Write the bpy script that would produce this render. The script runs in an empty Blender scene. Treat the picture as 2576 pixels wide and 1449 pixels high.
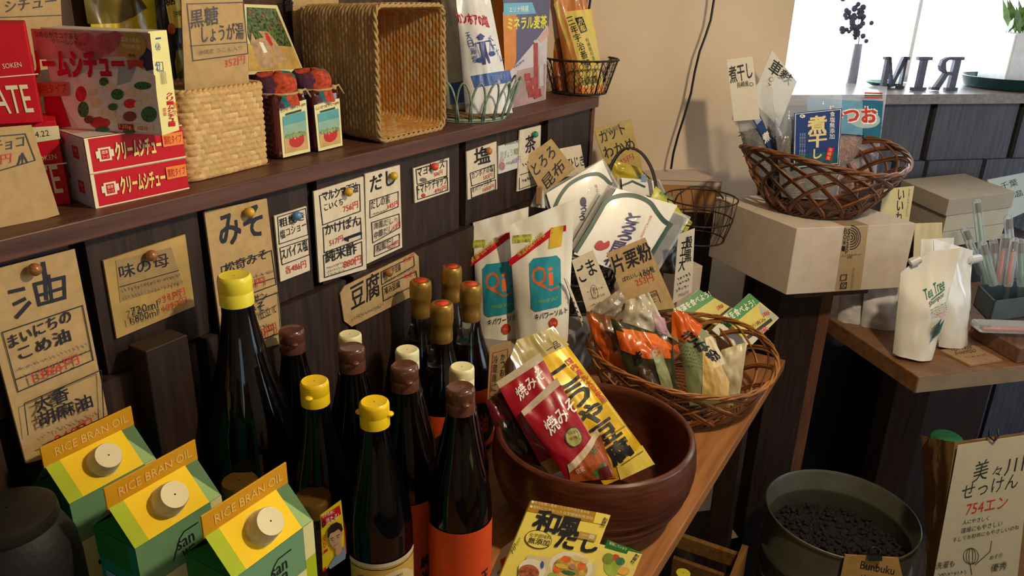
import bpy, bmesh, math, random
from mathutils import Vector, noise
from mathutils.geometry import tessellate_polygon
random.seed(7)
SC = bpy.context.scene
COL = SC.collection
W, H, F = 2576.0, 1449.0, 1960.0
CAMZ = 1.45

# ------------------------------------------------------------------ camera
def _basis():
    p, r, ya = math.radians(21.2), math.radians(1.6), math.radians(30.3)
    fw = Vector((0, math.cos(p), -math.sin(p)))
    rt = Vector((1, 0, 0))
    up = rt.cross(fw)
    r2 = math.cos(r) * rt + math.sin(r) * up
    u2 = -math.sin(r) * rt + math.cos(r) * up
    a = Vector((math.sin(ya), math.cos(ya), 0))
    n = Vector((-math.cos(ya), math.sin(ya), 0))
    g = lambda q: Vector((a.dot(q), n.dot(q), q.z))
    yb = math.radians(76.4)
    b = g(Vector((math.sin(yb), math.cos(yb), 0)))
    return g(r2), g(u2), g(fw), b
RT, UP, FW, BD = _basis()           # camera right / up / forward, direction of the window wall
BN = Vector((-BD.y, BD.x, 0))       # outward direction through the window wall
CAM = Vector((0, 0, CAMZ))
cam_d = bpy.data.cameras.new('camera')
cam_d.sensor_width = 36.0
cam_d.lens = F / W * 36.0
cam_d.clip_start = 0.02
cam = bpy.data.objects.new('camera', cam_d)
COL.objects.link(cam)
from mathutils import Matrix
cam.matrix_world = Matrix(((RT.x, UP.x, -FW.x, 0), (RT.y, UP.y, -FW.y, 0), (RT.z, UP.z, -FW.z, CAMZ), (0, 0, 0, 1)))
SC.camera = cam

# ------------------------------------------------------------------ sky, lamps, exposure
wd = bpy.data.worlds.new('sky')
SC.world = wd
wd.use_nodes = True
bgn = wd.node_tree.nodes['Background']
bgn.inputs['Color'].default_value = (0.80, 0.91, 1.0, 1)
bgn.inputs['Strength'].default_value = 26.0
def point_lamp(name, loc, power, colour, radius):
    l = bpy.data.lights.new(name, 'POINT')
    l.energy = power
    l.color = colour
    l.shadow_soft_size = radius
    o = bpy.data.objects.new(name, l)
    o.location = loc
    COL.objects.link(o)
point_lamp('pendant_bulb', (0.82, -0.18, 1.82), 36.0, (1.0, 0.82, 0.55), 0.03)
point_lamp('warm_fill_lamp', (-0.6, -1.9, 2.15), 3.0, (1.0, 0.80, 0.52), 0.05)  # unseen warm fill lamp behind the camera, kept weak for contrast
def daylight(name, loc, aim, sx, sy, power, colour):
    l = bpy.data.lights.new(name, 'AREA')
    l.shape = 'RECTANGLE'
    l.size, l.size_y, l.energy, l.color = sx, sy, power, colour
    o = bpy.data.objects.new(name, l)
    o.location = loc
    o.rotation_euler = (Vector(aim) - Vector(loc)).to_track_quat('-Z', 'Y').to_euler()
    COL.objects.link(o)
daylight('back_window_daylight', (-2.5, -1.75, 1.45), (0.6, 0.4, 1.0), 1.4, 1.2, 9.0, (0.62, 0.82, 1.0))
daylight('side_daylight_fill', (3.12, -0.80, 1.25), (1.6, 0.1, 1.0), 0.8, 1.3, 12.0, (0.62, 0.84, 1.0))  # added fill from the right to brighten the toothbrush tubes, no opening built
daylight('front_daylight_fill', (1.9, -2.33, 1.25), (1.5, 0.3, 0.95), 1.6, 1.9, 25.0, (0.68, 0.85, 1.0))  # added soft daylight fill before the front wall, no door built there
SC.view_settings.view_transform = 'Standard'
SC.view_settings.look = 'None'
SC.view_settings.exposure = 0.0
SC.view_settings.gamma = 1.0
SC.view_settings.use_curve_mapping = False
SC.cycles.max_bounces = 10
SC.cycles.transparent_max_bounces = 24
SC.cycles.sample_clamp_indirect = 4.0
SC.cycles.use_denoising = True

# ------------------------------------------------------------------ measuring the photograph
ZC, ZS, ZL = 0.75, 1.229, 1.223     # counter top, shelf top, window ledge top
def ray(x, y):
    return RT * ((x - W / 2) / F) - UP * ((y - H / 2) / F) + FW
def on_z(x, y, z):
    d = ray(x, y)
    return CAM + d * ((z - CAMZ) / d.z)
def on_y(x, y, Y):
    d = ray(x, y)
    return CAM + d * (Y / d.y)
def on_d(x, y, dep):
    return CAM + ray(x, y) * dep
def on_pl(x, y, p, n):
    d = ray(x, y)
    return CAM + d * ((p - CAM).dot(n) / d.dot(n))
def facing(yaw, tilt=0.0):
    a, t = math.radians(yaw), math.radians(tilt)
    return Vector((math.sin(a) * math.cos(t), -math.cos(a) * math.cos(t), math.sin(t)))
def pquad(p, n, tl, tr, br, bl):
    return [on_pl(*q, p, n) for q in (tl, tr, br, bl)]

# ------------------------------------------------------------------ materials
def lin(h, k=1.0):
    if isinstance(h, str):
        h = [int(h[i:i + 2], 16) / 255 for i in (0, 2, 4)]
    else:
        h = [c / 255 for c in h]
    return tuple(((c / 12.92) if c <= 0.04045 else ((c + 0.055) / 1.055) ** 2.4) * k for c in h) + (1.0,)
MATS = {}
def mat(name, col, rough=0.55, metal=0.0, var=0.06, vs=60.0, bump=0.0, bs=250.0, coat=0.0, spec=0.5, trans=0.0, ior=1.45, sheen=0.0, stretch=None):
    if name in MATS:
        return MATS[name]
    m = bpy.data.materials.new(name)
    m.use_nodes = True
    nt = m.node_tree
    b = nt.nodes['Principled BSDF']
    c = lin(col)
    tc = nt.nodes.new('ShaderNodeTexCoord')
    mp = nt.nodes.new('ShaderNodeMapping')
    nt.links.new(tc.outputs['Object'], mp.inputs['Vector'])
    if stretch:
        mp.inputs['Scale'].default_value = stretch
    nz = nt.nodes.new('ShaderNodeTexNoise')
    nz.inputs['Scale'].default_value = vs
    nz.inputs['Detail'].default_value = 4
    nt.links.new(mp.outputs['Vector'], nz.inputs['Vector'])
    rp = nt.nodes.new('ShaderNodeValToRGB')
    rp.color_ramp.elements[0].position = 0.3
    rp.color_ramp.elements[1].position = 0.7
    rp.color_ramp.elements[0].color = tuple(max(0, v * (1 - var * 1.5)) for v in c[:3]) + (1,)
    rp.color_ramp.elements[1].color = tuple(min(1, v * (1 + var)) for v in c[:3]) + (1,)
    nt.links.new(nz.outputs['Fac'], rp.inputs['Fac'])
    nt.links.new(rp.outputs['Color'], b.inputs['Base Color'])
    b.inputs['Roughness'].default_value = rough
    b.inputs['Metallic'].default_value = metal
    b.inputs['Specular IOR Level'].default_value = spec
    b.inputs['IOR'].default_value = ior
    b.inputs['Transmission Weight'].default_value = trans
    b.inputs['Coat Weight'].default_value = coat
    b.inputs['Coat Roughness'].default_value = 0.08
    if bump:
        n2 = nt.nodes.new('ShaderNodeTexNoise')
        n2.inputs['Scale'].default_value = bs
        n2.inputs['Detail'].default_value = 3
        nt.links.new(mp.outputs['Vector'], n2.inputs['Vector'])
        bp = nt.nodes.new('ShaderNodeBump')
        bp.inputs['Strength'].default_value = bump
        bp.inputs['Distance'].default_value = 0.002
        nt.links.new(n2.outputs['Fac'], bp.inputs['Height'])
        nt.links.new(bp.outputs['Normal'], b.inputs['Normal'])
    MATS[name] = m
    return m
def film(name, col=(255, 255, 255), clear=0.86, rough=0.08, bump=0.5, bs=45.0):
    """thin clear plastic: mostly lets light straight through, with a glossy, slightly milky skin"""
    if name in MATS:
        return MATS[name]
    m = bpy.data.materials.new(name)
    m.use_nodes = True
    nt = m.node_tree
    for n in list(nt.nodes):
        if n.type == 'BSDF_PRINCIPLED':
            nt.nodes.remove(n)
    out = nt.nodes['Material Output']
    tr = nt.nodes.new('ShaderNodeBsdfTransparent')
    gl = nt.nodes.new('ShaderNodeBsdfPrincipled')
    gl.inputs['Base Color'].default_value = lin(col)
    gl.inputs['Roughness'].default_value = rough
    tr.inputs['Color'].default_value = (0.97, 0.98, 0.98, 1)
    fr = nt.nodes.new('ShaderNodeFresnel')
    fr.inputs['IOR'].default_value = 1.5
    ad = nt.nodes.new('ShaderNodeMath')
    ad.operation = 'ADD'
    ad.use_clamp = True
    ad.inputs[1].default_value = 1 - clear
    tc = nt.nodes.new('ShaderNodeTexCoord')
    nz = nt.nodes.new('ShaderNodeTexNoise')
    nz.inputs['Scale'].default_value = bs
    nz.inputs['Detail'].default_value = 2
    nt.links.new(tc.outputs['Object'], nz.inputs['Vector'])
    bp = nt.nodes.new('ShaderNodeBump')
    bp.inputs['Strength'].default_value = bump
    bp.inputs['Distance'].default_value = 0.004
    nt.links.new(nz.outputs['Fac'], bp.inputs['Height'])
    nt.links.new(bp.outputs['Normal'], gl.inputs['Normal'])
    nt.links.new(bp.outputs['Normal'], fr.inputs['Normal'])
    nt.links.new(fr.outputs['Fac'], ad.inputs[0])
    mx = nt.nodes.new('ShaderNodeMixShader')
    nt.links.new(ad.outputs['Value'], mx.inputs['Fac'])
    nt.links.new(tr.outputs['BSDF'], mx.inputs[1])
    nt.links.new(gl.outputs['BSDF'], mx.inputs[2])
    nt.links.new(mx.outputs['Shader'], out.inputs['Surface'])
    MATS[name] = m
    return m
def wood(name, col, var=0.3, axis='X', rough=0.5, scale=9.0, bump=0.15, spec=0.4):
    st = {'X': (1, 14, 14), 'Y': (14, 1, 14), 'Z': (14, 14, 1)}[axis]
    return mat(name, col, rough, var=var, vs=scale, bump=bump, bs=scale * 2.5, stretch=st, spec=spec)

# ------------------------------------------------------------------ mesh building
class MB:
    def __init__(self):
        self.v, self.f, self.mi, self.sm, self.mats = [], [], [], [], []
    def slot(self, m):
        for i, q in enumerate(self.mats):
            if q is m:
                return i
        self.mats.append(m)
        return len(self.mats) - 1
    def add(self, vs, fs, m, smooth=False):
        o, s = len(self.v), self.slot(m)
        self.v.extend(Vector(p) for p in vs)
        for f in fs:
            self.f.append([i + o for i in f])
            self.mi.append(s)
            self.sm.append(smooth)
    def hexa(self, p, m):           # 8 points: bottom ring 0-3, top ring 4-7
        self.add(p, [(3, 2, 1, 0), (4, 5, 6, 7), (0, 1, 5, 4), (1, 2, 6, 5), (2, 3, 7, 6), (3, 0, 4, 7)], m)
    def box(self, o, ex, ey, ez, m):
        o, ex, ey, ez = Vector(o), Vector(ex), Vector(ey), Vector(ez)
        self.hexa([o, o + ex, o + ex + ey, o + ey, o + ez, o + ex + ez, o + ex + ey + ez, o + ey + ez], m)
    def aabb(self, a, b, m):
        self.box(a, (b[0] - a[0], 0, 0), (0, b[1] - a[1], 0), (0, 0, b[2] - a[2]), m)
    def rbox(self, o, ex, ey, ez, m, r=0.002, seg=2):
        """box with rounded edges"""
        bm = bmesh.new()
        o, ex, ey, ez = Vector(o), Vector(ex), Vector(ey), Vector(ez)
        vs = [bm.verts.new(p) for p in (o, o + ex, o + ex + ey, o + ey, o + ez, o + ex + ez, o + ex + ey + ez, o + ey + ez)]
        for f in [(3, 2, 1, 0), (4, 5, 6, 7), (0, 1, 5, 4), (1, 2, 6, 5), (2, 3, 7, 6), (3, 0, 4, 7)]:
            bm.faces.new([vs[i] for i in f])
        bmesh.ops.bevel(bm, geom=bm.edges[:], offset=r, segments=seg, affect='EDGES', profile=0.5)
        bm.verts.index_update()
        self.add([v.co.copy() for v in bm.verts], [[v.index for v in f.verts] for f in bm.faces], m, False)
        bm.free()
    def slab(self, q, th, m, n=None):
        n = n or qn(q)
        b = [p - n * th for p in q]
        self.add(list(q) + b, [(3, 2, 1, 0), (4, 5, 6, 7), (0, 1, 5, 4), (1, 2, 6, 5), (2, 3, 7, 6), (3, 0, 4, 7)], m)
    def prism(self, pts, vec, m):
        k = len(pts)
        vec = Vector(vec)
        self.add([Vector(p) for p in pts] + [Vector(p) + vec for p in pts],
                 [list(range(k))[::-1], list(range(k, 2 * k))] + [(i, (i + 1) % k, (i + 1) % k + k, i + k) for i in range(k)], m)
    def lathe(self, c, prof, m, seg=40, smooth=True, ax=None, cap=True, wob=None, sharp=38.0):
        if smooth and len(prof) > 2 and wob is None:      # split the profile where it turns sharply
            runs, cur = [], [prof[0]]
            for i in range(1, len(prof)):
                cur.append(prof[i])
                if i < len(prof) - 1:
                    a = math.atan2(prof[i][1] - prof[i - 1][1], prof[i][0] - prof[i - 1][0])
                    b = math.atan2(prof[i + 1][1] - prof[i][1], prof[i + 1][0] - prof[i][0])
                    d = abs((b - a + math.pi) % (2 * math.pi) - math.pi)
                    if math.degrees(d) > sharp:
                        runs.append(cur)
                        cur = [prof[i]]
            runs.append(cur)
            if len(runs) > 1:
                for r in runs:
                    self.lathe(c, r, m, seg, True, ax, False, None)
                if cap:
                    for p in ([prof[0]], [prof[-1]]):
                        if p[0][0] > 0.002:
                            self.lathe(c, [p[0], (0.0005, p[0][1])], m, seg, False, ax, False)
                return
        c = Vector(c)
        z = Vector(ax).normalized() if ax else Vector((0, 0, 1))
        x = z.orthogonal().normalized() if ax else Vector((1, 0, 0))
        y = z.cross(x)
        vs, fs = [], []
        for (r, h) in prof:
            for i in range(seg):
                a = 2 * math.pi * i / seg
                k = r * (1 + (wob(a, h) if wob else 0))
                vs.append(c + x * (k * math.cos(a)) + y * (k * math.sin(a)) + z * h)
        for j in range(len(prof) - 1):
            for i in range(seg):
                i2 = (i + 1) % seg
                fs.append((j * seg + i, j * seg + i2, (j + 1) * seg + i2, (j + 1) * seg + i))
        if cap:
            fs.append(list(range(seg))[::-1])
            fs.append([(len(prof) - 1) * seg + i for i in range(seg)])
        self.add(vs, fs, m, smooth)
    def tube(self, pts, r, m, seg=7, closed=False, flat=1.0):
        pts = [Vector(p) for p in pts]
        n = len(pts)
        if n < 2:
            return
        vs, fs = [], []
        nrm = None
        for i in range(n):
            a = pts[i - 1] if (i or closed) else pts[0]
            b = pts[(i + 1) % n] if (i < n - 1 or closed) else pts[-1]
            t = (b - a)
            if t.length < 1e-9:
                t = Vector((0, 0, 1))
            t.normalize()
            if nrm is None:
                nrm = t.orthogonal().normalized()
            else:
                nrm = (nrm - t * nrm.dot(t))
                nrm = nrm.normalized() if nrm.length > 1e-6 else t.orthogonal().normalized()
            bi = t.cross(nrm)
            rr = r[i] if isinstance(r, (list, tuple)) else r
            for k in range(seg):
                an = 2 * math.pi * k / seg
                vs.append(pts[i] + nrm * (rr * math.cos(an)) + bi * (rr * flat * math.sin(an)))
        for i in range(n if closed else n - 1):
            j = (i + 1) % n
            for k in range(seg):
                k2 = (k + 1) % seg
                fs.append((i * seg + k, i * seg + k2, j * seg + k2, j * seg + k))
        if not closed:
            fs.append(list(range(seg))[::-1])
            fs.append([(n - 1) * seg + k for k in range(seg)])
        self.add(vs, fs, m, True)
    def grid(self, fn, nu, nv, m, smooth=True, flip=False):
        vs = [fn(i / nu, j / nv) for j in range(nv + 1) for i in range(nu + 1)]
        fs = []
        for j in range(nv):
            for i in range(nu):
                a = j * (nu + 1) + i
                q = (a, a + nu + 1, a + nu + 2, a + 1)
                fs.append(q[::-1] if flip else q)
        self.add(vs, fs, m, smooth)
    def blob(self, c, r, m, seg=10, rings=6, squash=(1, 1, 1)):
        c = Vector(c)
        vs, fs = [c + Vector((0, 0, -r * squash[2]))], []
        for j in range(1, rings):
            t = math.pi * j / rings
            for i in range(seg):
                a = 2 * math.pi * i / seg
                vs.append(c + Vector((r * squash[0] * math.sin(t) * math.cos(a), r * squash[1] * math.sin(t) * math.sin(a), -r * squash[2] * math.cos(t))))
        vs.append(c + Vector((0, 0, r * squash[2])))
        for i in range(seg):
            fs.append((0, 1 + (i + 1) % seg, 1 + i))
            fs.append((len(vs) - 1, 1 + (rings - 2) * seg + i, 1 + (rings - 2) * seg + (i + 1) % seg))
        for j in range(rings - 2):
            for i in range(seg):
                a, b = 1 + j * seg + i, 1 + j * seg + (i + 1) % seg
                fs.append((a, b, b + seg, a + seg))
        self.add(vs, fs, m, True)

def qn(q):
    n = (q[1] - q[0]).cross(q[3] - q[0])
    n.normalize()
    if n.dot(CAM - q[0]) < 0:
        n = -n
    return n

def put(name, mb, parent=None, label=None, cat=None, group=None, kind=None, loc=None):
    me = bpy.data.meshes.new(name)
    if parent is not None:
        base = getattr(parent, 'location').copy()
        if parent.parent is not None:
            base = base + parent.parent.location
        base2 = base
    else:
        if loc is None:
            xs = [p.x for p in mb.v]; ys = [p.y for p in mb.v]; zs = [p.z for p in mb.v]
            loc = Vector(((min(xs) + max(xs)) / 2, (min(ys) + max(ys)) / 2, min(zs)))
        base2 = Vector(loc)
    me.from_pydata([p - base2 for p in mb.v], [], mb.f)
    for m in mb.mats:
        me.materials.append(m)
    me.polygons.foreach_set('material_index', mb.mi)
    me.polygons.foreach_set('use_smooth', mb.sm)
    me.update()
    o = bpy.data.objects.new(name, me)
    COL.objects.link(o)
    if parent is not None:
        o.parent = parent
    else:
        o.location = base2
    tag(o, label, cat, group, kind)
    return o
def tag(o, label=None, cat=None, group=None, kind=None):
    for k, v in (('label', label), ('category', cat), ('group', group), ('kind', kind)):
        if v:
            o[k] = v
    return o
def thing(name, loc, label, cat, group=None):
    o = bpy.data.objects.new(name, None)
    o.empty_display_size = 0.02
    o.location = loc
    COL.objects.link(o)
    return tag(o, label, cat, group)
def copy_tree(o, delta, label=None, rz=0.0):
    c = o.copy()
    COL.objects.link(c)
    c.location = o.location + Vector(delta)
    c.rotation_euler.z = rz
    if label:
        c['label'] = label
    for ch in list(o.children):
        d = ch.copy(); COL.objects.link(d); d.parent = c
        for g in list(ch.children):
            e = g.copy(); COL.objects.link(e); e.parent = d
    return c

# ------------------------------------------------------------------ drawing on surfaces
_cu = bpy.data.curves.new('lettering', 'FONT')
_cu.resolution_u = 2
_fo = bpy.data.objects.new('lettering', _cu)
_glyphs = {}
def glyphs(s, bold=0.0):
    k = (s, bold)
    if k not in _glyphs:
        _cu.body = s
        _cu.offset = bold
        _fo.to_mesh_clear()
        me = _fo.to_mesh()
        vs = [(v.co.x, v.co.y) for v in me.vertices]
        fs = [list(p.vertices) for p in me.polygons]
        if vs:
            x0 = min(p[0] for p in vs); x1 = max(p[0] for p in vs)
            y0 = min(p[1] for p in vs); y1 = max(p[1] for p in vs)
            w, h = max(x1 - x0, 1e-4), max(y1 - y0, 1e-4)
            vs = [((p[0] - x0) / w, (p[1] - y0) / h) for p in vs]
        _glyphs[k] = (vs, fs)
        _fo.to_mesh_clear()
    return _glyphs[k]

def pix(p):
    q = p - CAM
    d = q.dot(FW)
    return (W / 2 + F * q.dot(RT) / d, H / 2 - F * q.dot(UP) / d)

class Skin:
    """a surface patch: quad (TL, TR, BR, BL) with optional bulge; (u, v) runs right and down"""
    def __init__(self, q, bulge=0.0, style='flat', wr=0.0, seed=0.0):
        self.q = [Vector(p) for p in q]
        self.n = qn(self.q)
        self.chl = None
        self.b, self.style, self.wr, self.seed = bulge, style, wr, seed
        self.flat = bulge == 0 and wr == 0
        self.lay = 0.0004 if self.flat else 0.0009
        self.h = None
    def shape(self, u, v):
        u = min(max(u, 0), 1); v = min(max(v, 0), 1)
        s = self.style
        if s == 'flat':
            return 0.0
        su = math.sin(math.pi * u)
        if s == 'pillow':
            return (su ** 0.6) * (math.sin(math.pi * v) ** 0.6)
        if s == 'stand':           # stand-up pouch: sealed top, full belly, rounded foot
            t = min(max((v - 0.10) / 0.5, 0), 1)
            t = t * t * (3 - 2 * t)
            return t * (su ** 0.55)
        if s == 'slim':
            t = min(max((v - 0.06) / 0.3, 0), 1) * min(1, (1 - v) / 0.2 + 0.25)
            return t * (su ** 0.5)
        return su
    def __call__(self, u, v, o=0.0):
        if self.chl and v < self.chl[1]:
            k = self.chl[0] * (1 - v / self.chl[1])
            u = k + u * (1 - k)
        a = self.q[0].lerp(self.q[1], u)
        b = self.q[3].lerp(self.q[2], u)
        p = a.lerp(b, v)
        k = self.b * self.shape(u, v)
        if self.wr:
            e = min(1, 8 * min(u, 1 - u) + 0.1)
            k += self.wr * e * (noise.noise(Vector((u * 4.5 + self.seed, v * 4.0, self.seed))) + 0.45 * noise.noise(Vector((u * 11, v * 9 + self.seed, 3.1))))
        return p + self.n * (k + o)
    def uv(self, x, y):
        """photograph point -> (u, v) on the patch (inverse of the bilinear patch)"""
        if self.h is None:
            ex = (self.q[1] - self.q[0]).normalized()
            ey = self.n.cross(ex)
            self.h = (ex, ey, [((p - self.q[0]).dot(ex), (p - self.q[0]).dot(ey)) for p in self.q])
        ex, ey, c = self.h
        w = on_pl(x, y, self.q[0], self.n) - self.q[0]
        tx, ty = w.dot(ex), w.dot(ey)
        u = v = 0.5
        for _ in range(8):
            ax, ay = c[0][0] + (c[1][0] - c[0][0]) * u, c[0][1] + (c[1][1] - c[0][1]) * u
            bx, by = c[3][0] + (c[2][0] - c[3][0]) * u, c[3][1] + (c[2][1] - c[3][1]) * u
            fx, fy = ax + (bx - ax) * v - tx, ay + (by - ay) * v - ty
            dux = (c[1][0] - c[0][0]) * (1 - v) + (c[2][0] - c[3][0]) * v
            duy = (c[1][1] - c[0][1]) * (1 - v) + (c[2][1] - c[3][1]) * v
            dvx, dvy = bx - ax, by - ay
            det = dux * dvy - duy * dvx
            if abs(det) < 1e-12:
                break
            du, dv = (fx * dvy - fy * dvx) / det, (dux * fy - duy * fx) / det
            u, v = min(max(u - du, -3), 4), min(max(v - dv, -3), 4)
            if abs(du) + abs(dv) < 1e-7:
                break
        return u, v

def smooth(pts, n=6):
    out = []
    for i in range(len(pts) - 1):
        p0, p1, p2, p3 = pts[max(i - 1, 0)], pts[i], pts[i + 1], pts[min(i + 2, len(pts) - 1)]
        for k in range(n):
            t = k / n
            out.append(tuple(.5 * (2 * p1[a] + (p2[a] - p0[a]) * t + (2 * p0[a] - 5 * p1[a] + 4 * p2[a] - p3[a]) * t * t + (3 * p1[a] - p0[a] - 3 * p2[a] + p3[a]) * t ** 3) for a in (0, 1)))
    return out + [pts[-1]]
STROKE = ((-1, -1), (1, -1), (1, 1), (-1, 1))
class Draw:
    """prints flat marks on a Skin. P, L, T, R, E take photograph coordinates; lower-case twins take (u, v)"""
    def __init__(self, mb, sk):
        self.mb, self.sk = mb, sk
        self.lay = getattr(sk, 'lay', 0.0004)
        self.step = 0.055
    def _up(self):
        self.lay += 0.00009
        return self.lay
    def poly(self, uv, m, fs=None):
        self._emit(list(uv), fs or [list(range(len(uv)))], m, self._up())
    def _emit(self, uv, fs, m, o):
        sk = self.sk
        if getattr(sk, 'flat', False):
            self.mb.add([sk(u, v, o) for u, v in uv], fs, m)
            return
        # on a curved surface: triangles, split until they follow it
        tri = []
        for f in fs:
            if len(f) == 3:
                tri.append(tuple(uv[i] for i in f))
            else:
                pts = [Vector((uv[i][0], uv[i][1], 0)) for i in f]
                for t in tessellate_polygon([pts]):
                    tri.append(tuple(uv[f[i]] for i in t))
        idx, vs, out = {}, [], []
        def vid(p):
            k = (round(p[0], 5), round(p[1], 5))
            if k not in idx:
                idx[k] = len(vs)
                vs.append(sk(p[0], p[1], o))
            return idx[k]
        stack = tri
        while stack:
            a, b, c = stack.pop()
            e = [(math.hypot(p[0] - q[0], p[1] - q[1]), p, q, r) for p, q, r in ((a, b, c), (b, c, a), (c, a, b))]
            l, p, q, r = max(e, key=lambda t: t[0])
            if l > self.step:
                mm = ((p[0] + q[0]) / 2, (p[1] + q[1]) / 2)
                stack += [(p, mm, r), (mm, q, r)]
            else:
                out.append((vid(a), vid(b), vid(c)))
        self.mb.add(vs, out, m, True)
    def rect(self, u0, v0, u1, v1, m, n=1):
        if n == 1:
            self.poly([(u0, v0), (u1, v0), (u1, v1), (u0, v1)], m)
            return
        o = self._up()
        self.mb.grid(lambda a, b: self.sk(u0 + (u1 - u0) * a, v0 + (v1 - v0) * b, o), n, n, m, True)
    def ell(self, cu, cv, ru, rv, m, n=24, rot=0.0):
        c, s = math.cos(rot), math.sin(rot)
        self.poly([(cu + ru * (math.cos(a) * c) - ru * math.sin(a) * s * 0 + 0, cv + rv * math.sin(a)) for a in (2 * math.pi * i / n for i in range(n))], m)
    def line(self, pts, w, m, asp=1.0, closed=False):
        for a, b in zip(pts, pts[1:] + (pts[:1] if closed else [])):
            dx, dy = (b[0] - a[0]) * asp, b[1] - a[1]
            l = math.hypot(dx, dy) or 1e-6
            nx, ny = -dy / l * w / 2 / asp, dx / l * w / 2
            ex, ey = dx / l * w / 2 / asp, dy / l * w / 2
            self.poly([(a[0] + nx - ex, a[1] + ny - ey), (b[0] + nx + ex, b[1] + ny + ey), (b[0] - nx + ex, b[1] - ny + ey), (a[0] - nx - ex, a[1] - ny - ey)], m)
    def text(self, s, u0, v0, u1, v1, m, bold=0.0, skew=0.0):
        vs, fs = glyphs(s)
        if vs:
            o = self._up()
            for i, j in STROKE if bold else ((0, 0),):
                dx, dy = i * bold * 0.55 / max(len(s), 1), j * bold * 0.55
                self._emit([(u0 + (u1 - u0) * (a + dx + skew * b), v1 - (v1 - v0) * (b + dy)) for a, b in vs], fs, m, o + 0.00001 * (i + 2 * j))
    def vtext(self, s, u0, v0, u1, v1, m, bold=0.0):
        k = len(s)
        for i, ch in enumerate(s):
            a = v0 + (v1 - v0) * (i + 0.06) / k
            b = v0 + (v1 - v0) * (i + 0.94) / k
            self.text(ch, u0, a, u1, b, m, bold)
    # --- photograph coordinates
    def P(self, px, m):
        self.poly([self.sk.uv(*p) for p in px], m)
    def E(self, cx, cy, rx, ry, m, n=22, rot=0.0):
        c, s = math.cos(math.radians(rot)), math.sin(math.radians(rot))
        self.P([(cx + rx * math.cos(a) * c - ry * math.sin(a) * s, cy + rx * math.cos(a) * s + ry * math.sin(a) * c) for a in (2 * math.pi * i / n for i in range(n))], m)
    def L(self, pts, w, m, closed=False):
        pts = list(pts)
        o = self._up()
        for a, b in zip(pts, pts[1:] + (pts[:1] if closed else [])):
            dx, dy = b[0] - a[0], b[1] - a[1]
            l = math.hypot(dx, dy) or 1e-6
            nx, ny = -dy / l * w / 2, dx / l * w / 2
            ex, ey = dx / l * w / 2.2, dy / l * w / 2.2
            q = [(a[0] + nx - ex, a[1] + ny - ey), (b[0] + nx + ex, b[1] + ny + ey), (b[0] - nx + ex, b[1] - ny + ey), (a[0] - nx - ex, a[1] - ny - ey)]
            self._emit([self.sk.uv(*p) for p in q], [(0, 1, 2, 3)], m, o)
            o += 0.000004
    def T(self, s, x0, y0, x1, y1, h, m, bold=0.0, up=None):
        """text on the baseline (x0, y0)-(x1, y1), h pixels tall; 'up' overrides the direction of its height"""
        vs, fs = glyphs(s)
        if not vs:
            return
        if up is None:
            a, b = pix(self.sk.q[3]), pix(self.sk.q[0])
            dx, dy = b[0] - a[0], b[1] - a[1]
            l = math.hypot(dx, dy)
            up = (dx / l, dy / l)
        o = self._up()
        for i, j in STROKE if bold else ((0, 0),):
            dx, dy = i * bold * 0.55 / max(len(s), 1), j * bold * 0.55
            px = [(x0 + (x1 - x0) * (p + dx) + up[0] * h * (q + dy), y0 + (y1 - y0) * (p + dx) + up[1] * h * (q + dy)) for p, q in vs]
            self._emit([self.sk.uv(*p) for p in px], fs, m, o + 0.00001 * (i + 2 * j))
    def VT(self, s, x0, y0, x1, y1, w, m, bold=0.0, right=None):
        """vertical writing: characters w pixels wide running from (x0, y0) down to (x1, y1) (centre line)"""
        k = len(s)
        dx, dy = (x1 - x0) / k, (y1 - y0) / k
        l = math.hypot(dx, dy)
        up = (-dx / l, -dy / l)
        if right is None:
            right = (-up[1], up[0])
        for i, ch in enumerate(s):
            bx, by = x0 + dx * (i + 0.95), y0 + dy * (i + 0.95)
            self.T(ch, bx - right[0] * w / 2, by - right[1] * w / 2, bx + right[0] * w / 2, by + right[1] * w / 2, l * 0.9, m, bold, up)
    def scribble(self, x0, y0, x1, y1, h, m, n=14, w=1.6):
        """a line of writing too small to read: little pen strokes"""
        rnd = random.Random(int(x0 * 7 + y0 * 13))
        for i in range(n):
            t = (i + 0.2) / n
            cx, cy = x0 + (x1 - x0) * t, y0 + (y1 - y0) * t
            s = (x1 - x0) / n
            a = (cx + rnd.uniform(0, 0.3) * s, cy - rnd.uniform(0.4, 1) * h)
            b = (cx + rnd.uniform(0.3, 0.7) * s, cy - rnd.uniform(0, 0.4) * h)
            self.L([a, b], w, m)
            if i % 2:
                self.L([(cx, cy - h * 0.5), (cx + s * 0.6, cy - h * 0.55)], w, m)

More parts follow.
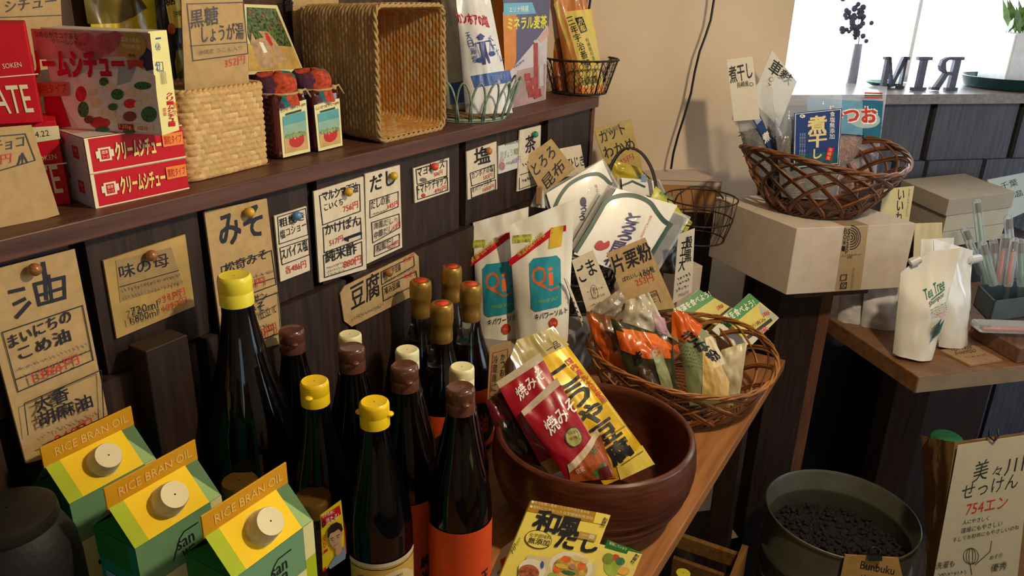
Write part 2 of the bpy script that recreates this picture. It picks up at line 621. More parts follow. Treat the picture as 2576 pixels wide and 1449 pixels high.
def card(q, m, th=0.0025):
    mb = MB()
    mb.slab(q, th, m)
    return mb, Draw(mb, Skin(q))
def pouch(q, m, bulge, style='stand', back=None, wr=0.0, seed=0.0, nu=18, nv=24, backm=None, chl=None):
    mb = MB()
    sk = Skin(q, bulge, style, wr, seed)
    sk.chl = chl
    mb.grid(lambda u, v: sk(u, v), nu, nv, m, True)
    bk = bulge if back is None else back
    def bf(u, v):
        if chl and v < chl[1]:
            k = chl[0] * (1 - v / chl[1])
            u = k + u * (1 - k)
        p = sk.q[0].lerp(sk.q[1], u).lerp(sk.q[3].lerp(sk.q[2], u), v)
        return p - sk.n * (bk * sk.shape(u, v) + 0.0012)
    mb.grid(bf, nu, nv, backm or m, True, True)
    # seal the rim
    def rim(t):
        if t < 1: return (t, 0)
        if t < 2: return (1, t - 1)
        if t < 3: return (3 - t, 1)
        return (0, 4 - t)
    k = 4 * 16
    vs = []
    for i in range(k):
        u, v = rim(4 * i / k)
        vs += [sk(u, v), bf(u, v)]
    mb.add(vs, [(2 * i, 2 * ((i + 1) % k), 2 * ((i + 1) % k) + 1, 2 * i + 1) for i in range(k)], m, True)
    return mb, Draw(mb, sk)
# ------------------------------------------------------------------ palette
INK = mat('marker_ink', '1b1a22', 0.5, var=0.0)
GREY = mat('pencil_ink', '6b655c', 0.6, var=0.0)
RED = mat('red_marker', 'c2362b', 0.5, var=0.0)
KRAFT = mat('kraft_card', 'b89a6a', 0.8, var=0.08, vs=90, bump=0.12, bs=500)
PALE = mat('pale_card', 'dccfb6', 0.8, var=0.06, vs=90, bump=0.1, bs=500)
WHITE = mat('white_paper', 'e6e2da', 0.6, var=0.03)
PWHITE = mat('white_print', 'f1efe8', 0.4, var=0.0)
DARKW = wood('dark_stained_boards', '33241d', 0.35, 'Z', 0.55)
DARKX = wood('dark_stained_rail', '5b3a2e', 0.25, 'X', 0.45, 7)
GAP = mat('dark_backing', '140f0e', 0.9)
PLASTER = mat('beige_plaster', 'd6c0a4', 0.9, var=0.07, vs=5, bump=0.25, bs=120)
COUNTER = wood('counter_wood', 'a06a3c', 0.22, 'X', 0.42, 6, 0.08)
CEDGE = wood('counter_edge_wood', '9c7450', 0.22, 'X', 0.5, 10)
GREYW = wood('weathered_grey_boards', '4a4a55', 0.25, 'Z', 0.6)
BOARD = mat('corrugated_board', 'c6b8aa', 0.85, var=0.06, vs=40, bump=0.08, bs=400)
BLACK = mat('black_plastic', '121214', 0.35)

def struct(name, mb, kind='structure'):
    return put(name, mb, kind=kind)

# ------------------------------------------------------------------ room shell
m = MB(); m.aabb((-2.6, -2.4, -0.05), (5.8, 3.0, 0.0), wood('floor_boards', '3b2b22', 0.3, 'X', 0.6)); struct('floor', m)
m = MB(); m.aabb((-2.6, -2.4, 2.5), (5.8, 3.0, 2.55), mat('ceiling_boards', '8b6f54', 0.8)); struct('ceiling', m)
m = MB(); m.aabb((-2.6, -2.5, 0), (5.8, -2.4, 2.5), PLASTER); struct('wall_front', m)
m = MB(); m.aabb((-2.7, -2.4, 0), (-2.6, 1.2, 2.5), PLASTER); struct('wall_back', m)
# wall behind the shelf: dark boards up to the corner
YW = 0.93
m = MB(); m.aabb((-2.6, YW, 0), (1.527, YW + 0.1, 2.5), wood('shelf_back_boards', '4a3426', 0.3, 'Z', 0.6)); struct('wall_left', m)
# window wall (45 degrees to the shelf): plaster with the window opening above a boarded dado
KB = 1.745
def WB(t, z, off=0.0):              # point on the window wall, t along it, off outward
    return BN * (KB + off) + BD * t + Vector((0, 0, z))
T0, TW0, TW1, T1 = 0.30, 1.085, 2.30, 6.3
ZW0, ZW1 = ZL + 0.002, 2.1
def wbox(mb, t0, t1, z0, z1, o0, o1, mm):
    mb.hexa([WB(t0, z0, o0), WB(t1, z0, o0), WB(t1, z0, o1), WB(t0, z0, o1), WB(t0, z1, o0), WB(t1, z1, o0), WB(t1, z1, o1), WB(t0, z1, o1)], mm)
m = MB()
wbox(m, T0, TW0, 0, 2.5, 0, 0.28, PLASTER)
wbox(m, TW0, TW1, 0, ZL - 0.026, 0, 0.28, PLASTER)
wbox(m, TW0, TW1, ZW1, 2.5, 0, 0.28, PLASTER)
wbox(m, TW1, T1, 0, 2.5, 0, 0.28, PLASTER)
struct('wall_right', m)
# dado boards under the window
m = MB()
tb = [1.12, 1.30, 1.497, 1.522, 1.70, 1.722, 1.90, 1.922, 2.12, 2.30]
def tw(x, y):
    p = on_pl(x, y, WB(0, 0, -0.012), BN)
    return p.dot(BD), p.z
wbox(m, 1.06, 3.4, 0.0, ZL - 0.024, -0.004, 0.0, GAP)
e = [1.08, tw(2339, 300)[0] - 0.21, tw(2339, 300)[0], tw(2560, 300)[0], tw(2560, 300)[0] + 0.24, 2.9]
zj = tw(2400, 400)[1]
for a, b in zip(e, e[1:]):
    wbox(m, a + 0.012, b - 0.010, zj, ZL - 0.024, -0.016, -0.004, GREYW)
e2 = [1.08, tw(2322, 420)[0] - 0.1, tw(2322, 420)[0], tw(2465, 420)[0], tw(2465, 420)[0] + 0.24, 3.4]
for a, b in zip(e2, e2[1:]):
    wbox(m, a + 0.006, b - 0.008, 0.0, zj - 0.001, -0.024, -0.004, GREYW)
struct('trim_1', m)
m = MB(); wbox(m, TW0 + .0005, TW1 - .0005, ZL - 0.024, ZL, -0.035, 0.27, wood('ledge_wood', '7a716e', 0.2, 'X', 0.35, 8)); struct('trim_2', m)
# window: white frame, one mullion, panes
WF = mat('white_window_paint', 'e9ecee', 0.4)
GLASS = film('window_glass', clear=0.97, rough=0.02, bump=0.02)
win = bpy.data.objects.new('window_1', None); COL.objects.link(win); win.location = WB((TW0 + TW1) / 2, ZW0, 0.23); win['kind'] = 'structure'
m = MB()
wbox(m, TW0, TW0 + 0.03, ZW0, ZW1, 0.21, 0.26, WF)
wbox(m, TW1 - 0.03, TW1, ZW0, ZW1, 0.21, 0.26, WF)
wbox(m, TW0, TW1, ZW1 - 0.03, ZW1, 0.21, 0.26, WF)
tm = 1.60
wbox(m, tm - 0.006, tm + 0.006, ZW0, ZW1 - 0.03, 0.21, 0.25, WF)
put('window_frame', m, win)
m = MB()
wbox(m, TW0 + 0.03, tm - 0.006, ZW0, ZW1 - 0.03, 0.23, 0.234, GLASS)
put('pane', m, win)
m = MB()
wbox(m, tm + 0.006, TW1 - 0.03, ZW0, ZW1 - 0.03, 0.23, 0.234, GLASS)
put('pane', m, win)

_pl = bpy.data.lights.new('window_portal', 'AREA')
_pl.shape = 'RECTANGLE'; _pl.size = TW1 - TW0; _pl.size_y = ZW1 - ZW0
_pl.cycles.is_portal = True
_po = bpy.data.objects.new('window_portal', _pl); COL.objects.link(_po)
_po.location = WB((TW0 + TW1) / 2, (ZW0 + ZW1) / 2, 0.27); _po.rotation_euler = (-BN).to_track_quat('-Z', 'Y').to_euler()

# ------------------------------------------------------------------ panelled front under the shelf
YP, YQ = 0.738, 0.727
m = MB()
m.aabb((-0.4, 0.752, 0), (1.60, 0.775, ZS - 0.021), GAP)
zj2 = CAMZ - 0.397
for a, b in ((-0.4, .402), (.419, .552), (.563, .723), (.741, 1.074), (1.094, 1.35), (1.388, 1.585)):
    m.aabb((a, YP, zj2 + 0.001), (b, 0.752, ZS - 0.021), DARKW)
for a, b in ((-0.4, .30), (.318, .52), (.535, .775), (.791, 1.105), (1.118, 1.40), (1.412, 1.585)):
    m.aabb((a, YQ, 0.0), (b, 0.752, zj2), DARKW)
m.aabb((1.585, 0.735, 0), (1.60, YW, ZS - 0.021), wood('end_board', '6b4430', 0.25, 'Z', 0.5))
put('trim_3', m, kind='structure')
# long shelf on top
m = MB(); m.rbox((-0.4, 0.72, ZS - 0.021), (1.985, 0, 0), (0, YW - 0.72, 0), (0, 0, 0.021), DARKX, 0.0015)
put('wall_shelf', m, label='long dark brown wooden shelf carrying boxes, baskets and jars above the price signs', cat='shelf')

# ------------------------------------------------------------------ counter
XE, YE = 1.5286, 0.2394
ct = thing('display_counter', (0.6, 0.48, 0), 'long orange-brown wooden counter that carries the bottles, bowl and baskets', 'counter')
m = MB(); m.rbox((-0.7, YE, ZC - 0.022), (XE + 0.7, 0, 0), (0, YQ - 0.001 - YE, 0), (0, 0, 0.022), COUNTER, 0.0015); put('countertop', m, ct)
m = MB(); m.aabb((-0.6, YE + 0.05, ZC - 0.09), (XE - 0.06, YE + 0.07, ZC - 0.022), DARKX); put('apron', m, ct)
for x in (XE - 0.08, 0.2):
    for y in (YE + 0.045, 0.66):
        m = MB(); m.aabb((x, y, 0.0), (x + 0.045, y + 0.045, ZC - 0.022), DARKW); put('leg', m, ct)
# ------------------------------------------------------------------ builders for kinds of things
def vplane(p0, p1):
    """vertical plane through two ground points, facing the camera"""
    d = (p1 - p0); d.z = 0
    n = Vector((d.y, -d.x, 0)).normalized()
    if n.dot(CAM - p0) < 0: n = -n
    return n
def carton_box(mats, pbl, pbr, z, ptl, depth=None, pback=None, r=0.0008):
    """closed card box standing on height z: photo points of its front foot corners, a front top corner,
    and its depth. mats = (front, side, top). Returns mesh, drawers for front and left/right/top faces"""
    a, b = on_z(*pbl, z), on_z(*pbr, z)
    n = vplane(a, b)
    hgt = on_pl(*ptl, a, n).z - z
    if pback is not None:
        k = on_z(*pback, z)
        dv = k - (a if (k - a).length < (k - b).length else b)
    else:
        dv = -n * depth
    return box_from(a, b, dv, hgt, mats, r)
def box_from(a, b, dv, hgt, mats, r=0.0008):
    up = Vector((0, 0, hgt))
    mb = MB()
    mb.rbox(a, b - a, dv, up, mats[0], r, 1)
    D = {}
    D['front'] = Draw(mb, Skin([a + up, b + up, b, a]))
    D['left'] = Draw(mb, Skin([a + dv + up, a + up, a, a + dv]))
    D['right'] = Draw(mb, Skin([b + up, b + dv + up, b + dv, b]))
    D['top'] = Draw(mb, Skin([a + dv + up, b + dv + up, b + up, a + up]))
    if mats[1] is not mats[0]:
        D['left'].rect(0, 0, 1, 1, mats[1]); D['right'].rect(0, 0, 1, 1, mats[1])
    if mats[2] is not mats[0]:
        D['top'].rect(0, 0, 1, 1, mats[2])
    return mb, D
def pin(x, y, pl, m, label, nn, r=0.0062):
    p = on_pl(x, y, pl, nn) if not isinstance(pl, float) else on_y(x, y, pl)
    t = thing('push_pin', p, label, 'push pin', 'push pins holding the price signs')
    mb = MB(); mb.blob(p + nn * 0.0075, r, m, 16, 10); hd = put('pin_head', mb, t)
    mb = MB(); mb.lathe(p - nn * 0.004, [(0.0007, 0), (0.0007, 0.008)], mat('pin_steel', 'b0b0b0', 0.25, 1.0), 8, ax=nn); put('needle', mb, hd)
    return t
def rrect(hx, hy, r, n=8):
    """closed rounded-rectangle outline with normals, evenly sampled"""
    pts = []
    for cx, cy, a0 in ((hx - r, hy - r, 0), (-hx + r, hy - r, 90), (-hx + r, -hy + r, 180), (hx - r, -hy + r, 270)):
        for i in range(n + 1):
            a = math.radians(a0 + 90 * i / n)
            pts.append((cx + r * math.cos(a), cy + r * math.sin(a), math.cos(a), math.sin(a)))
    return pts
def resample(pts, n):
    L = [0]
    k = len(pts)
    for i in range(k):
        a, b = pts[i], pts[(i + 1) % k]
        L.append(L[-1] + math.hypot(a[0] - b[0], a[1] - b[1]))
    out, j = [], 0
    for i in range(n):
        s = L[-1] * i / n
        while L[j + 1] < s: j += 1
        t = (s - L[j]) / max(L[j + 1] - L[j], 1e-9)
        a, b = pts[j], pts[(j + 1) % k]
        out.append(tuple(a[q] + (b[q] - a[q]) * t for q in range(4)))
    return out, L[-1]
def brick(s, t, tilt=0.45):
    """height of a plain basket weave at column s, row t"""
    r = math.floor(t)
    x = (s + 0.5 * (r % 2) + tilt * (t - r - 0.5)) % 1.0 * 2 - 1
    y = (t - r) * 2 - 1
    return math.sqrt(max(0, 1 - x * x * 0.96)) * math.sqrt(max(0, 1 - y * y * 0.9))
TONE = {'seagrass': 'd2b07a', 'seagrass_tan': 'b89a68', 'seagrass_honey': 'c28f4a'}
def woven_box(name, c, ex, ey, ez, base, top, h, r, pitch, rowh, m, mi, label, cat, amp=0.0021, rim_r=0.0034, bp=None):
    c, ex, ey, ez = (Vector(q) for q in (c, ex, ey, ez))
    root = thing(name, c, label, cat)
    b0, per = resample(rrect(base[0], base[1], r), 4)
    nc = int(per / pitch / 2) * 2
    nr = max(2, int(h / rowh))
    cs, rs = 4, 3
    O, _ = resample(rrect(base[0], base[1], r), nc * cs)
    T, _ = resample(rrect(top[0], top[1], r), nc * cs)
    def wall(off, a, inv):
        mb = MB(); vs, fs = [], []
        N = nc * cs; R = nr * rs
        for j in range(R + 1):
            t = j / R
            for i in range(N):
                p, q = O[i], T[i]
                x, y = p[0] + (q[0] - p[0]) * t, p[1] + (q[1] - p[1]) * t
                d = off + a * brick(i / cs, min(j / rs, nr - 0.001)) + 0.0010 * noise.noise(Vector((i * 0.05, j * 0.08, 1)))
                vs.append(c + ex * (x + p[2] * d) + ey * (y + p[3] * d) + ez * (h * t))
        for j in range(R):
            for i in range(N):
                k = (i + 1) % N
                f = (j * N + i, j * N + k, (j + 1) * N + k, (j + 1) * N + i)
                fs.append(f[::-1] if inv else f)
        two = mat(m.name + '_pale_strand', TONE[m.name], 0.75, var=.12, vs=300, bump=.2, bs=700)
        A, B = [], []
        for k, f in enumerate(fs):
            j, i = divmod(k, N)
            r_ = j // rs
            cell = int((i / cs + .5 * (r_ % 2)))
            ((A if random.Random(cell * 131 + r_ * 9973).random() < .6 else B)).append(f)
        mb.add(vs, A, m if not inv else mi, True)
        mb.add(vs, B, two, True)
        return mb
    mb = wall(0, amp, False)
    w2 = wall(-0.005, -amp, True)
    for k_, mm_ in enumerate(w2.mats):
        mb.add(w2.v, [f for f, q_ in zip(w2.f, w2.mi) if q_ == k_], mm_, True)
    put('woven_side', mb, root)
    mb = MB()
    bpx, bpy_ = bp or (pitch, rowh)
    nx, ny = int(base[0] * 2 / bpx) * 4, int(base[1] * 2 / bpy_) * 4
    def bf(u, v, z0, sgn):
        x, y = (u * 2 - 1) * base[0] * 0.985, (v * 2 - 1) * base[1] * 0.985
        return c + ex * x + ey * y + ez * (z0 + sgn * amp * (brick(x / bpx + 500, y / bpy_ + 500) if bp is None else brick(y / bpy_ + 500, x / bpx + 500, .2)))
    mb.grid(lambda u, v: bf(u, v, 0.004, 1), nx, ny, mi, True)
    mb.grid(lambda u, v: bf(u, v, 0.001, -1), max(2, nx // 3), max(2, ny // 3), m, True, True)
    put('woven_base', mb, root)
    mb = MB()
    n = 160
    R, _ = resample(rrect(top[0], top[1], r), n)
    for ph in (0, math.pi):
        mb.tube([c + ex * (q[0] + q[2] * 0.0018 * math.cos(i * 1.1 + ph) - q[2] * 0.002) + ey * (q[1] + q[3] * 0.0018 * math.cos(i * 1.1 + ph) - q[3] * 0.002) + ez * (h + 0.0018 * math.sin(i * 1.1 + ph)) for i, q in enumerate(R)], rim_r * 0.75, m, 6, True)
    put('braided_rim', mb, root)
    return root
def lattice_basket(name, c, rb, rt, h, label, cat, n=15, sweep=1.5, r=0.0019, cols=('a8703a', '6e3f22'), tilt=(0, 0), dip=0.0, hi=0.14):
    c = Vector(c)
    root = thing(name, c, label, cat)
    M1 = mat('willow_' + cols[0], cols[0], 0.4, var=0.25, vs=40)
    M2 = mat('willow_' + cols[1], cols[1], 0.45, var=0.3, vs=40)
    def S(a, t, off=0.0):           # t: 0 base, 1 rim
        rr = rb + (rt - rb) * (t ** 0.75) + off
        z = h * t
        x, y = rr * math.cos(a), rr * math.sin(a)
        z += (tilt[0] * x + tilt[1] * y) * t + dip * t * math.cos(2 * a + 0.9)
        return c + Vector((x, y, z + 0.004))
    mb = MB()
    for sgn in (1, -1):
        for k in range(n):
            for s in (-1, 0, 1):
                a0 = 2 * math.pi * k / n + s * 0.028
                pts = []
                for i in range(19):
                    t = i / 18
                    hh = math.sin(math.pi * 0.5 * min(1.0, t * 1.12)) ** 0.9
                    pts.append(S(a0 + sgn * sweep * t, min(1, hh * (1 + 0.012 * s)), (0.0022 * sgn * math.sin(t * n * sweep / 1.4 + k * 3.14)) + 0.0006 * s))
                mb.tube(pts, r, M1 if (k + s) % 3 else M2, 6)
    put('lattice', mb, root)
    mb = MB()
    for q in range(3):
        mb.tube([S(2 * math.pi * i / 72, 1.0, 0.003 * math.cos(i * 0.9 + q * 2.1)) + Vector((0, 0, 0.003 * math.sin(i * 0.9 + q * 2.1))) for i in range(72)], r * 1.1, M1, 6, True)
    put('rim', mb, root)
    mb = MB()
    for q in range(4):
        mb.tube([c + Vector(((rb + 0.004 * math.cos(i * 0.8 + q * 1.6)) * math.cos(2 * math.pi * i / 90), (rb + 0.004 * math.cos(i * 0.8 + q * 1.6)) * math.sin(2 * math.pi * i / 90), 0.0085 + 0.0045 * math.sin(i * 0.8 + q * 1.6))) for i in range(90)], r * 1.25, M2, 6, True)
    for q in range(10):             # radial floor of the basket
        a = math.pi * q / 10
        mb.tube([c + Vector((rb * math.cos(a), rb * math.sin(a), 0.006)), c - Vector((rb * math.cos(a), rb * math.sin(a), -0.006))], r, M2, 6)
    for q in range(1, 9):
        mb.tube([c + Vector((rb * q / 9 * math.cos(2 * math.pi * i / 40), rb * q / 9 * math.sin(2 * math.pi * i / 40), 0.0065)) for i in range(40)], r * 1.3, M2, 6, True)
    put('woven_base', mb, root)
    return root
def bottle(x, y, prof, label, name, cat, cap, capm, glass, group, tab=True, capr=0.0158, caph=0.028, neck=None, wrap=None, liquid=None):
    """prof: list of (radius, height); cap sits on its last point"""
    base = Vector((x, y, ZC))
    root = thing(name, base, label, cat, group)
    top = prof[-1][1]
    mb = MB(); mb.lathe(base, [(prof[0][0] * 0.9, 0)] + [(r, max(h, 0.004)) for r, h in prof], glass, 48); put('glass_body', mb, root)
    if liquid:
        mb = MB(); mb.lathe(base, liquid[0], liquid[1], 48); put('liquid', mb, root)
    return root
# ------------------------------------------------------------------ goods on the shelf
CARM = mat('stew_red', 'c41426', 0.55, var=0.0, spec=.3)
CREAM = mat('cream_print', 'e8e0b8', 0.45, var=0.0)
YELP = mat('yellow_print', 'f0d84a', 0.4, var=0.0)
ORNP = mat('orange_print', 'ee8a2c', 0.4, var=0.0)
GRNP = mat('green_print', '2f6a3a', 0.5, var=0.25, vs=300)
DGRN = mat('dark_green_print', '1f4a34', 0.4, var=0.0)
BLUP = mat('blue_print', '2f5aa8', 0.4, var=0.0)
# red chocolate boxes
n30 = facing(-30)
zr = ZS
pl = on_z(120, 520, ZS)
def red_box(tl, tr, br, bl, p, depth, label):
    q = pquad(p, n30, tl, tr, br, bl)
    a, b = q[3], q[2]
    mb, D = box_from(a, Vector((b.x, b.y, a.z)), -n30 * depth, (q[1].z - b.z), (CARM, CARM, CARM))
    return mb, D['front']
p_low = on_z(120, 520, ZS)
a = on_z(178, 513, ZS)
dirx = Vector((-n30.y, n30.x, 0)); dirx = dirx if dirx.x > 0 else -dirx
ht_low = on_pl(150, 303, a, n30).z - ZS
mb, D = box_from(a - dirx * 0.105, a, -n30 * 0.055, ht_low, (CARM, CARM, CARM))
d = D['front']
d.P([(0, 325), (147, 316), (152, 349), (0, 372)], CREAM)
d.T('23.04.22', 54, 352, 125, 341, 15, INK, 0.01)
d.T('SOKEN', 92, 408, 143, 399, 13, CREAM)
d.L([(40, 424), (166, 410)], 3, CREAM)
d.T('CHOCOLATE', -160, 516, 160, 484, 72, CREAM, 0.02)
put('chocolate_box', mb, label='lower red box with white capitals and a date strip, half hidden by a kraft card', cat='box', group='red chocolate boxes')
a2 = on_pl(106, 299, a + n30 * 0.012, n30); a2.z = ZS + ht_low + 0.0005
htu = on_pl(76, 58, a2, n30).z - a2.z
mb, D = box_from(a2 - dirx * 0.105, a2, -n30 * 0.055, htu, (CARM, CARM, CARM))
d = D['front']
d.T('SOKEN', 8, 173, 55, 168, 13, CREAM)
d.L([(-60, 199), (95, 186)], 3, CREAM)
d.T('CHOCOLATE', -230, 300, 86, 282, 72, CREAM, 0.02)
put('chocolate_box', mb, label='upper red box with big white capitals at the left end of the shelf', cat='box', group='red chocolate boxes')
# kraft cards at the left end
pc = on_z(150, 543, ZS)
q = pquad(pc, facing(-6, 10), (-60, 325), (79, 314), (150, 540), (-60, 600))
mb, d = card(q, KRAFT)
d.L([(-30, 345), (63, 337), (88, 403), (-10, 432)], 3, INK, True)
d.T('チョコ', -18, 384, 60, 368, 27, INK, 0.02)
d.T('円', 2, 414, 28, 409, 24, RED, 0.01)
d.L([(44, 415), (56, 386), (68, 408)], 4, INK); d.L([(48, 400), (64, 398)], 3, INK); d.L([(56, 386), (56, 412)], 3, INK); d.L([(50, 392), (46, 412)], 2.5, INK)
put('price_card', mb, label='blank-bottomed kraft card leaning on the red boxes at the far left', cat='sign')
pc = on_y(100, 60, .885)
q = pquad(pc, facing(-10, 4), (-30, -40), (150, -48), (162, 170), (-30, 190))
mb, d = card(q, KRAFT)
d.T('シチュー', 12, 32, 142, 15, 28, INK, 0.02)
d.L([(0, 44), (158, 38)], 2, INK)
put('price_card', mb, label='kraft card with four black katakana strokes behind the red boxes, cut by the frame', cat='sign')
# cream stew boxes: two lying, one standing
A, B, K = on_z(240, 525, ZS), on_z(476, 474, ZS), on_z(178, 497, ZS)
nS = vplane(A, B)
hS = on_pl(232, 437, A, nS).z - ZS
TOPW = mat('stew_top_white', 'd9d4d0', 0.4, var=0.02)
ENDW = mat('stew_end_white', 'c9c8cc', 0.4, var=0.02)
def stew_lying(a, b, k, h, off, label):
    mb, D = box_from(a, b, k, h, (CARM, ENDW, TOPW), 0.0006)
    d = D['front']
    d.rect(0, 0, 1, .03, CREAM); d.rect(0, .96, 1, 1, CREAM); d.rect(0, 0, .035, 1, CREAM)
    d.rect(.11, .32, .23, .70, CREAM); d.rect(.085, .40, .255, .60, CREAM); d.rect(.13, .37, .21, .65, CARM)
    d.text('健康', .14, .40, .20, .50, CREAM); d.text('フーズ', .14, .53, .20, .62, CREAM)
    d.text('クリームシチュー', .27, .24, .74, .72, CREAM, .075, .0)
    d.text('クリームシチュー', .275, .26, .735, .70, YELP, .02)
    d.rect(.76, .20, .985, .58, ORNP); d.text('顆粒タイプ', .775, .26, .97, .52, CARM, .02)
    e = D['left']
    e.rect(.48, .30, .72, .66, CARM); e.text('健康', .53, .36, .67, .48, ENDW); e.text('フーズ', .53, .51, .67, .60, ENDW)
    e.text('ュー', .02, .1, .22, .75, CARM, .04)
    t = D['top']
    t.rect(.03, .05, .75, .5, mat('stew_peach', 'd8a888', .4, var=.1)); t.rect(.3, .62, .97, .97, CARM)
    return put('stew_box', mb, label=label, cat='box', group='cream stew boxes')
kv = (K - A)
stew_lying(A, B, kv, hS, 0, 'bottom red and white stew box lying on the shelf, yellow lettering on its edge')
A2 = on_pl(226, 443, A + nS * 0.002, nS); sh = A2 - A; sh.z = hS + 0.0004
A2 = A + sh; B2 = on_pl(468, 399, A2, nS); B2.z = A2.z
stew_lying(A2, B2, kv, hS, 0, 'second red and white stew box, lying on the bottom one under the upright box')
zt = ZS + 2 * hS + 0.0008
SL, SR, SB = on_z(147, 323, zt), on_z(407, 341, zt), on_z(450, 327, zt)
nF = vplane(SL, SR)
hF = on_pl(380, 80, SR, nF).z - zt
SILV = mat('stew_front_silver', 'ddd4c8', 0.45, var=0.05, vs=30, spec=.3)
YWH = mat('stew_side_yellow', 'e9e29a', 0.4, var=0.03)
mb, D = box_from(SL, SR, SB - SR, hF, (SILV, YWH, SILV), 0.0006)
d = D['front']
PINK = mat('stew_pink', 'cf9a92', .45, var=.15, vs=60); DRED = mat('stew_dark_red', 'b8142e', .4, var=0); VIOL = mat('stew_violet', '4a3f5e', .4, var=.1)
SAUCE = mat('stew_sauce', 'efe8e2', .4, var=.08, vs=80); POT = mat('potato_print', 'e8d8b4', .4, var=.1, vs=200); BROC = mat('broccoli_print', '3a7a4c', .5, var=.5, vs=500); CARR = mat('carrot_print', 'e03a3e', .4, var=.2, vs=200)
d.P([(78, 72), (378, 84), (384, 140), (90, 150)], PINK)
for x, y, r in ((215, 105, 26), (265, 110, 30), (290, 98, 22), (240, 130, 24)):
    d.E(x, y, r, r * .9, mat('stew_rose', 'c0656a', .45, var=.2, vs=80))
d.P([(360, 110), (383, 130), (388, 175), (370, 178), (352, 150)], VIOL)
d.P([(108, 210), (150, 232), (180, 318), (149, 321), (118, 300)], DRED)
d.P([(160, 205), (230, 175), (300, 172), (350, 168), (392, 190), (404, 335), (200, 322), (165, 270), (150, 225)], SAUCE)
d.P([(300, 165), (345, 170), (330, 205), (296, 215)], mat('stew_steel', 'a9b4bb', .4, var=.1))
for x, y, rx, ry, mm in ((206, 236, 14, 20, CARR), (212, 275, 14, 20, BROC), (254, 308, 26, 15, CARR), (245, 258, 16, 12, POT), (264, 205, 12, 11, BROC), (298, 237, 16, 14, BROC), (330, 260, 16, 12, CARR), (338, 232, 20, 12, POT), (362, 215, 22, 10, BROC), (378, 287, 20, 20, BROC), (330, 292, 17, 13, mat('stew_meat', '8a4a44', .5, var=.2)), (275, 285, 22, 13, POT), (300, 300, 14, 8, POT), (238, 232, 12, 9, POT), (288, 268, 12, 9, BROC), (282, 218, 14, 9, POT), (228, 300, 12, 10, mat('stew_meat', '8a4a44')), (374, 245, 14, 9, POT), (352, 262, 10, 8, POT), (262, 325, 18, 7, BROC), (330, 330, 16, 6, BROC)):
    d.E(x, y, rx, ry, mm, 16)
d.T('なめらかでコクある', 93, 92, 202, 99, 15, INK, 0.0)
d.T('クリームシチュー', 138, 108, 224, 116, 12, INK, 0.0)
d.T('クリームシチュー', 50, 192, 322, 192, 66, DRED, .09)
d.T('クリームシチュー', 56, 190, 318, 190, 58, mat('stew_title_red', 'd0203c', .4, var=0), .03)
d.P([(90, 205), (180, 205), (182, 240), (100, 242)], mat('stew_tag', 'c07a60', .4, var=.05)); d.T('顆粒タイプ', 100, 235, 176, 232, 24, DRED, .01)
GOLDP = mat('gold_print', 'b89a48', .35, var=.05)
d.E(340, 115, 34, 34, GOLDP, 18); d.P([(325, 150), (368, 150), (366, 172), (350, 164), (330, 176)], mat('ribbon_red', 'b84a3a', .4))
d.T('国産小麦粉', 313, 104, 358, 108, 12, CREAM); d.T('特別栽培', 315, 120, 360, 124, 12, CREAM); d.T('使用', 330, 143, 348, 145, 10, INK)
d.P([(303, 310), (342, 311), (344, 327), (306, 325)], DRED); d.P([(343, 311), (392, 313), (393, 329), (345, 327)], CREAM)
d.T('120g', 309, 323, 338, 325, 12, CREAM); d.T('6皿分', 354, 325, 380, 327, 11, CARM)
e = D['right']
for y0, y1, s, mm in ((95, 100, 'ー', BLUP), (108, 130, '㊙', BLUP), (155, 178, '分', BLUP)):
    e.T(s, 390, y1, 404, y1 - 2, y1 - y0, mm)
e.L([(393, 157), (407, 156), (409, 178), (395, 179)], 1.5, BLUP, True)
e.VT('クリームシチュー', 424, 232, 430, 318, 15, CARM, .05); e.VT('健康', 410, 270, 412, 292, 9, CARM); e.VT('顆粒', 437, 256, 441, 292, 8, ORNP)
for k in range(6): e.L([(400 + k * 2, 175 + k), (404 + k * 2, 210)], .8, GREY)
put('stew_box', mb, label='large cream stew box standing upright on two lying boxes', cat='box', group='cream stew boxes')
# yellow pouch and brown-sugar bag behind the upright box
pb = on_y(330, 200, .896)
q = pquad(pb, facing(-8, 6), (205, -60), (412, -75), (430, 60), (240, 75))
q[2].z = q[3].z = ZS + 0.001
YBAG = mat('yellow_bag', 'e8d01e', 0.22, var=.25, vs=18, coat=.4)
mb, d = pouch(q, YBAG, 0.014, 'stand', wr=0.006, seed=2.2)
d.P([(205, -30), (330, -30), (370, 20), (300, 58), (220, 60)], mat('olive_bag_patch', '6a5a1c', .25, var=.3, vs=30))
put('yellow_pouch', mb, label='shiny yellow plastic pouch behind the upright stew box', cat='pouch')
pb = on_y(440, 200, .868)
q = pquad(pb, facing(-14, 4), (385, -60), (470, -60), (474, 238), (402, 238))
q[2].z = q[3].z = ZS + 0.001
mb, d = pouch(q, mat('black_bag', '2a2a1c', 0.3, var=.3, vs=40), 0.012, 'stand', wr=0.003, seed=4.1)
d.P([(412, -30), (450, -30), (458, 70), (425, 70)], YELP)
d.P([(436, 120), (462, 120), (466, 200), (440, 215), (430, 160)], mat('bag_yellow_patch', 'a89a20', .3, var=.3, vs=60))
d.T('黒糖', 393, 22, 440, 10, 26, INK, .03)
d.E(428, 72, 10, 14, mat('bag_orange', 'c05a1c', .4)); d.T('沖縄', 436, 44, 458, 40, 16, INK); d.T('黒糖', 430, 128, 462, 124, 18, INK, .02)
for k in range(7): d.L([(450, 215), (438 + k * 4, 170 + abs(k - 3) * 5)], 3, GRNP)
put('sugar_bag', mb, label='dark bag with a yellow patch between the upright box and the kraft sugar card', cat='bag')
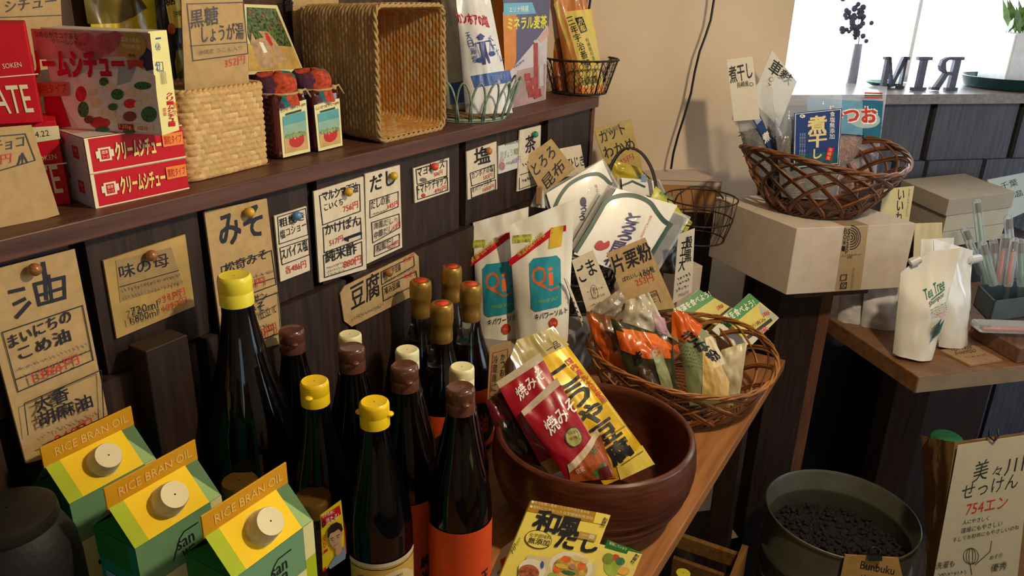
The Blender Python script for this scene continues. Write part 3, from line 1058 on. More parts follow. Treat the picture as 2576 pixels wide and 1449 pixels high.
# small seagrass basket with the brown sugar card
GRASS = mat('seagrass', 'c4a068', 0.75, var=.12, vs=300, bump=.2, bs=700)
GRASS2 = mat('seagrass_tan', 'a98a58', 0.75, var=.12, vs=300, bump=.2, bs=700)
GRASSD = mat('seagrass_honey', 'b8843e', 0.75, var=.12, vs=300, bump=.2, bs=700)
A, B = on_z(480, 462, ZS), on_z(682, 412, ZS)
n = vplane(A, B); ex = (B - A).normalized(); w = (B - A).length
TL, TR = on_pl(448, 238, A - n * .004, n), on_pl(657, 213, A - n * .004, n)
hB = (TL.z + TR.z) / 2 - ZS
wt = (TR - TL).dot(ex)
cb = (A + B) / 2 - n * .046
woven_box('seagrass_basket', cb + Vector((0, 0, .001)), ex, -n, (0, 0, 1), (w / 2, .046), (wt / 2, .049), hB, .014, .0098, .0070, GRASS, GRASS2, 'small upright seagrass basket holding the kraft sugar card, left of the jam jars', 'basket', .0026)
pc = cb - n * -.02; pc = Vector((pc.x, pc.y, ZS + hB * .5))
q = pquad(pc, facing(-12, 7), (453, -75), (605, -78), (634, 300), (468, 300))
mb, d = card(q, KRAFT)
d.L([(470, 10), (612, 6), (623, 135), (485, 153)], 2.6, INK, True)
d.L([(478, 116), (618, 106)], 2, INK)
d.T('黒糖', 479, 72, 549, 60, 46, INK, .025); d.T('しょうが湯', 508, 108, 613, 98, 42, INK, .02)
d.T('沖縄産 うこん入り', 498, 140, 608, 126, 13, GREY); d.T('352円', 565, 172, 616, 160, 22, RED, .01)
put('price_card', mb, label='tall kraft card with boxed black writing standing in the seagrass basket', cat='sign')
# postcard
pc = on_y(690, 100, .868)
q = pquad(pc, facing(10, 14), (605, 10), (697, 13), (766, 184), (610, 188))
mb, d = card(q, mat('postcard_cream', 'd8cf9a', .35, var=.03), .0006)
d.P([(620, 18), (693, 22), (735, 120), (640, 130), (622, 90)], mat('postcard_foliage', '56683e', .4, var=.7, vs=260))
d.P([(622, 110), (735, 118), (758, 172), (625, 180)], mat('postcard_sand', 'c2a25a', .4, var=.2, vs=60))
SACK = mat('sack_print', 'b99a78', .5, var=.2, vs=120)
d.P([(632, 82), (642, 100), (668, 92), (690, 150), (700, 168), (652, 170), (630, 110)], SACK)
d.P([(648, 78), (672, 80), (690, 100), (722, 150), (700, 158), (682, 118)], SACK); d.P([(664, 82), (672, 84), (686, 112), (682, 118), (670, 100)], RED)
d.P([(650, 105), (660, 108), (672, 132), (662, 134)], PWHITE)
for x, y in ((628, 30), (705, 60), (660, 40), (680, 70)): d.E(x, y, 3, 3, RED, 8)
put('postcard', mb, label='photo postcard of two cloth sacks under foliage, propped behind the jam jars', cat='postcard')
# jam jars
JAM = mat('tomato_jam', '4a0f10', .06, var=.15, vs=60, coat=1.0)
TART = [mat('tartan_orange', 'b8462a', .9, var=.35, vs=220, bump=.3, bs=900), mat('tartan_teal', '1f6a6a', .9, var=.3, vs=260, bump=.3, bs=900), mat('tartan_plum', '5a2c4a', .9, var=.3, vs=260, bump=.3, bs=900)]
TWINE = mat('twine', 'b09a68', .9, var=.2)
def jam_jar(pbl, pbr, lab, label):
    A, B = on_z(*pbl, ZS), on_z(*pbr, ZS)
    n = vplane(A, B); ex = (B - A).normalized(); w = (B - A).length
    c = (A + B) / 2 - n * w / 2; c.z = ZS
    root = thing('jam_jar', c, label, 'jar', 'tomato jam jars')
    h = .083
    mb = MB(); mb.rbox(A + Vector((0, 0, .0005)), B - A, -n * w, (0, 0, h), JAM, .007, 3); put('glass_body', mb, root)
    q = pquad(A + n * .0006, n, *lab)
    mb, d = card(q, mat('label_cream', 'e2dca0', .45, var=.02), .0004)
    d.rect(.09, .20, .92, .93, mat('label_teal', '8fb4a0', .45, var=.12, vs=40)); d.rect(.09, .62, .92, .93, mat('label_sand', 'c8a468', .45, var=.12, vs=60)); d.rect(.09, .20, .92, .38, mat('label_sky', '5aa0a4', .45, var=.1, vs=40))
    d.text('たいせつのトマトJAM', .04, .045, .95, .125, mat('label_red_ink', 'a0452a', .5, var=0), .01); d.rect(.2, .15, .78, .19, DGRN)
    d.ell(.52, .72, .27, .135, mat('label_tomato', 'c02a20', .4, var=.1)); d.poly([(.42, .575), (.52, .60), (.63, .565), (.56, .625), (.48, .625)], GRNP); d.ell(.46, .67, .04, .022, mat('label_shine', 'e08a78', .4), 10)
    for i in range(6): d.ell(.2 + .12 * i, .60 + .02 * (i % 2), .07, .05, mat('label_leaf', '8aa060', .5, var=.2), 10)
    put('paper_label', mb, root)
    mb = MB()
    cz = c + Vector((0, 0, h))
    R = w * .52
    seg = 64
    rows = [(1.0, 1.0), (.66, .72), (.32, .4), (0, 0)]           # skirt rows: share of its drop
    vs, fsl = [], {0: [], 1: [], 2: []}
    prof = [(R * .93, .001), (R * 1.0, .007), (R * 1.02, .013), (R * .96, .019), (R * .8, .0225), (R * .4, .024), (.0008, .0245)]
    sq = math.atan2(ex.y, ex.x)
    for t, _ in rows:
        for i in range(seg):
            an = 2 * math.pi * i / seg
            L = .007 + .012 * abs(math.cos(2 * (an - sq) + .5)) ** 1.5
            rip = .0028 * math.sin(9 * an + 2 * t) + .002 * math.sin(5 * an + 1)
            k = R * .93 + L * .55 * t + rip * t
            vs.append(cz + Vector((k * math.cos(an), k * math.sin(an), .001 - L * t + .003 * t * math.sin(6 * an))))
    for (r, z) in prof[1:]:
        for i in range(seg):
            an = 2 * math.pi * i / seg
            k = r * (1 + .045 * math.cos(4 * (an - sq)) + .02 * math.sin(7 * an + r * 90))
            vs.append(cz + Vector((k * math.cos(an), k * math.sin(an), z + .0022 * math.sin(3 * an + r * 60))))
    nrow = len(rows) + len(prof) - 1
    for j in range(nrow - 1):
        for i in range(seg):
            p = (vs[j * seg + i] + vs[(j + 1) * seg + i]) / 2 - cz
            x, y = p.dot(ex) / R, p.dot(n) / R
            k = 0
            if x > .55 and y > -.2: k = 1
            elif x < -.62 or (y < -.35 and x < .3): k = 2
            elif j < 3 and x < -.25: k = 1
            fsl[k].append((j * seg + i, j * seg + (i + 1) % seg, (j + 1) * seg + (i + 1) % seg, (j + 1) * seg + i))
    for k in fsl:
        if fsl[k]: mb.add(vs, fsl[k], TART[k], True)
    cc = put('cloth_cover', mb, root)
    mb = MB()
    mb.tube([cz + Vector((R * .97 * math.cos(2 * math.pi * i / 40), R * .97 * math.sin(2 * math.pi * i / 40), -.0005)) for i in range(40)], .0018, TWINE, 6, True)
    kx = ex * (w * .38) + n * (w * .40)
    mb.blob(cz + kx, .0042, TWINE, 10, 6)
    for s in (1, .3): mb.tube([cz + kx, cz + kx + ex * .010 * s + Vector((0, 0, .003)), cz + kx + ex * .020 * s + Vector((0, 0, -.010))], .0016, TWINE, 6)
    put('string', mb, cc)
    return root
jam_jar((700, 404), (781, 388), ((702, 270), (770, 250), (781, 381), (712, 397)), 'left of the two tomato jam jars, its tartan cover red at the front')
jam_jar((797, 385), (862, 370), ((790, 265), (854, 247), (862, 366), (801, 381)), 'right of the two tomato jam jars, against the overturned basket')
# big basket on its side
A, B = on_z(955, 363, ZS), on_z(1117, 325, ZS)
n = vplane(A, B); ex = (B - A).normalized(); w = (B - A).length + .004
hh = (on_pl(937, 14, A, n).z + on_pl(1108, 8, A, n).z) / 2 - ZS
dep = .145
cen = (A + B) / 2; cen.z = ZS + hh / 2 + .001
woven_box('seagrass_basket', cen - n * dep, ex, Vector((0, 0, 1)), n, (w / 2 * .93, hh / 2 * .93), (w / 2, hh / 2), dep, .016, .0135, .0062, GRASS2, GRASSD, 'large seagrass basket lying on its side with the opening towards the viewer', 'basket', .0019, .003, (.0062, .0135))
pc = on_y(790, 20, .905)
q = pquad(pc, facing(-5, 0), (730, -60), (850, -60), (850, 60), (740, 60)); q[2].z = q[3].z = ZS + .001
mb, d = card(q, KRAFT); d.VT('品質', 727, -5, 727, 30, 20, INK, .02)
put('price_card', mb, label='kraft card standing behind the overturned basket, mostly hidden at the top edge', cat='sign')
# teal wire basket with salt bags
TEAL = mat('verdigris_wire', '8fa493', .55, metal=.2, var=.3, vs=90)
bc = Vector((1.176, .795, ZS))
tb = thing('wire_basket', bc, 'pale green wire basket of looped hoops holding white salt bags', 'basket')
rb_, rt_, hb_ = .076, .100, .066
mb = MB()
NL = 22
for k in range(NL):
    a0 = 2 * math.pi * k / NL
    pts = []
    for i in range(21):
        t = i / 20
        hgt = math.sin(math.pi * t) ** .55
        a = a0 + (t - .5) * .34
        r = rb_ + (rt_ - rb_) * hgt
        pts.append(bc + Vector((r * math.cos(a), r * math.sin(a), .003 + hb_ * hgt)))
    mb.tube(pts, .0019, TEAL, 6)
put('hoops', mb, tb)
mb = MB()
for z, r in ((.003, rb_), (.0, rb_ * .98)):
    mb.tube([bc + Vector((r * math.cos(2 * math.pi * i / 60), r * math.sin(2 * math.pi * i / 60), z + .002)) for i in range(60)], .0021, TEAL, 6, True)
for k in range(-3, 4):
    y = k * rb_ / 3.6; x = math.sqrt(rb_ ** 2 - y * y)
    mb.tube([bc + Vector((-x, y, .003)), bc + Vector((x, y, .003))], .0016, TEAL, 6)
put('base_ring', mb, tb)
mb = MB(); mb.lathe(bc + Vector((0, 0, .0048)), [(rb_ * .95, 0), (rb_ * .95, .004)], mat('woven_mat', '6e5a3c', .9, var=.5, vs=200), 40); put('round_mat', mb, tb)
SALTB = mat('salt_bag_white', 'dfe1e6', .3, var=.04, vs=30, coat=.3)
SALTC = mat('salt_bag_milky', 'd0ccb4', .25, var=.1, vs=30, coat=.3)
pb = Vector((bc.x - .012, bc.y - .005, ZS + .012))
q = pquad(pb, facing(-42, 9), (1143, -55), (1222, -60), (1290, 284), (1172, 288))
mb, d = pouch(q, SALTB, .022, 'stand', wr=.005, seed=1.4)
d.P([(1180, 192), (1282, 176), (1288, 206), (1188, 222)], mat('salt_band_blue', '4a6ab0', .35, var=.05))
SRED = mat('salt_red', 'c01c38', .4, var=0)
d.T('カンホアの塩', 1152, 58, 1228, 70, 30, SRED, .05, (-.25, -.97))
d.VT('天日海塩', 1172, 82, 1190, 160, 11, BLUP); d.VT('ベトナム', 1224, 92, 1262, 155, 12, BLUP)
FIG = mat('salt_figure_blue', '3a4a8a', .4, var=0)
d.P([(1198, 108), (1212, 106), (1216, 132), (1226, 160), (1222, 162), (1212, 140), (1214, 164), (1206, 164), (1202, 134)], FIG); d.E(1202, 98, 7, 6, FIG); d.P([(1190, 98), (1214, 95), (1202, 86)], FIG)
d.L([(1188, 112), (1228, 104)], 3, FIG); d.L([(1190, 112), (1202, 150)], 1.3, FIG); d.L([(1190, 112), (1194, 152)], 1.3, FIG); d.L([(1228, 104), (1224, 136)], 1.3, FIG); d.L([(1228, 104), (1238, 136)], 1.3, FIG)
d.E(1200, 153, 9, 6, FIG); d.E(1231, 137, 9, 6, FIG)
d.T('石臼挽き', 1228, 205, 1268, 198, 13, mat('pale_blue_print', '8aa4d8', .4, var=0), .01)
put('salt_bag', mb, label='white salt bag with red lettering and a blue carrier figure, in the green wire basket', cat='bag', group='salt bags')
q = pquad(pb + Vector((.01, .068, 0)), facing(-48, 6), (1108, -40), (1160, -60), (1235, 285), (1120, 290))
mb, d = pouch(q, SALTC, .02, 'stand', wr=.007, seed=5.4)
d.P([(1128, 210), (1180, 200), (1185, 250), (1132, 262)], mat('salt_band_blue', '4a6ab0'))
put('salt_bag', mb, label='creamier salt bag behind, squeezed between the white bag and the big basket', cat='bag', group='salt bags')
# green-yellow packet behind
pb = on_y(1228, 60, .89)
q = pquad(pb, facing(-25, 3), (1185, -60), (1258, -60), (1262, 140), (1195, 140)); q[2].z = q[3].z = ZS + .001
mb, D = box_from(q[3], q[2], -qn(q) * .02, q[0].z - ZS, (mat('lime_packet', 'b8b040', .4, var=.05),) * 3)
D['front'].T('100%使用', 1198, 6, 1242, 4, 9, INK)
for k in range(6): D['front'].scribble(1212, 20 + k * 9, 1252, 18 + k * 9, 6, INK, 6, 1.4)
D['front'].scribble(1212, 92, 1250, 90, 5, INK, 6, 1.3)
put('lime_packet', mb, label='yellow-green printed packet standing behind the white salt bag', cat='packet')
# barley tea box
WT = mat('tea_box_white', 'd4cdd2', .35, var=.04, vs=30)
mb, D = carton_box((WT, ORNP, WT), (1271, 277), (1370, 252), ZS, (1264, -40), depth=.03)
d = D['front']
d.P([(1264, -40), (1385, -45), (1380, 70), (1374, 80), (1270, 190)], mat('tea_box_slate', '5a5a7a', .35, var=.12, vs=20))
d.P([(1264, 30), (1298, 30), (1298, 150), (1290, 180), (1274, 270), (1270, 200)], mat('tea_box_orange', 'd88a3a', .35, var=.08))
d.P([(1282, 180), (1345, 105), (1377, 62), (1372, 250), (1278, 272)], WT)
d.P([(1300, 178), (1372, 160), (1370, 250), (1290, 270)], mat('tea_box_table', 'b89a98', .4, var=.15, vs=30))
d.P([(1266, 8), (1338, 6), (1348, 34), (1266, 38)], mat('tea_box_cyan', '6ab4d4', .35, var=.03)); d.T('エリナ特選', 1280, 32, 1328, 29, 15, PWHITE, .01)
d.T('ミネラル麦茶', 1276, 76, 1374, 70, 32, mat('tea_yellow', 'e8e04a', .35, var=0), .05)
TC = mat('tea_cubes', 'b04a48', .3, var=.25, vs=80); GLS = mat('tea_glass_print', 'cfc6cc', .3, var=.1)
d.P([(1341, 105), (1352, 103), (1353, 232), (1342, 234)], TC); d.P([(1354, 118), (1366, 116), (1366, 215), (1356, 218)], GLS); d.E(1347, 104, 7, 4, GLS, 12)
d.P([(1352, 98), (1378, 65), (1378, 88), (1360, 108)], mat('tea_hand', 'd8b0a8', .4, var=.05))
for x, y in ((1318, 186), (1322, 208), (1326, 226), (1333, 196), (1344, 225)): d.P([(x, y), (x + 14, y - 3), (x + 16, y + 17), (x + 2, y + 20)], TC)
d.P([(1335, 235), (1355, 228), (1362, 240), (1343, 250)], TC); d.scribble(1290, 172, 1316, 152, 6, BLUP, 6, 1.4)
put('tea_box', mb, label='tall barley tea box with yellow title and a picture of a pouring glass', cat='box')
# brown wire basket with tea bags
WIREB = mat('rusty_wire', '3a2c24', .5, metal=.4, var=.4, vs=120)
bc = on_z(1462, 150, ZS + .072); bc = Vector((bc.x, bc.y, ZS)); rb_, rt_, hb_ = .060, .082, .072
wb = thing('wire_basket', bc, 'brown chicken-wire basket at the right end of the shelf with tea bags', 'basket')
def WP(a, t): r = rb_ + (rt_ - rb_) * t; return bc + Vector((r * math.cos(a), r * math.sin(a), .003 + hb_ * t))
mb = MB()
mb.tube([WP(2 * math.pi * i / 60, 1) for i in range(60)], .0022, WIREB, 6, True)
mb.tube([WP(2 * math.pi * i / 60, .98) + Vector((.0035 * math.cos(i), .0035 * math.sin(i), .002 * math.cos(i * 1.7))) for i in range(60)], .001, WIREB, 5, True)
put('rim', mb, wb)
mb = MB()
N = 30; rows = 5
for k in range(N):
    for sgn in (1, -1):
        pts = []
        for j in range(rows + 1):
            t0 = j / rows
            ph = (j % 2)
            a = 2 * math.pi * (k + .5 * (ph if sgn > 0 else 1 - ph)) / N
            pts += [WP(a, t0), WP(a, min(1, t0 + .07))]
        mb.tube(pts, .0007, WIREB, 4)
put('wire_mesh', mb, wb)
for k in range(8):
    a = 2 * math.pi * (k + .35) / 8
    mb = MB(); mb.tube([WP(a, 0), WP(a, .5), WP(a, 1)], .0017, WIREB, 6); put('stay', mb, wb)
mb = MB()
mb.tube([WP(2 * math.pi * i / 50, 0) for i in range(50)], .0022, WIREB, 6, True)
mb.lathe(bc + Vector((0, 0, .001)), [(rb_ * .96, 0), (rb_ * .96, .0015)], mat('basket_floor', '2a241e', .8, var=.3), 40)
put('base_ring', mb, wb)
ORB = mat('tea_bag_orange', 'c87838', .4, var=.2, vs=20, coat=.2)
pb = bc + Vector((-.012, -.004, .008))
q = pquad(pb, facing(-55, 5), (1386, -40), (1466, -45), (1522, 236), (1432, 240))
mb, d = pouch(q, ORB, .02, 'stand', wr=.004, seed=8.8)
d.P([(1392, 10), (1404, 0), (1420, 60), (1452, 205), (1440, 225), (1436, 150), (1414, 80)], mat('tea_bag_gold', 'd0b45c', .4, var=.1))
d.P([(1418, 30), (1488, 22), (1521, 228), (1462, 236), (1448, 150)], mat('tea_bag_label', 'e2cd6a', .5, var=.08, vs=20))
d.P([(1456, 220), (1520, 212), (1522, 234), (1462, 237)], ORNP)
d.P([(1444, 46), (1464, 42), (1476, 78), (1458, 85)], INK); d.VT('京都', 1456, 46, 1466, 80, 14, mat('tea_label_ink_light', 'e2cd6a', .5), .02)
d.VT('三年宇治番茶', 1430, 42, 1477, 170, 17, INK, .01); d.VT('有機栽培茶', 1472, 95, 1492, 152, 9, GREY)
d.T('童仙房茶舗', 1460, 214, 1502, 208, 20, INK, .01)
put('tea_bag', mb, label='orange tea bag with a pale yellow label of vertical brush writing in the wire basket', cat='bag', group='tea bags')
q = pquad(pb + Vector((.01, .062, 0)), facing(-60, 4), (1370, -50), (1430, -50), (1465, 240), (1378, 243))
mb, d = pouch(q, mat('tea_bag_dark', '9a7420', .35, var=.3, vs=20, coat=.2), .018, 'stand', wr=.006, seed=9.5)
d.P([(1372, 130), (1440, 120), (1462, 232), (1382, 238)], mat('tea_bag_rust', 'b05a20', .35, var=.2, vs=30))
put('tea_bag', mb, label='darker tea bag tucked behind the labelled one in the wire basket', cat='bag', group='tea bags')
# ------------------------------------------------------------------ price signs pinned under the shelf
NW = Vector((0, -1, 0))
YSG = .7345
PINB = mat('pin_brown', '9c6238', .25, var=.15, vs=200, coat=.5); PINY = mat('pin_yellow', 'd8a62c', .25, var=0, coat=.5); PINU = mat('pin_blue', '5a86c0', .25, var=0, coat=.5); PINR = mat('pin_red', 'd84a3c', .25, var=0, coat=.5); PING = mat('pin_green', '1f8a6a', .25, var=0, coat=.5)
def sign(px, m, label, pl=None, n=None, th=.0025):
    n = n or NW; pl = pl or Vector((0, YSG, 1.2))
    q = pquad(pl, n, *px)
    mb, d = card(q, m, th)
    d.name, d.label = 'price_sign', label
    return mb, d
def hang(mb, label): return put('price_sign', mb, label=label, cat='sign')
# oil sign: long, leaning out over the lower boards
nt_ = Vector((0, -.162, .013)).normalized()
plt = Vector((0, .7345, CAMZ - .235))
mb, d = sign(((-60, 688), (188, 626), (284, 1108), (66, 1166)), KRAFT, '', plt, nt_)
d.L([(108, 664), (112, 690)], 12, INK); d.L([(112, 690), (116, 750)], 10, INK)
d.L([(86, 715), (160, 697), (162, 748), (98, 766)], 9, INK, True); d.L([(100, 742), (158, 724)], 8, INK); d.L([(122, 694), (130, 758)], 8, INK)
d.L([(24, 734), (58, 726)], 9, INK); d.L([(36, 764), (60, 752)], 9, INK); d.L([(42, 796), (72, 762)], 10, INK)
d.L([(4, 836), (206, 768), (233, 905), (44, 985)], 2.6, INK, True); d.L([(36, 955), (228, 880)], 2.2, INK)
d.T('まいにちの', 24, 876, 180, 806, 30, INK, .03); d.T('こめ油', 50, 906, 178, 856, 34, INK, .03)
d.scribble(36, 935, 214, 866, 10, GREY, 18); d.scribble(50, 948, 214, 882, 8, GREY, 14)
d.T('1386円', 76, 962, 192, 912, 26, RED, .01)
d.L([(52, 1012), (246, 928), (252, 1045)], 2.6, INK); d.L([(52, 1012), (62, 1090)], 2.6, INK)
d.T('太香', 84, 1036, 168, 1000, 36, INK, .03); d.T('胡麻油', 92, 1072, 226, 1020, 36, INK, .03)
d.scribble(95, 1095, 255, 1026, 10, GREY, 14); d.T('960円', 130, 1120, 225, 1075, 30, RED, .01); d.L([(95, 1115), (262, 1040)], 2, INK)
hang(mb, 'tall kraft sign with one big ink character at far left, above the green cartons')
pin(76, 676, plt, PINB, 'brown pin at the far left, holding the tall kraft sign above the green cartons', nt_)
# mirin sign in a plastic sleeve
mb, d = sign(((260, 656), (466, 590), (490, 770), (294, 852)), mat('kraft_gold', 'b89858', .6, var=.15, vs=30), '')
d.P([(290, 655), (430, 622), (458, 710), (302, 760)], mat('kraft_patch', 'a08458', .7, var=.1))
d.T('味の母', 302, 703, 426, 668, 34, INK, .02); d.L([(300, 722), (448, 680)], 2, INK)
d.scribble(302, 738, 450, 694, 11, GREY, 18); d.scribble(306, 752, 454, 710, 10, GREY, 18)
d.T('720ml', 322, 792, 390, 772, 20, INK, .005); d.T('1,800ml', 320, 815, 390, 793, 20, INK, .005)
d.T('935円', 400, 758, 458, 738, 18, RED, .0); d.T('1902円', 403, 782, 462, 760, 18, RED, .0)
hang(mb, 'kraft sign with a taped patch and millilitre sizes, second from the left')
pin(370, 640, YSG, PINB, 'dark brown pin in the taped-patch kraft sign, second from the left', NW)
# miso sign
mb, d = sign(((514, 533), (671, 499), (714, 862), (566, 905)), KRAFT, '', plt, nt_)
d.T('みそ', 556, 622, 665, 590, 78, INK, .04)
d.L([(556, 672), (682, 630), (694, 715), (568, 762)], 2.4, INK, True)
d.T('松奇みそ', 566, 690, 672, 650, 26, INK, .02); d.scribble(622, 704, 688, 684, 8, GREY, 10); d.L([(560, 738), (690, 698)], 2, INK); d.T('756円', 600, 736, 666, 716, 22, RED, .005)
d.L([(590, 776), (698, 734), (706, 835), (604, 872)], 2.4, INK, True); d.T('マルサン', 600, 776, 670, 752, 20, INK, .01); d.T('みそ', 622, 792, 664, 780, 24, INK, .02); d.T('ナロイ仕立て', 604, 824, 694, 785, 22, INK, .01)
d.scribble(626, 832, 690, 812, 8, GREY, 9); d.T('840円', 620, 862, 692, 836, 26, RED, .005)
hang(mb, 'tall kraft sign with two big hiragana behind the tallest yellow-capped bottle')
pin(617, 533, plt, PINY, 'yellow pin on the tall sign above the tallest bottle', nt_)
# coarse salt sign
mb, d = sign(((690, 544), (771, 519), (780, 680), (706, 709)), PALE, '')
d.L([(698, 546), (768, 524), (775, 590), (702, 614)], 2, INK, True); d.T('粗挽き', 703, 573, 766, 553, 22, INK, .015); d.T('塩コショー', 705, 602, 770, 574, 22, INK, .01)
d.L([(703, 624), (776, 600), (778, 640), (709, 666)], 2, INK, True); d.T('スパイス塩', 708, 655, 774, 628, 28, INK, .02); d.T('各486円', 718, 690, 770, 672, 20, RED, .005)
hang(mb, 'small pale sign held by the blue pin')
pin(737, 541, YSG, PINU, 'blue pin on the small pale sign', NW)
# soy sauce sign
mb, d = sign(((789, 482), (914, 444), (922, 677), (804, 711)), PALE, '')
for b in (((803, 492), (904, 464), (906, 531), (811, 566)), ((812, 573), (906, 548), (909, 600), (815, 636)), ((813, 642), (909, 608), (911, 668), (816, 698))): d.L(b, 2.2, INK, True)
d.T('マルシマ正油', 812, 507, 900, 483, 26, INK, .015); d.T('こいくち', 816, 531, 862, 515, 18, INK, .015); d.T('756円', 863, 536, 900, 522, 18, RED, .005)
d.T('かけぽん', 818, 592, 906, 566, 28, INK, .01); d.T('517円', 828, 620, 862, 606, 16, RED, .005); d.L([(868, 600), (906, 586)], 7, INK); d.P([(862, 602), (876, 592), (876, 608)], INK)
d.T('純米酢', 818, 662, 896, 637, 30, INK, .02); d.T('880円', 863, 676, 908, 660, 20, RED, .005)
for k in range(3): d.scribble(820, 676 + k * 9, 860, 662 + k * 9, 6, GREY, 8, 1.2)
hang(mb, 'pale sign with three boxed prices and a scribbled arrow, left of its narrower neighbour')
pin(867, 481, YSG, PINY, 'yellow pin on the sign with three boxed prices and an arrow', NW)
# dashi sign
mb, d = sign(((918, 438), (1006, 415), (1012, 622), (923, 664)), PALE, '')
d.T('だし', 931, 484, 994, 462, 38, INK, .035)
for b in (((930, 505), (1001, 482), (1001, 520), (930, 548)), ((934, 560), (1003, 538), (1005, 572), (937, 611)), ((941, 617), (1004, 588), (1004, 618), (941, 645))): d.L(b, 2, INK, True)
d.T('だしの素', 933, 528, 980, 510, 24, INK, .01); d.T('345円', 972, 528, 1002, 517, 14, RED, .005); d.scribble(934, 542, 972, 530, 6, GREY, 9, 1.2)
d.T('洋風だし', 938, 578, 986, 562, 18, INK, .01); d.T('中華だし', 939, 602, 984, 582, 18, INK, .01); d.T('各', 992, 558, 998, 556, 12, RED); d.T('410円', 985, 580, 1004, 570, 14, RED, .02)
d.T('和風だし', 944, 636, 992, 614, 24, INK, .01); d.T('420円', 974, 630, 1002, 615, 14, RED, .005)
hang(mb, 'narrow pale sign headed with two large kana, touching the sign with an arrow')
pin(981, 441, YSG, PINY, 'yellow pin on the narrow sign headed with two large kana', NW)
# mayonnaise sign
mb, d = sign(((1040, 424), (1130, 397), (1131, 482), (1044, 511)), PALE, '')
d.L([(1046, 426), (1124, 404), (1124, 442), (1049, 464)], 2, INK, True); d.L([(1048, 468), (1125, 446), (1126, 478), (1050, 502)], 2, INK, True)
d.T('マヨネーズ', 1050, 446, 1118, 420, 24, INK, .015); d.T('506円', 1091, 446, 1113, 438, 12, RED, .005); d.E(1064, 452, 9, 5, GREY, 14)
d.T('トマトケチャップ', 1050, 490, 1125, 462, 24, INK, .01); d.T('496円', 1092, 488, 1122, 478, 13, RED, .005); d.E(1064, 491, 5, 5, RED, 12)
hang(mb, 'small squarish pale sign with two boxed lines under the red pin')
pin(1084, 418, YSG, PINR, 'red pin on the squarish sign', NW)
# salt sign
mb, d = sign(((1174, 382), (1249, 356), (1251, 476), (1177, 503)), PALE, '')
d.T('塩', 1193, 417, 1233, 407, 42, INK, .03)
d.L([(1182, 436), (1243, 414), (1243, 448), (1186, 468)], 2, INK, True); d.L([(1184, 474), (1246, 452), (1246, 476), (1186, 498)], 2, INK, True)
d.T('カンホアの塩', 1186, 451, 1240, 430, 18, INK, .01); d.T('583円', 1215, 454, 1238, 446, 12, RED, .005); d.T('キパワーソルト', 1187, 487, 1236, 460, 14, INK, .01); d.T('1650円', 1214, 484, 1242, 474, 12, RED, .005)
hang(mb, 'pale sign with one big ink character above two boxed lines, right of the squarish sign')
pin(1221, 379, YSG, mat('pin_ochre', 'b8742c', .25, var=0, coat=.5), 'ochre pin on the sign with one big ink character, right of the red pin', NW)
# doodled card and tea sign
mb, d = sign(((1254, 368), (1307, 353), (1311, 420), (1254, 438)), mat('doodle_paper', 'd4d8d4', .6, var=.02), '')
TC_ = mat('tomato_doodle', 'b07a80', .6); d.T('青ぴょうたん', 1258, 402, 1306, 388, 20, mat('doodle_yellow', '9aa070', .6), .0)
d.E(1262, 418, 8, 11, TC_, 16); d.E(1262, 403, 6, 5, mat('doodle_pink', 'c8a8ac', .6), 12); d.E(1300, 380, 6, 8, mat('doodle_yellow', '9aa070'), 12); d.scribble(1268, 366, 1304, 358, 6, GREY, 9, 1.2)
d.T('100g', 1272, 417, 1286, 413, 9, GREY); d.T('410円', 1286, 414, 1307, 408, 16, mat('purple_marker', '9a5aa0', .5))
hang(mb, 'small bluish white card with a coloured doodle, pinned beside the tea sign')
mb, d = sign(((1308, 328), (1361, 315), (1356, 465), (1301, 482)), PALE, '', Vector((0, YSG - .002, 1.2)))
d.T('茶', 1320, 388, 1346, 378, 44, INK, .03); d.L([(1308, 440), (1352, 426)], 1.6, INK); d.L([(1306, 448), (1306, 476), (1345, 462)], 1.6, INK); d.scribble(1312, 420, 1350, 408, 10, INK, 6); d.scribble(1312, 458, 1340, 450, 9, INK, 5)
hang(mb, 'narrow pale sign under the green pin')
pin(1338, 337, YSG - .002, PING, 'green pin on the narrow tea sign', NW)
# tofu sign on the lower boards
pt = Vector((0, .7235, 1.0))
q = [on_y(x, y, .7235) for x, y in ((868, 720), (1042, 635), (1053, 645), (1057, 735), (885, 822), (866, 808), (856, 740))]
mb = MB(); mb.prism(q, (0, .0022, 0), KRAFT)
sk = Skin(pquad(pt, NW, (862, 728), (1046, 636), (1058, 730), (868, 822))); d = Draw(mb, sk)
d.T('豆腐', 884, 782, 956, 742, 62, INK, .02); d.L([(958, 684), (1040, 644), (1042, 668), (960, 716)], 2, INK, True); d.L([(961, 722), (1046, 682), (1050, 712), (964, 757)], 2, INK, True)
d.T('おぼろや豆腐', 962, 700, 1008, 680, 18, INK, .01); d.T('453円', 1013, 664, 1041, 651, 14, RED); d.T('凍み豆腐', 966, 742, 1006, 722, 18, INK, .01); d.T('464円', 1014, 704, 1044, 692, 14, RED)
d.scribble(966, 712, 1040, 674, 7, GREY, 14, 1.3); d.scribble(970, 752, 1030, 722, 7, GREY, 11, 1.3); d.scribble(884, 802, 958, 766, 9, GREY, 14, 1.4)
put('price_sign', mb, label='wide kraft sign with clipped corners above the gold-topped bottles', cat='sign')
pin(969, 684, .7235, PINB, 'brown pin on the wide sign with clipped corners', NW)
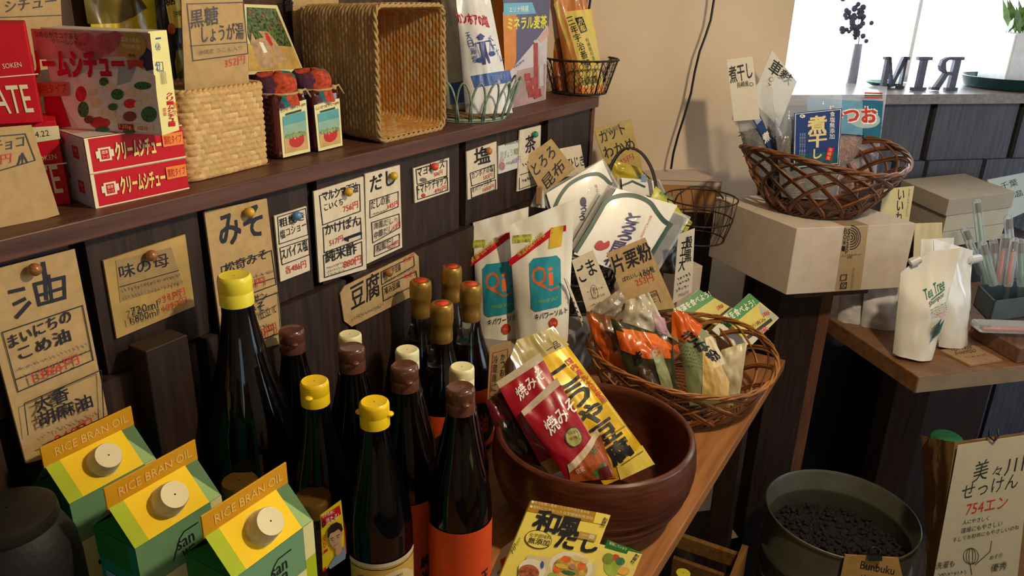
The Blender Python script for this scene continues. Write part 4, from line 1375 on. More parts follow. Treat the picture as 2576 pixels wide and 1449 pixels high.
# ------------------------------------------------------------------ bottles
GDARK = mat('dark_bottle_glass', '050508', .06, var=0, spec=.55)
GBROWN = mat('brown_bottle_glass', '0a0606', .07, var=0, spec=.55)
CAPY = mat('yellow_cap', 'f2cc18', .35, var=.02, coat=.2); CAPLY = mat('pale_yellow_cap', 'efe040', .35, var=.02, coat=.2)
CAPB = mat('brown_cap', '5c3628', .25, var=.05, coat=.5); CAPI = mat('ivory_cap', 'e4dfae', .4, var=.02)
def bot(name, x, y, prof, cap, glass, label, cat, group, rz=0, tab=True):
    """cap = (radius, height, material)"""
    base = Vector((x, y, ZC))
    root = thing(name, base, label, cat, group)
    mb = MB(); mb.lathe(base + Vector((0, 0, .0005)), [(prof[0][0] * .9, 0), (prof[0][0], .004)] + prof[1:], glass, 56); put('glass_body', mb, root)
    z = prof[-1][1] - .006
    r, h, cm = cap
    mb = MB()
    mb.lathe(base + Vector((0, 0, z)), [(r, 0), (r * 1.0, h * .42), (r * .985, h * .44), (r * .985, h * .47), (r, h * .49), (r, h * .86), (r * .96, h * .95), (r * .86, h), (r * .8, h * .985), (r * .3, h * .975), (.0008, h * .975)], cm, 40)
    cp = put('cap', mb, root)
    if tab:
        mb = MB()
        for s in (0, math.pi):
            a = math.radians(rz) + s
            c = base + Vector((math.cos(a) * r, math.sin(a) * r, z + h * .5))
            mb.blob(c, .005, cm, 10, 6, (1, 1, .55))
        put('cap_tabs', mb, cp)
    return root
LITRE = [(.0368, 0), (.0368, .138), (.0362, .148), (.0342, .163), (.0307, .179), (.0263, .197), (.0214, .219), (.0175, .240), (.0150, .257), (.0142, .270)]
def cyl_label(root, r, z0, z1, a0, a1, m, name='paper_label'):
    base = root.location
    class S:
        flat = False; lay = .0007
        def __call__(s, u, v, o=0.0):
            a = math.radians(a0 + (a1 - a0) * u)
            return base + Vector(((r + o) * math.cos(a), (r + o) * math.sin(a), z1 + (z0 - z1) * v))
    s = S(); mb = MB()
    mb.grid(lambda u, v: s(u, v, .0003), 28, 6, m, True, True)
    return mb, Draw(mb, s)
big = bot('large_bottle', .537, .668, [(.0525, 0), (.0525, .195), (.0505, .212), (.045, .234), (.037, .262), (.029, .292), (.022, .325), (.0178, .350), (.0170, .368)], (.0186, .034, CAPLY), GDARK, 'tallest dark bottle, with a pale yellow cap, in front of the tall sign', 'bottle', None, tab=False)
ORL = mat('orange_label', 'e0501c', .5, var=.05, vs=80); CRL = mat('cream_label', 'd8b458', .5, var=.06, vs=40)
ya = bot('condiment_bottle', .545, .566, LITRE, (.0158, .028, CAPY), GDARK, 'yellow-capped bottle behind, between the tallest bottle and the front yellow one', 'bottle', 'yellow capped bottles', 200)
yb_ = bot('condiment_bottle', .546, .482, LITRE, (.0158, .028, CAPY), GDARK, 'yellow-capped bottle nearest the viewer, with a cream brush-script label', 'bottle', 'yellow capped bottles', -65)
ac = math.degrees(math.atan2(-.482, -.546))
mb, d = cyl_label(yb_, .0374, .004, .112, ac - 62, ac + 75, CRL)
d.rect(0, 0, 1, .045, mat('label_edge_white', 'd8d4c0', .5), 12); d.rect(.03, .07, .97, .078, INK, 12)
d.ell(.62, .32, .26, .20, mat('label_cloud', 'e4d6a0', .5)); d.ell(.45, .42, .16, .18, mat('label_cloud', 'e4d6a0', .5)); d.ell(.80, .36, .14, .14, mat('label_cloud', 'e4d6a0', .5))
d.ell(.22, .42, .17, .26, mat('label_orange_disc', 'd8622c', .5)); d.text('味', .55, .26, .74, .46, INK, .06); d.text('の', .62, .50, .76, .66, INK, .05); d.text('母', .55, .70, .76, .92, INK, .06); d.text('醸', .04, .30, .13, .42, INK)
d.text('発酵調味料', .46, .17, .72, .21, INK)
put('paper_label', mb, yb_)
bl = ['brown-capped bottle furthest back, next to the tall sign', 'brown-capped bottle second from the back, before the rear ivory cap', 'brown-capped bottle third from the back, before the middle ivory cap', 'brown-capped bottle nearest the viewer, with a bright orange label']
for i, (x, y) in enumerate(((.626, .683), (.629, .587), (.626, .505), (.619, .423))):
    b = bot('vinegar_bottle', x, y, LITRE, (.0160, .030, CAPB), GBROWN, bl[i], 'bottle', 'brown capped bottles', 235)
    ac = math.degrees(math.atan2(-y, -x))
    mb, d = cyl_label(b, .0374, .004, .128, ac - 75, ac + 80, ORL)
    d.vtext('純正', .70, .50, .82, .82, INK, .05) if False else None
    d.text('純', .62, .62, .74, .76, INK, .06); d.text('正', .75, .50, .86, .64, INK, .06); d.text('米酢', .62, .80, .86, .96, INK, .05)
    for k in range(4): d.vtext('原材料名米国産内容量保存方法', .12 + k * .045, .16, .135 + k * .045, .9, mat('label_rust_ink', '8a2c10', .5, var=0))
    put('paper_label', mb, b)
il = ['ivory-capped bottle furthest back, peeping behind a brown cap', 'ivory-capped bottle in the middle, left of the gold-topped front bottle', 'ivory-capped bottle at the right, beside the wooden bowl']
CLR = mat('clear_bottle_glass', 'e8f0f0', .03, var=0, trans=1.0, ior=1.45)
SOY = mat('soy_liquid', '080404', .15, var=0)
for i, (x, y) in enumerate(((.684, .640), (.689, .551), (.688, .468))):
    prof = [(r * .93, h * .95) for r, h in LITRE]
    b = bot('ponzu_bottle', x, y, prof, (.0150, .026, CAPI), CLR, il[i], 'bottle', 'ivory capped bottles', 215)
    base = Vector((x, y, ZC))
    mb = MB(); mb.lathe(base + Vector((0, 0, .003)), [(max(r - .0016, .001), h) for r, h in prof if h < .215] + [(prof[-4][0] - .0012, .216)], SOY, 48); put('liquid', mb, b)
    ac = math.degrees(math.atan2(-y, -x))
    mb, d = cyl_label(b, .0348, .01, .10, ac - 70, ac + 80, mat('ponzu_label', 'd8c23a', .5, var=.05)); d.text('ぽん酢', .3, .2, .8, .5, INK, .05); put('paper_label', mb, b)
GOLD = mat('gold_foil', 'a5803a', .36, metal=.6, var=.15, vs=80, bump=.15, bs=120); GRED = mat('seal_red', 'd8401c', .4, var=0)
SOYP = [(.038, 0), (.038, .105), (.0385, .120), (.0376, .134), (.035, .148), (.0308, .162), (.0258, .176), (.0212, .190), (.0178, .203), (.0156, .215), (.0145, .228), (.0140, .250)]
gl_ = ['gold-topped soy bottle at the left of the four', 'gold-topped soy bottle at the back, smallest in view', 'gold-topped soy bottle at the right, against the salt pouch', 'gold-topped soy bottle nearest the viewer of the four']
for i, (x, y) in enumerate(((.883, .677), (.962, .675), (.914, .606), (.828, .598))):
    base = Vector((x, y, ZC))
    b = thing('soy_bottle', base, gl_[i], 'bottle', 'gold topped soy bottles')
    mb = MB(); mb.lathe(base + Vector((0, 0, .0005)), [(.034, 0), (.038, .004)] + SOYP[1:], CLR, 56); put('glass_body', mb, b)
    mb = MB(); mb.lathe(base + Vector((0, 0, .004)), [(r - .0016, h) for r, h in SOYP if h < .18] + [(.0236, .178)], SOY, 56); put('liquid', mb, b)
    mb = MB(); mb.lathe(base + Vector((0, 0, .222)), [(.0150, 0), (.0157, .002), (.0156, .012), (.0151, .014), (.0153, .026), (.0165, .029), (.0168, .034), (.0168, .050), (.0162, .0555), (.0140, .058), (.0008, .058)], GOLD, 40)
    a = math.radians(200); mb.blob(base + Vector((.0165 * math.cos(-.3), .0165 * math.sin(-.3), .262)), .0038, GOLD, 8, 6, (1.2, 1.2, .6))
    fc = put('foil_cap', mb, b)
    mb = MB(); mb.lathe(base + Vector((0, 0, .2801)), [(.0098, 0), (.0098, .0006)], GRED, 32); put('red_seal', mb, fc)
    ac = math.degrees(math.atan2(-y, -x))
    mb, d = cyl_label(b, .0386, .015, .118, ac - 85, ac + 85, ORL)
    for k in range(4): d.vtext('本醸造醤油丸大豆使用', .08 + k * .05, .06, .10 + k * .05, .7, mat('label_rust_ink', '8a2c10', .5))
    d.ell(.62, .55, .26, .36, INK); d.text('正油', .50, .40, .74, .72, ORL, .05)
    put('paper_label', mb, b)

# ------------------------------------------------------------------ rice bran oil cartons
CY = mat('carton_yellow', 'f6cf10', .6, var=.02, spec=.25); CLG = mat('carton_light_green', '96b872', .6, var=.02, spec=.25); CLM = mat('carton_lime', 'a8bc1c', .6, var=.02, spec=.25)
CFIN = mat('carton_fin_gold', 'cf9418', .6, var=.03, spec=.25); CDG = mat('carton_green', '1f7a32', .6, var=.03, spec=.25); CTL = mat('carton_teal', '1a8a6a', .6, var=.03, spec=.25); CGS = mat('carton_grey_green', '6f9a72', .6, var=.03, spec=.25)
CBL = mat('carton_blue', '7aa8c8', .6, var=.03, spec=.25); FINL = mat('carton_fin_letter', 'e8c070', .4, var=0); CRM = mat('carton_cream', 'dcd89a', .6, var=.02, spec=.25)
CAPC = mat('carton_cap', 'd8cc9c', .45, var=.03)
def carton(x0, ye, label):
    w, dp, he, hr, hf = .0925, .060, .232, .263, .286
    base = Vector((x0 + w / 2, ye + dp / 2, ZC))
    root = thing('oil_carton', base, label, 'carton', 'rice bran oil cartons')
    o = Vector((x0, ye, ZC + .0005))
    X, Y, Z = Vector((w, 0, 0)), Vector((0, dp, 0)), Vector((0, 0, 1))
    mb = MB(); mb.box(o, X, Y, Z * he, CTL)
    f = Draw(mb, Skin([o + Z * he, o + X + Z * he, o + X, o]))
    f.rect(0, 0, .86, .2, CGS); f.rect(.86, 0, 1, .16, CRM); f.rect(.86, .16, 1, .5, CLM); f.rect(0, .2, .86, 1, CRM)
    f.line([(.36, .155), (.46, .075), (.52, .055), (.68, .055)], .006, INK, .4); f.text('san', .42, .085, .62, .125, INK, .005); f.text('wa', .46, .135, .62, .175, INK, .005)
    f.text('こめ油', .15, .3, .8, .5, INK, .03)
    l = Draw(mb, Skin([o + Y + Z * he, o + Z * he, o, o + Y]))
    l.rect(.80, 0, 1, 1, CTL); l.rect(0, 0, .82, .14, CDG); l.rect(.12, .20, .86, .9, CBL)
    for k in range(2): l.text('からだにやさしいこめ油', .16, .225 + k * .035, .80, .25 + k * .035, INK)
    l.ell(.45, .375, .26, .055, mat('rice_oval', '8a7a56', .5, var=.4, vs=600)); 
    for k in range(9): l.text('国産米ぬか原料の油', .18, .46 + k * .04, .55 + .2 * (k % 2), .48 + k * .04, INK)
    put('carton_body', mb, root)
    mb = MB()
    rl = o + Y / 2 + Z * hr; rr = rl + X
    el, er, bl_, br = o + Z * he, o + X + Z * he, o + Y + Z * he, o + X + Y + Z * he
    ins = X * .13
    mb.add([el, er, rr, rl], [(0, 1, 2, 3)], CLG); mb.add([bl_, br, rr, rl], [(3, 2, 1, 0)], CLG)
    f = Draw(mb, Skin([rl, rr, er, el])); f.rect(.0, 0, .2, 1, CLM); f.rect(.15, 0, .85, 1, CY)
    # folded gables
    for e, k, r, s in ((el, bl_, rl, 1), (er, br, rr, -1)):
        v = r + X * (.20 * s)
        mid = (e + k) / 2 - Z * 0
        mb.add([e, k, r, v], [(0, 3, 2), (3, 1, 2)], CGS); mb.add([e, k, v - Z * .012], [(0, 1, 2)], CDG)
    gr = put('gable_roof', mb, root)
    mb = MB(); mb.rbox(rl - Vector((.001, .0009, .002)), X + Vector((.002, 0, 0)), (0, .0018, 0), Z * (hf - hr), CFIN, .0004, 1)
    f = Draw(mb, Skin([rl + Z * (hf - hr - .002) + Vector((0, -.0009, 0)), rr + Z * (hf - hr - .002) + Vector((0, -.0009, 0)), rr + Vector((0, -.0009, 0)), rl + Vector((0, -.0009, 0))]))
    f.text('RICE BRAN OIL', .12, .30, .94, .72, FINL, .0, .0)
    put('top_fin', mb, gr)
    mb = MB()
    nrm = Vector((0, -(hr - he), dp / 2)).normalized()
    c = (rl + rr + el + er) / 4
    mb.lathe(c, [(.0160, 0), (.0160, .0012), (.0150, .0016), (.0149, .007), (.0143, .0078), (.0135, .0165), (.0126, .0185), (.0008, .0187)], CAPC, 40, ax=nrm)
    put('cap', mb, gr)
    return root
c1 = carton(.317, .663, 'green and yellow gable-top carton furthest back of the three')
c2 = copy_tree(c1, (-.006, -.107, 0), 'green and yellow gable-top carton in the middle of the three')
c3 = copy_tree(c1, (.014, -.208, 0), 'green and yellow gable-top carton nearest the viewer of the three')
# gold-lidded jars behind the cartons
GLID = mat('jar_lid', '7a5c24', .35, metal=.5, var=.1)
for i, (px, h, lab) in enumerate((((404, 1100), .175, 'gold-lidded jar furthest back, behind the rear carton'), ((602, 1208), .175, 'gold-lidded jar behind the middle carton'), ((786, 1248), .175, 'gold-lidded jar nearest the viewer, right behind the front carton'))):
    p = on_z(px[0], px[1], ZC + h); base = Vector((p.x, p.y, ZC))
    t = thing('lidded_jar', base, lab, 'jar', 'gold lidded jars')
    mb = MB(); mb.lathe(base + Vector((0, 0, .0005)), [(.0195, 0), (.021, .005), (.021, h - .03), (.0185, h - .018)], mat('jar_dark_glass', '140c06', .1, spec=.5), 36); put('glass_body', mb, t)
    mb = MB(); mb.lathe(base + Vector((0, 0, h - .019)), [(.0195, 0), (.0202, .003), (.0202, .016), (.0187, .019), (.0008, .019)], GLID, 36); put('lid', mb, t)
# leaflet with a portrait
pf = Vector((.497, .418, ZC))
q = pquad(on_d(850, 1340, .80), facing(-38, 4), (806, 1296), (858, 1258), (872, 1392), (812, 1438))
mb, d = card(q, mat('leaflet_yellow', 'e8c81c', .4, var=.02), .0008)
LRED = mat('leaflet_red', 'c8141c', .4, var=0)
d.P([(808, 1300), (854, 1270), (858, 1292), (812, 1326)], LRED); d.P([(866, 1300), (869, 1340), (872, 1392), (869, 1392)], LRED); d.P([(814, 1430), (820, 1424), (820, 1432), (814, 1438)], LRED)
d.T('合計名様に', 810, 1303, 842, 1289, 9, PWHITE); d.T('当たる!', 821, 1318, 852, 1302, 15, PWHITE, .02); d.T('0', 810, 1328, 818, 1323, 17, INK, .06)
d.T('る', 812, 1362, 820, 1358, 15, LRED, .04); d.T('び', 813, 1378, 822, 1374, 15, LRED, .04); d.P([(814, 1384), (824, 1377), (824, 1384), (815, 1390)], LRED)
SKIN = mat('portrait_skin', 'c89c78', .5, var=.03); HAIR = mat('portrait_hair', '1e1614', .5, var=.1); SHIRT = mat('portrait_shirt', '7e94a4', .5, var=.05)
d.P([(826, 1424), (840, 1402), (846, 1392), (862, 1380), (868, 1366), (870, 1390), (868, 1404), (830, 1430)], SHIRT)
d.P([(843, 1372), (858, 1362), (860, 1384), (850, 1396), (844, 1390)], SKIN)
d.P([(827, 1346), (834, 1330), (856, 1324), (860, 1342), (856, 1362), (846, 1378), (838, 1376), (830, 1364)], SKIN); d.E(859, 1338, 3, 6, SKIN, 10)
d.P([(824, 1350), (824, 1332), (832, 1318), (846, 1311), (858, 1316), (862, 1330), (858, 1336), (852, 1328), (840, 1336), (830, 1340), (827, 1350)], HAIR)
d.L([(831, 1353), (838, 1350)], 1.6, HAIR); d.L([(846, 1346), (853, 1342)], 1.6, HAIR); d.E(835, 1356, 2.4, 1.2, HAIR, 8); d.E(850, 1349, 2.4, 1.2, HAIR, 8); d.L([(841, 1352), (839, 1362), (842, 1363)], 1.1, mat('portrait_shade_line', '9a7050', .5)); d.L([(838, 1370), (848, 1366)], 1.6, mat('portrait_lips', 'a8605a', .5))
put('leaflet', mb, label='yellow prize leaflet picturing a dark-haired person in a blue shirt', cat='leaflet')
# dark post and tub at the left
a, b = Vector((.462, .672, 0)), None
pp = on_y(420, 868, .70)
m = MB(); p0 = on_y(366, 884, .695); p1 = on_y(474, 858, .695)
m.rbox(Vector((p0.x, .695, ZC + .0005)), (p1.x - p0.x, 0, 0), (0, .03, 0), (0, 0, p0.z - ZC - .001), wood('post_wood', '2c1e19', .25, 'Z', .5), .001, 1)
put('wooden_block', m, label='dark upright wooden block against the boards behind the cartons', cat='block')
p = on_z(-30, 1110, ZC + .27); base = Vector((.262, .655, ZC))
t = thing('dark_tub', base, 'dark round-shouldered tub at the left edge beside the rear carton', 'tub')
m = MB(); m.lathe(base, [(.043, 0), (.05, .01), (.05, .20), (.048, .225), (.040, .245), (.036, .25), (.036, .25)], mat('tub_black', '151314', .6, bump=.3, bs=200), 48); put('tub_body', m, t)
m = MB(); m.lathe(base + Vector((0, 0, .25)), [(.038, 0), (.039, .003), (.038, .012), (.03, .016), (.001, .017)], mat('tub_lid', '1c1917', .5), 48); put('lid', m, t)

# ------------------------------------------------------------------ wooden bowl with packets
BOWL = mat('bowl_wood', '5a2b1a', .36, var=.3, vs=10, stretch=(3, 3, 30), bump=.05, coat=.25)
bc = Vector((.874, .371, ZC)); hb = .130
t = thing('wooden_bowl', bc, 'large deep reddish-brown wooden bowl with turned ridges holding packets', 'bowl')
def ridges(a, h): return .012 * math.sin(h * 190 + .6 * math.sin(a * 2)) if .015 < h < .09 else 0
m = MB(); R = .139
prof = [(.086, 0), (.098, .002), (.110, .012), (.124, .030), (.135, .052), (.1415, .075), (.1425, .095), (.1405, .115), (.1375, .127), (.134, .130), (.130, .128), (.129, .118), (.131, .095), (.128, .070), (.120, .045), (.106, .026), (.085, .016), (.04, .013), (.001, .013)]
out_, i_top = [], 9
for i in range(i_top):
    (r0, z0), (r1, z1) = prof[i], prof[i + 1]
    for k in range(6):
        t_ = k / 6
        z = z0 + (z1 - z0) * t_
        e_ = min(1, max(0, (z - .006) / .012)) * min(1, max(0, (.082 - z) / .02))
        out_.append((r0 + (r1 - r0) * t_ - .0042 * e_ * (.5 + .5 * math.cos(z * 2 * math.pi / .019)) ** 2, z))
m.lathe(bc, out_ + prof[i_top:], BOWL, 96, sharp=75)
# inner ring lip lines come from the lathe itself
put('turned_body', m, t)
MRED = mat('miso_red', '9c1226', .28, var=.08, vs=30, coat=.4); MSEAL = mat('clear_seal', 'b8a890', .3, var=.1, coat=.4); MBRN = mat('miso_brown', 'a04c22', .35, var=.25, vs=60, coat=.3)
TOFU = mat('tofu_gold', 'dcb41c', .32, metal=.1, var=.25, vs=25, coat=.5); TOFC = mat('tofu_cream', 'a89858', .4, var=.15, vs=30, coat=.3)
def lean(tl, tr, br, bl, low, d_up, label, name, cat, mm, bulge, style, wr, seed, grp=None):
    """packet leaning in the bowl: lower edge through 'low', top edge d_up metres deeper per metre of rise"""
    return None
# tofu pack: lies against the far-left rim
nT = Vector((-.52, -.55, .66)).normalized()
pT = bc + Vector((-.005, .005, .108)) - nT * .014
q = pquad(pT, nT, (1290, 880), (1392, 820), (1648, 1168), (1520, 1222))
mb, d = pouch(q, TOFU, .012, 'slim', wr=.003, seed=3.3)
d.P([(1283, 900), (1300, 855), (1392, 826), (1432, 868), (1300, 930)], TOFC); d.P([(1545, 1172), (1615, 1120), (1646, 1168), (1560, 1208)], mat('tofu_pale_gold', 'e6cf60', .3, var=.1, vs=40, coat=.5))
d.T('一品', 1378, 892, 1410, 872, 18, INK, .03, (-.5, -.86)); d.VT('こうや豆腐', 1395, 930, 1570, 1160, 62, INK, .06, (.82, -.57))
d.VT('国内産丸大豆使用', 1424, 905, 1518, 1016, 15, RED, .04, (.84, -.54))
for k in range(4): d.L([(1420 + k * 46, 985 + k * 62), (1475 + k * 46, 950 + k * 62)], 2.5, mat('tofu_line', '9a7a10', .4))
put('tofu_packet', mb, label='long golden packet with large black brush writing leaning in the bowl', cat='packet')
nM = Vector((-.62, -.55, .56)).normalized()
def miso(tl, tr, br, bl, sub, seed, label, front):
    p = bc + Vector((-.030, -.012, .112)) - nM * sub
    q = pquad(p, nM, tl, tr, br, bl)
    mb, d = pouch(q, MRED, .008, 'slim', wr=.003, seed=seed)
    d.rect(0, 0, 1, .07, MSEAL, 8)
    return mb, d
mb, d = miso((1248, 962), (1358, 888), (1500, 1150), (1372, 1190), .020, 6.6, '', False)
d.T('焼みそ', 1308, 1010, 1372, 950, 34, PWHITE, .02)
d.P([(1358, 1165), (1420, 1130), (1440, 1170), (1385, 1195)], mat('miso_bottom_yellow', 'c0a048', .35, var=.2))
put('miso_packet', mb, label='rear dark red packet with white brush writing, in the bowl', cat='packet', group='red miso packets')
mb, d = miso((1310, 1035), (1400, 950), (1550, 1205), (1432, 1216), -.004, 7.7, '', True)
d.T('焼みそ', 1384, 1098, 1456, 1030, 42, PWHITE, .025)
d.E(1440, 1100, 23, 26, mat('miso_oval_rim', '2c3c20', .4)); d.E(1440, 1100, 20, 23, mat('miso_oval', 'a89c5a', .4, var=.1)); d.T('北海道麦', 1426, 1096, 1452, 1088, 9, INK); d.T('使用', 1430, 1110, 1450, 1104, 9, INK)
d.P([(1424, 1170), (1500, 1078), (1508, 1092), (1430, 1190)], mat('miso_band', 'c8b89a', .4, var=.05)); d.P([(1430, 1190), (1508, 1092), (1548, 1202), (1434, 1214)], MBRN)
d.T('麦こ', 1490, 1150, 1512, 1120, 18, GRNP, .03); d.P([(1488, 1190), (1515, 1160), (1520, 1180), (1500, 1205)], GRNP); d.P([(1500, 1180), (1528, 1170), (1540, 1200), (1508, 1206)], mat('miso_house', '5a1c14', .4)); d.T('味', 1452, 1195, 1470, 1184, 16, mat('miso_pale', 'd8a890', .4), .02)
put('miso_packet', mb, label='front dark red packet with white brush writing and an oval seal, in the bowl', cat='packet', group='red miso packets')
q = pquad(bc + Vector((-.06, .0, .10)) - nM * .046, nM, (1222, 1010), (1290, 970), (1390, 1180), (1270, 1150))
mb, d = pouch(q, mat('packet_maroon', '5a0e1c', .3, var=.2, vs=30, coat=.4), .008, 'slim', wr=.004, seed=9.1); d.P([(1250, 1060), (1330, 1060), (1370, 1150), (1280, 1140)], mat('packet_smoke', '2c2420', .3, var=.3, vs=40))
put('miso_packet', mb, label='darkest maroon packet, lowest and leftmost in the bowl', cat='packet', group='red miso packets')
q = pquad(on_z(1240, 1010, ZC + .13), facing(-62, 8), (1232, 872), (1286, 858), (1278, 1010), (1226, 1005))
mb, d = card(q, KRAFT, .002)
d.L([(1240, 888), (1278, 878), (1272, 1000), (1232, 996)], 1.3, RED, True); d.VT('かつおぶし', 1266, 888, 1262, 985, 11, INK); d.VT('冷蔵庫に', 1248, 892, 1242, 985, 12, INK)
put('price_card', mb, label='rounded kraft card with vertical writing standing between the bowl and the gold-topped bottles', cat='sign')

# ------------------------------------------------------------------ dashi boxes at the front edge
BY = mat('dashi_yellow', 'ecd860', .4, var=.02); BYG = mat('dashi_gold', 'b08420', .35, var=.06, vs=40)
pD = on_d(1400, 1390, .80)
nD = Vector((-.66, -.42, .62)).normalized()
q = pquad(pD, nD, (1336, 1258), (1536, 1296), (1495, 1475), (1246, 1475))
mb = MB()
def tilt_box(q, th, m):
    q[2] = q[1] + q[3] - q[0]
    mb = MB(); n = qn(q); o = q[3] - n * th
    mb.rbox(o, q[1] - q[0], q[0] - q[3], n * th, m, .0007, 1)
    return mb
mb = tilt_box(q, .022, BY); d = Draw(mb, Skin(q))
d.P([(1337, 1258), (1530, 1294), (1522, 1320), (1326, 1286)], BYG); d.P([(1500, 1288), (1536, 1296), (1526, 1322), (1492, 1315)], BY)
d.T('●かつお節・昆布・しいたけのうまみを', 1336, 1266, 1482, 1293, 8, CREAM, 0, (.25, -.97)); d.T('●原料にこだわった化学調味料無添加', 1332, 1277, 1490, 1308, 8, CREAM, 0, (.25, -.97))
d.T('和', 1336, 1330, 1394, 1345, 54, INK, .06); d.T('風', 1398, 1338, 1450, 1348, 44, INK, .06); d.T('だし', 1394, 1374, 1496, 1392, 46, INK, .07)
d.E(1354, 1357, 34, 23, INK, 30, 10); d.E(1354, 1357, 32.5, 21.5, BY, 30, 10); d.T('化学調味料', 1330, 1350, 1384, 1358, 11, INK, .01); d.T('無添加', 1326, 1366, 1378, 1374, 16, INK, .03)
d.P([(1458, 1336), (1502, 1346), (1497, 1362), (1453, 1353)], GOLDP); d.T('一番', 1461, 1350, 1494, 1357, 11, CREAM, .02)
d.VT('創健社', 1524, 1302, 1514, 1326, 11, INK, .02)
d.P([(1328, 1395), (1500, 1420), (1490, 1475), (1290, 1475)], mat('dashi_blur', 'd8c898', .4, var=.05))
PLT = mat('plate_print', 'e4dcc4', .4, var=.03); CAR2 = mat('carrot_slice_print', 'e0672c', .4, var=.15, vs=200); LOT = mat('lotus_print', 'e0cc8a', .4, var=.1); BEF = mat('bonito_print', 'a85a38', .45, var=.5, vs=300)
d.E(1436, 1424, 54, 36, PLT, 30, 8); d.E(1338, 1432, 34, 26, PLT, 26, 8); d.E(1330, 1440, 26, 20, BEF, 22, 8); d.E(1434, 1430, 44, 30, mat('stew_veg', 'c8a048', .4, var=.4, vs=150), 26, 8)
for x, y, rx, ry, mm in ((1423, 1407, 12, 9, CAR2), (1462, 1424, 10, 9, CAR2), (1400, 1432, 10, 9, CAR2), (1450, 1404, 14, 8, LOT), (1470, 1410, 10, 8, LOT), (1412, 1424, 16, 6, mat('bamboo_print', 'd8b44a', .4)), (1430, 1440, 18, 5, GRNP), (1390, 1448, 12, 8, mat('cabbage_print', '9ab04a', .4, var=.2)), (1440, 1425, 9, 7, mat('taro_print', 'b08a6a', .4))): d.E(x, y, rx, ry, mm, 14, 12)
d.E(1364, 1420, 4, 9, BLUP, 14); d.T('HP', 1290, 1394, 1301, 1375, 12, INK, .0, (-.5, -.86)); d.T('SOKEN', 1302, 1374, 1310, 1354, 6, INK, 0, (-.86, -.5))
put('dashi_box', mb, label='yellow and gold stock-powder box with black brush writing at the front of the counter', cat='box', group='stock powder boxes')
q = pquad(pD - nD * .026 + Vector((.01, -.01, 0)), nD, (1530, 1358), (1617, 1392), (1575, 1500), (1440, 1480))
mb = tilt_box(q, .022, mat('dashi_green', '1f6a2c', .4, var=.03)); d = Draw(mb, Skin(q))
d.P([(1500, 1366), (1615, 1394), (1572, 1498), (1440, 1480)], mat('dashi_pale', 'dccb6a', .4, var=.06)); d.P([(1528, 1360), (1585, 1378), (1576, 1394), (1520, 1378)], mat('dashi_green', '1f6a2c'))
d.T('使用しています', 1532, 1369, 1576, 1386, 7, CREAM, 0, (.25, -.97)); d.VT('創健社', 1604, 1394, 1588, 1418, 11, INK, .02)
for x, y, rx, ry, mm in ((1540, 1425, 22, 24, mat('cabbage_print', '9ab04a')), (1548, 1402, 10, 8, RED), (1560, 1412, 12, 10, BROC), (1568, 1436, 16, 10, mat('bread_print', 'd8a848', .4)), (1530, 1405, 14, 14, mat('lettuce_print', '7a8a34', .4, var=.2))): d.E(x, y, rx, ry, mm, 16)
put('dashi_box', mb, label='stock-powder box with dark green edges and a cabbage picture, half under the yellow one', cat='box', group='stock powder boxes')
q = pquad(pD - nD * .05 + Vector((-.01, .01, 0)), nD, (1262, 1382), (1310, 1346), (1330, 1480), (1222, 1475))
mb = tilt_box(q, .02, mat('dashi_white', 'c8bcae', .4, var=.03)); d = Draw(mb, Skin(q)); d.P([(1258, 1408), (1285, 1395), (1290, 1420), (1262, 1428)], LRED); d.T('化', 1248, 1448, 1262, 1442, 14, INK, .04)
put('dashi_box', mb, label='white and red box mostly hidden behind the left edge of the yellow box', cat='box', group='stock powder boxes')
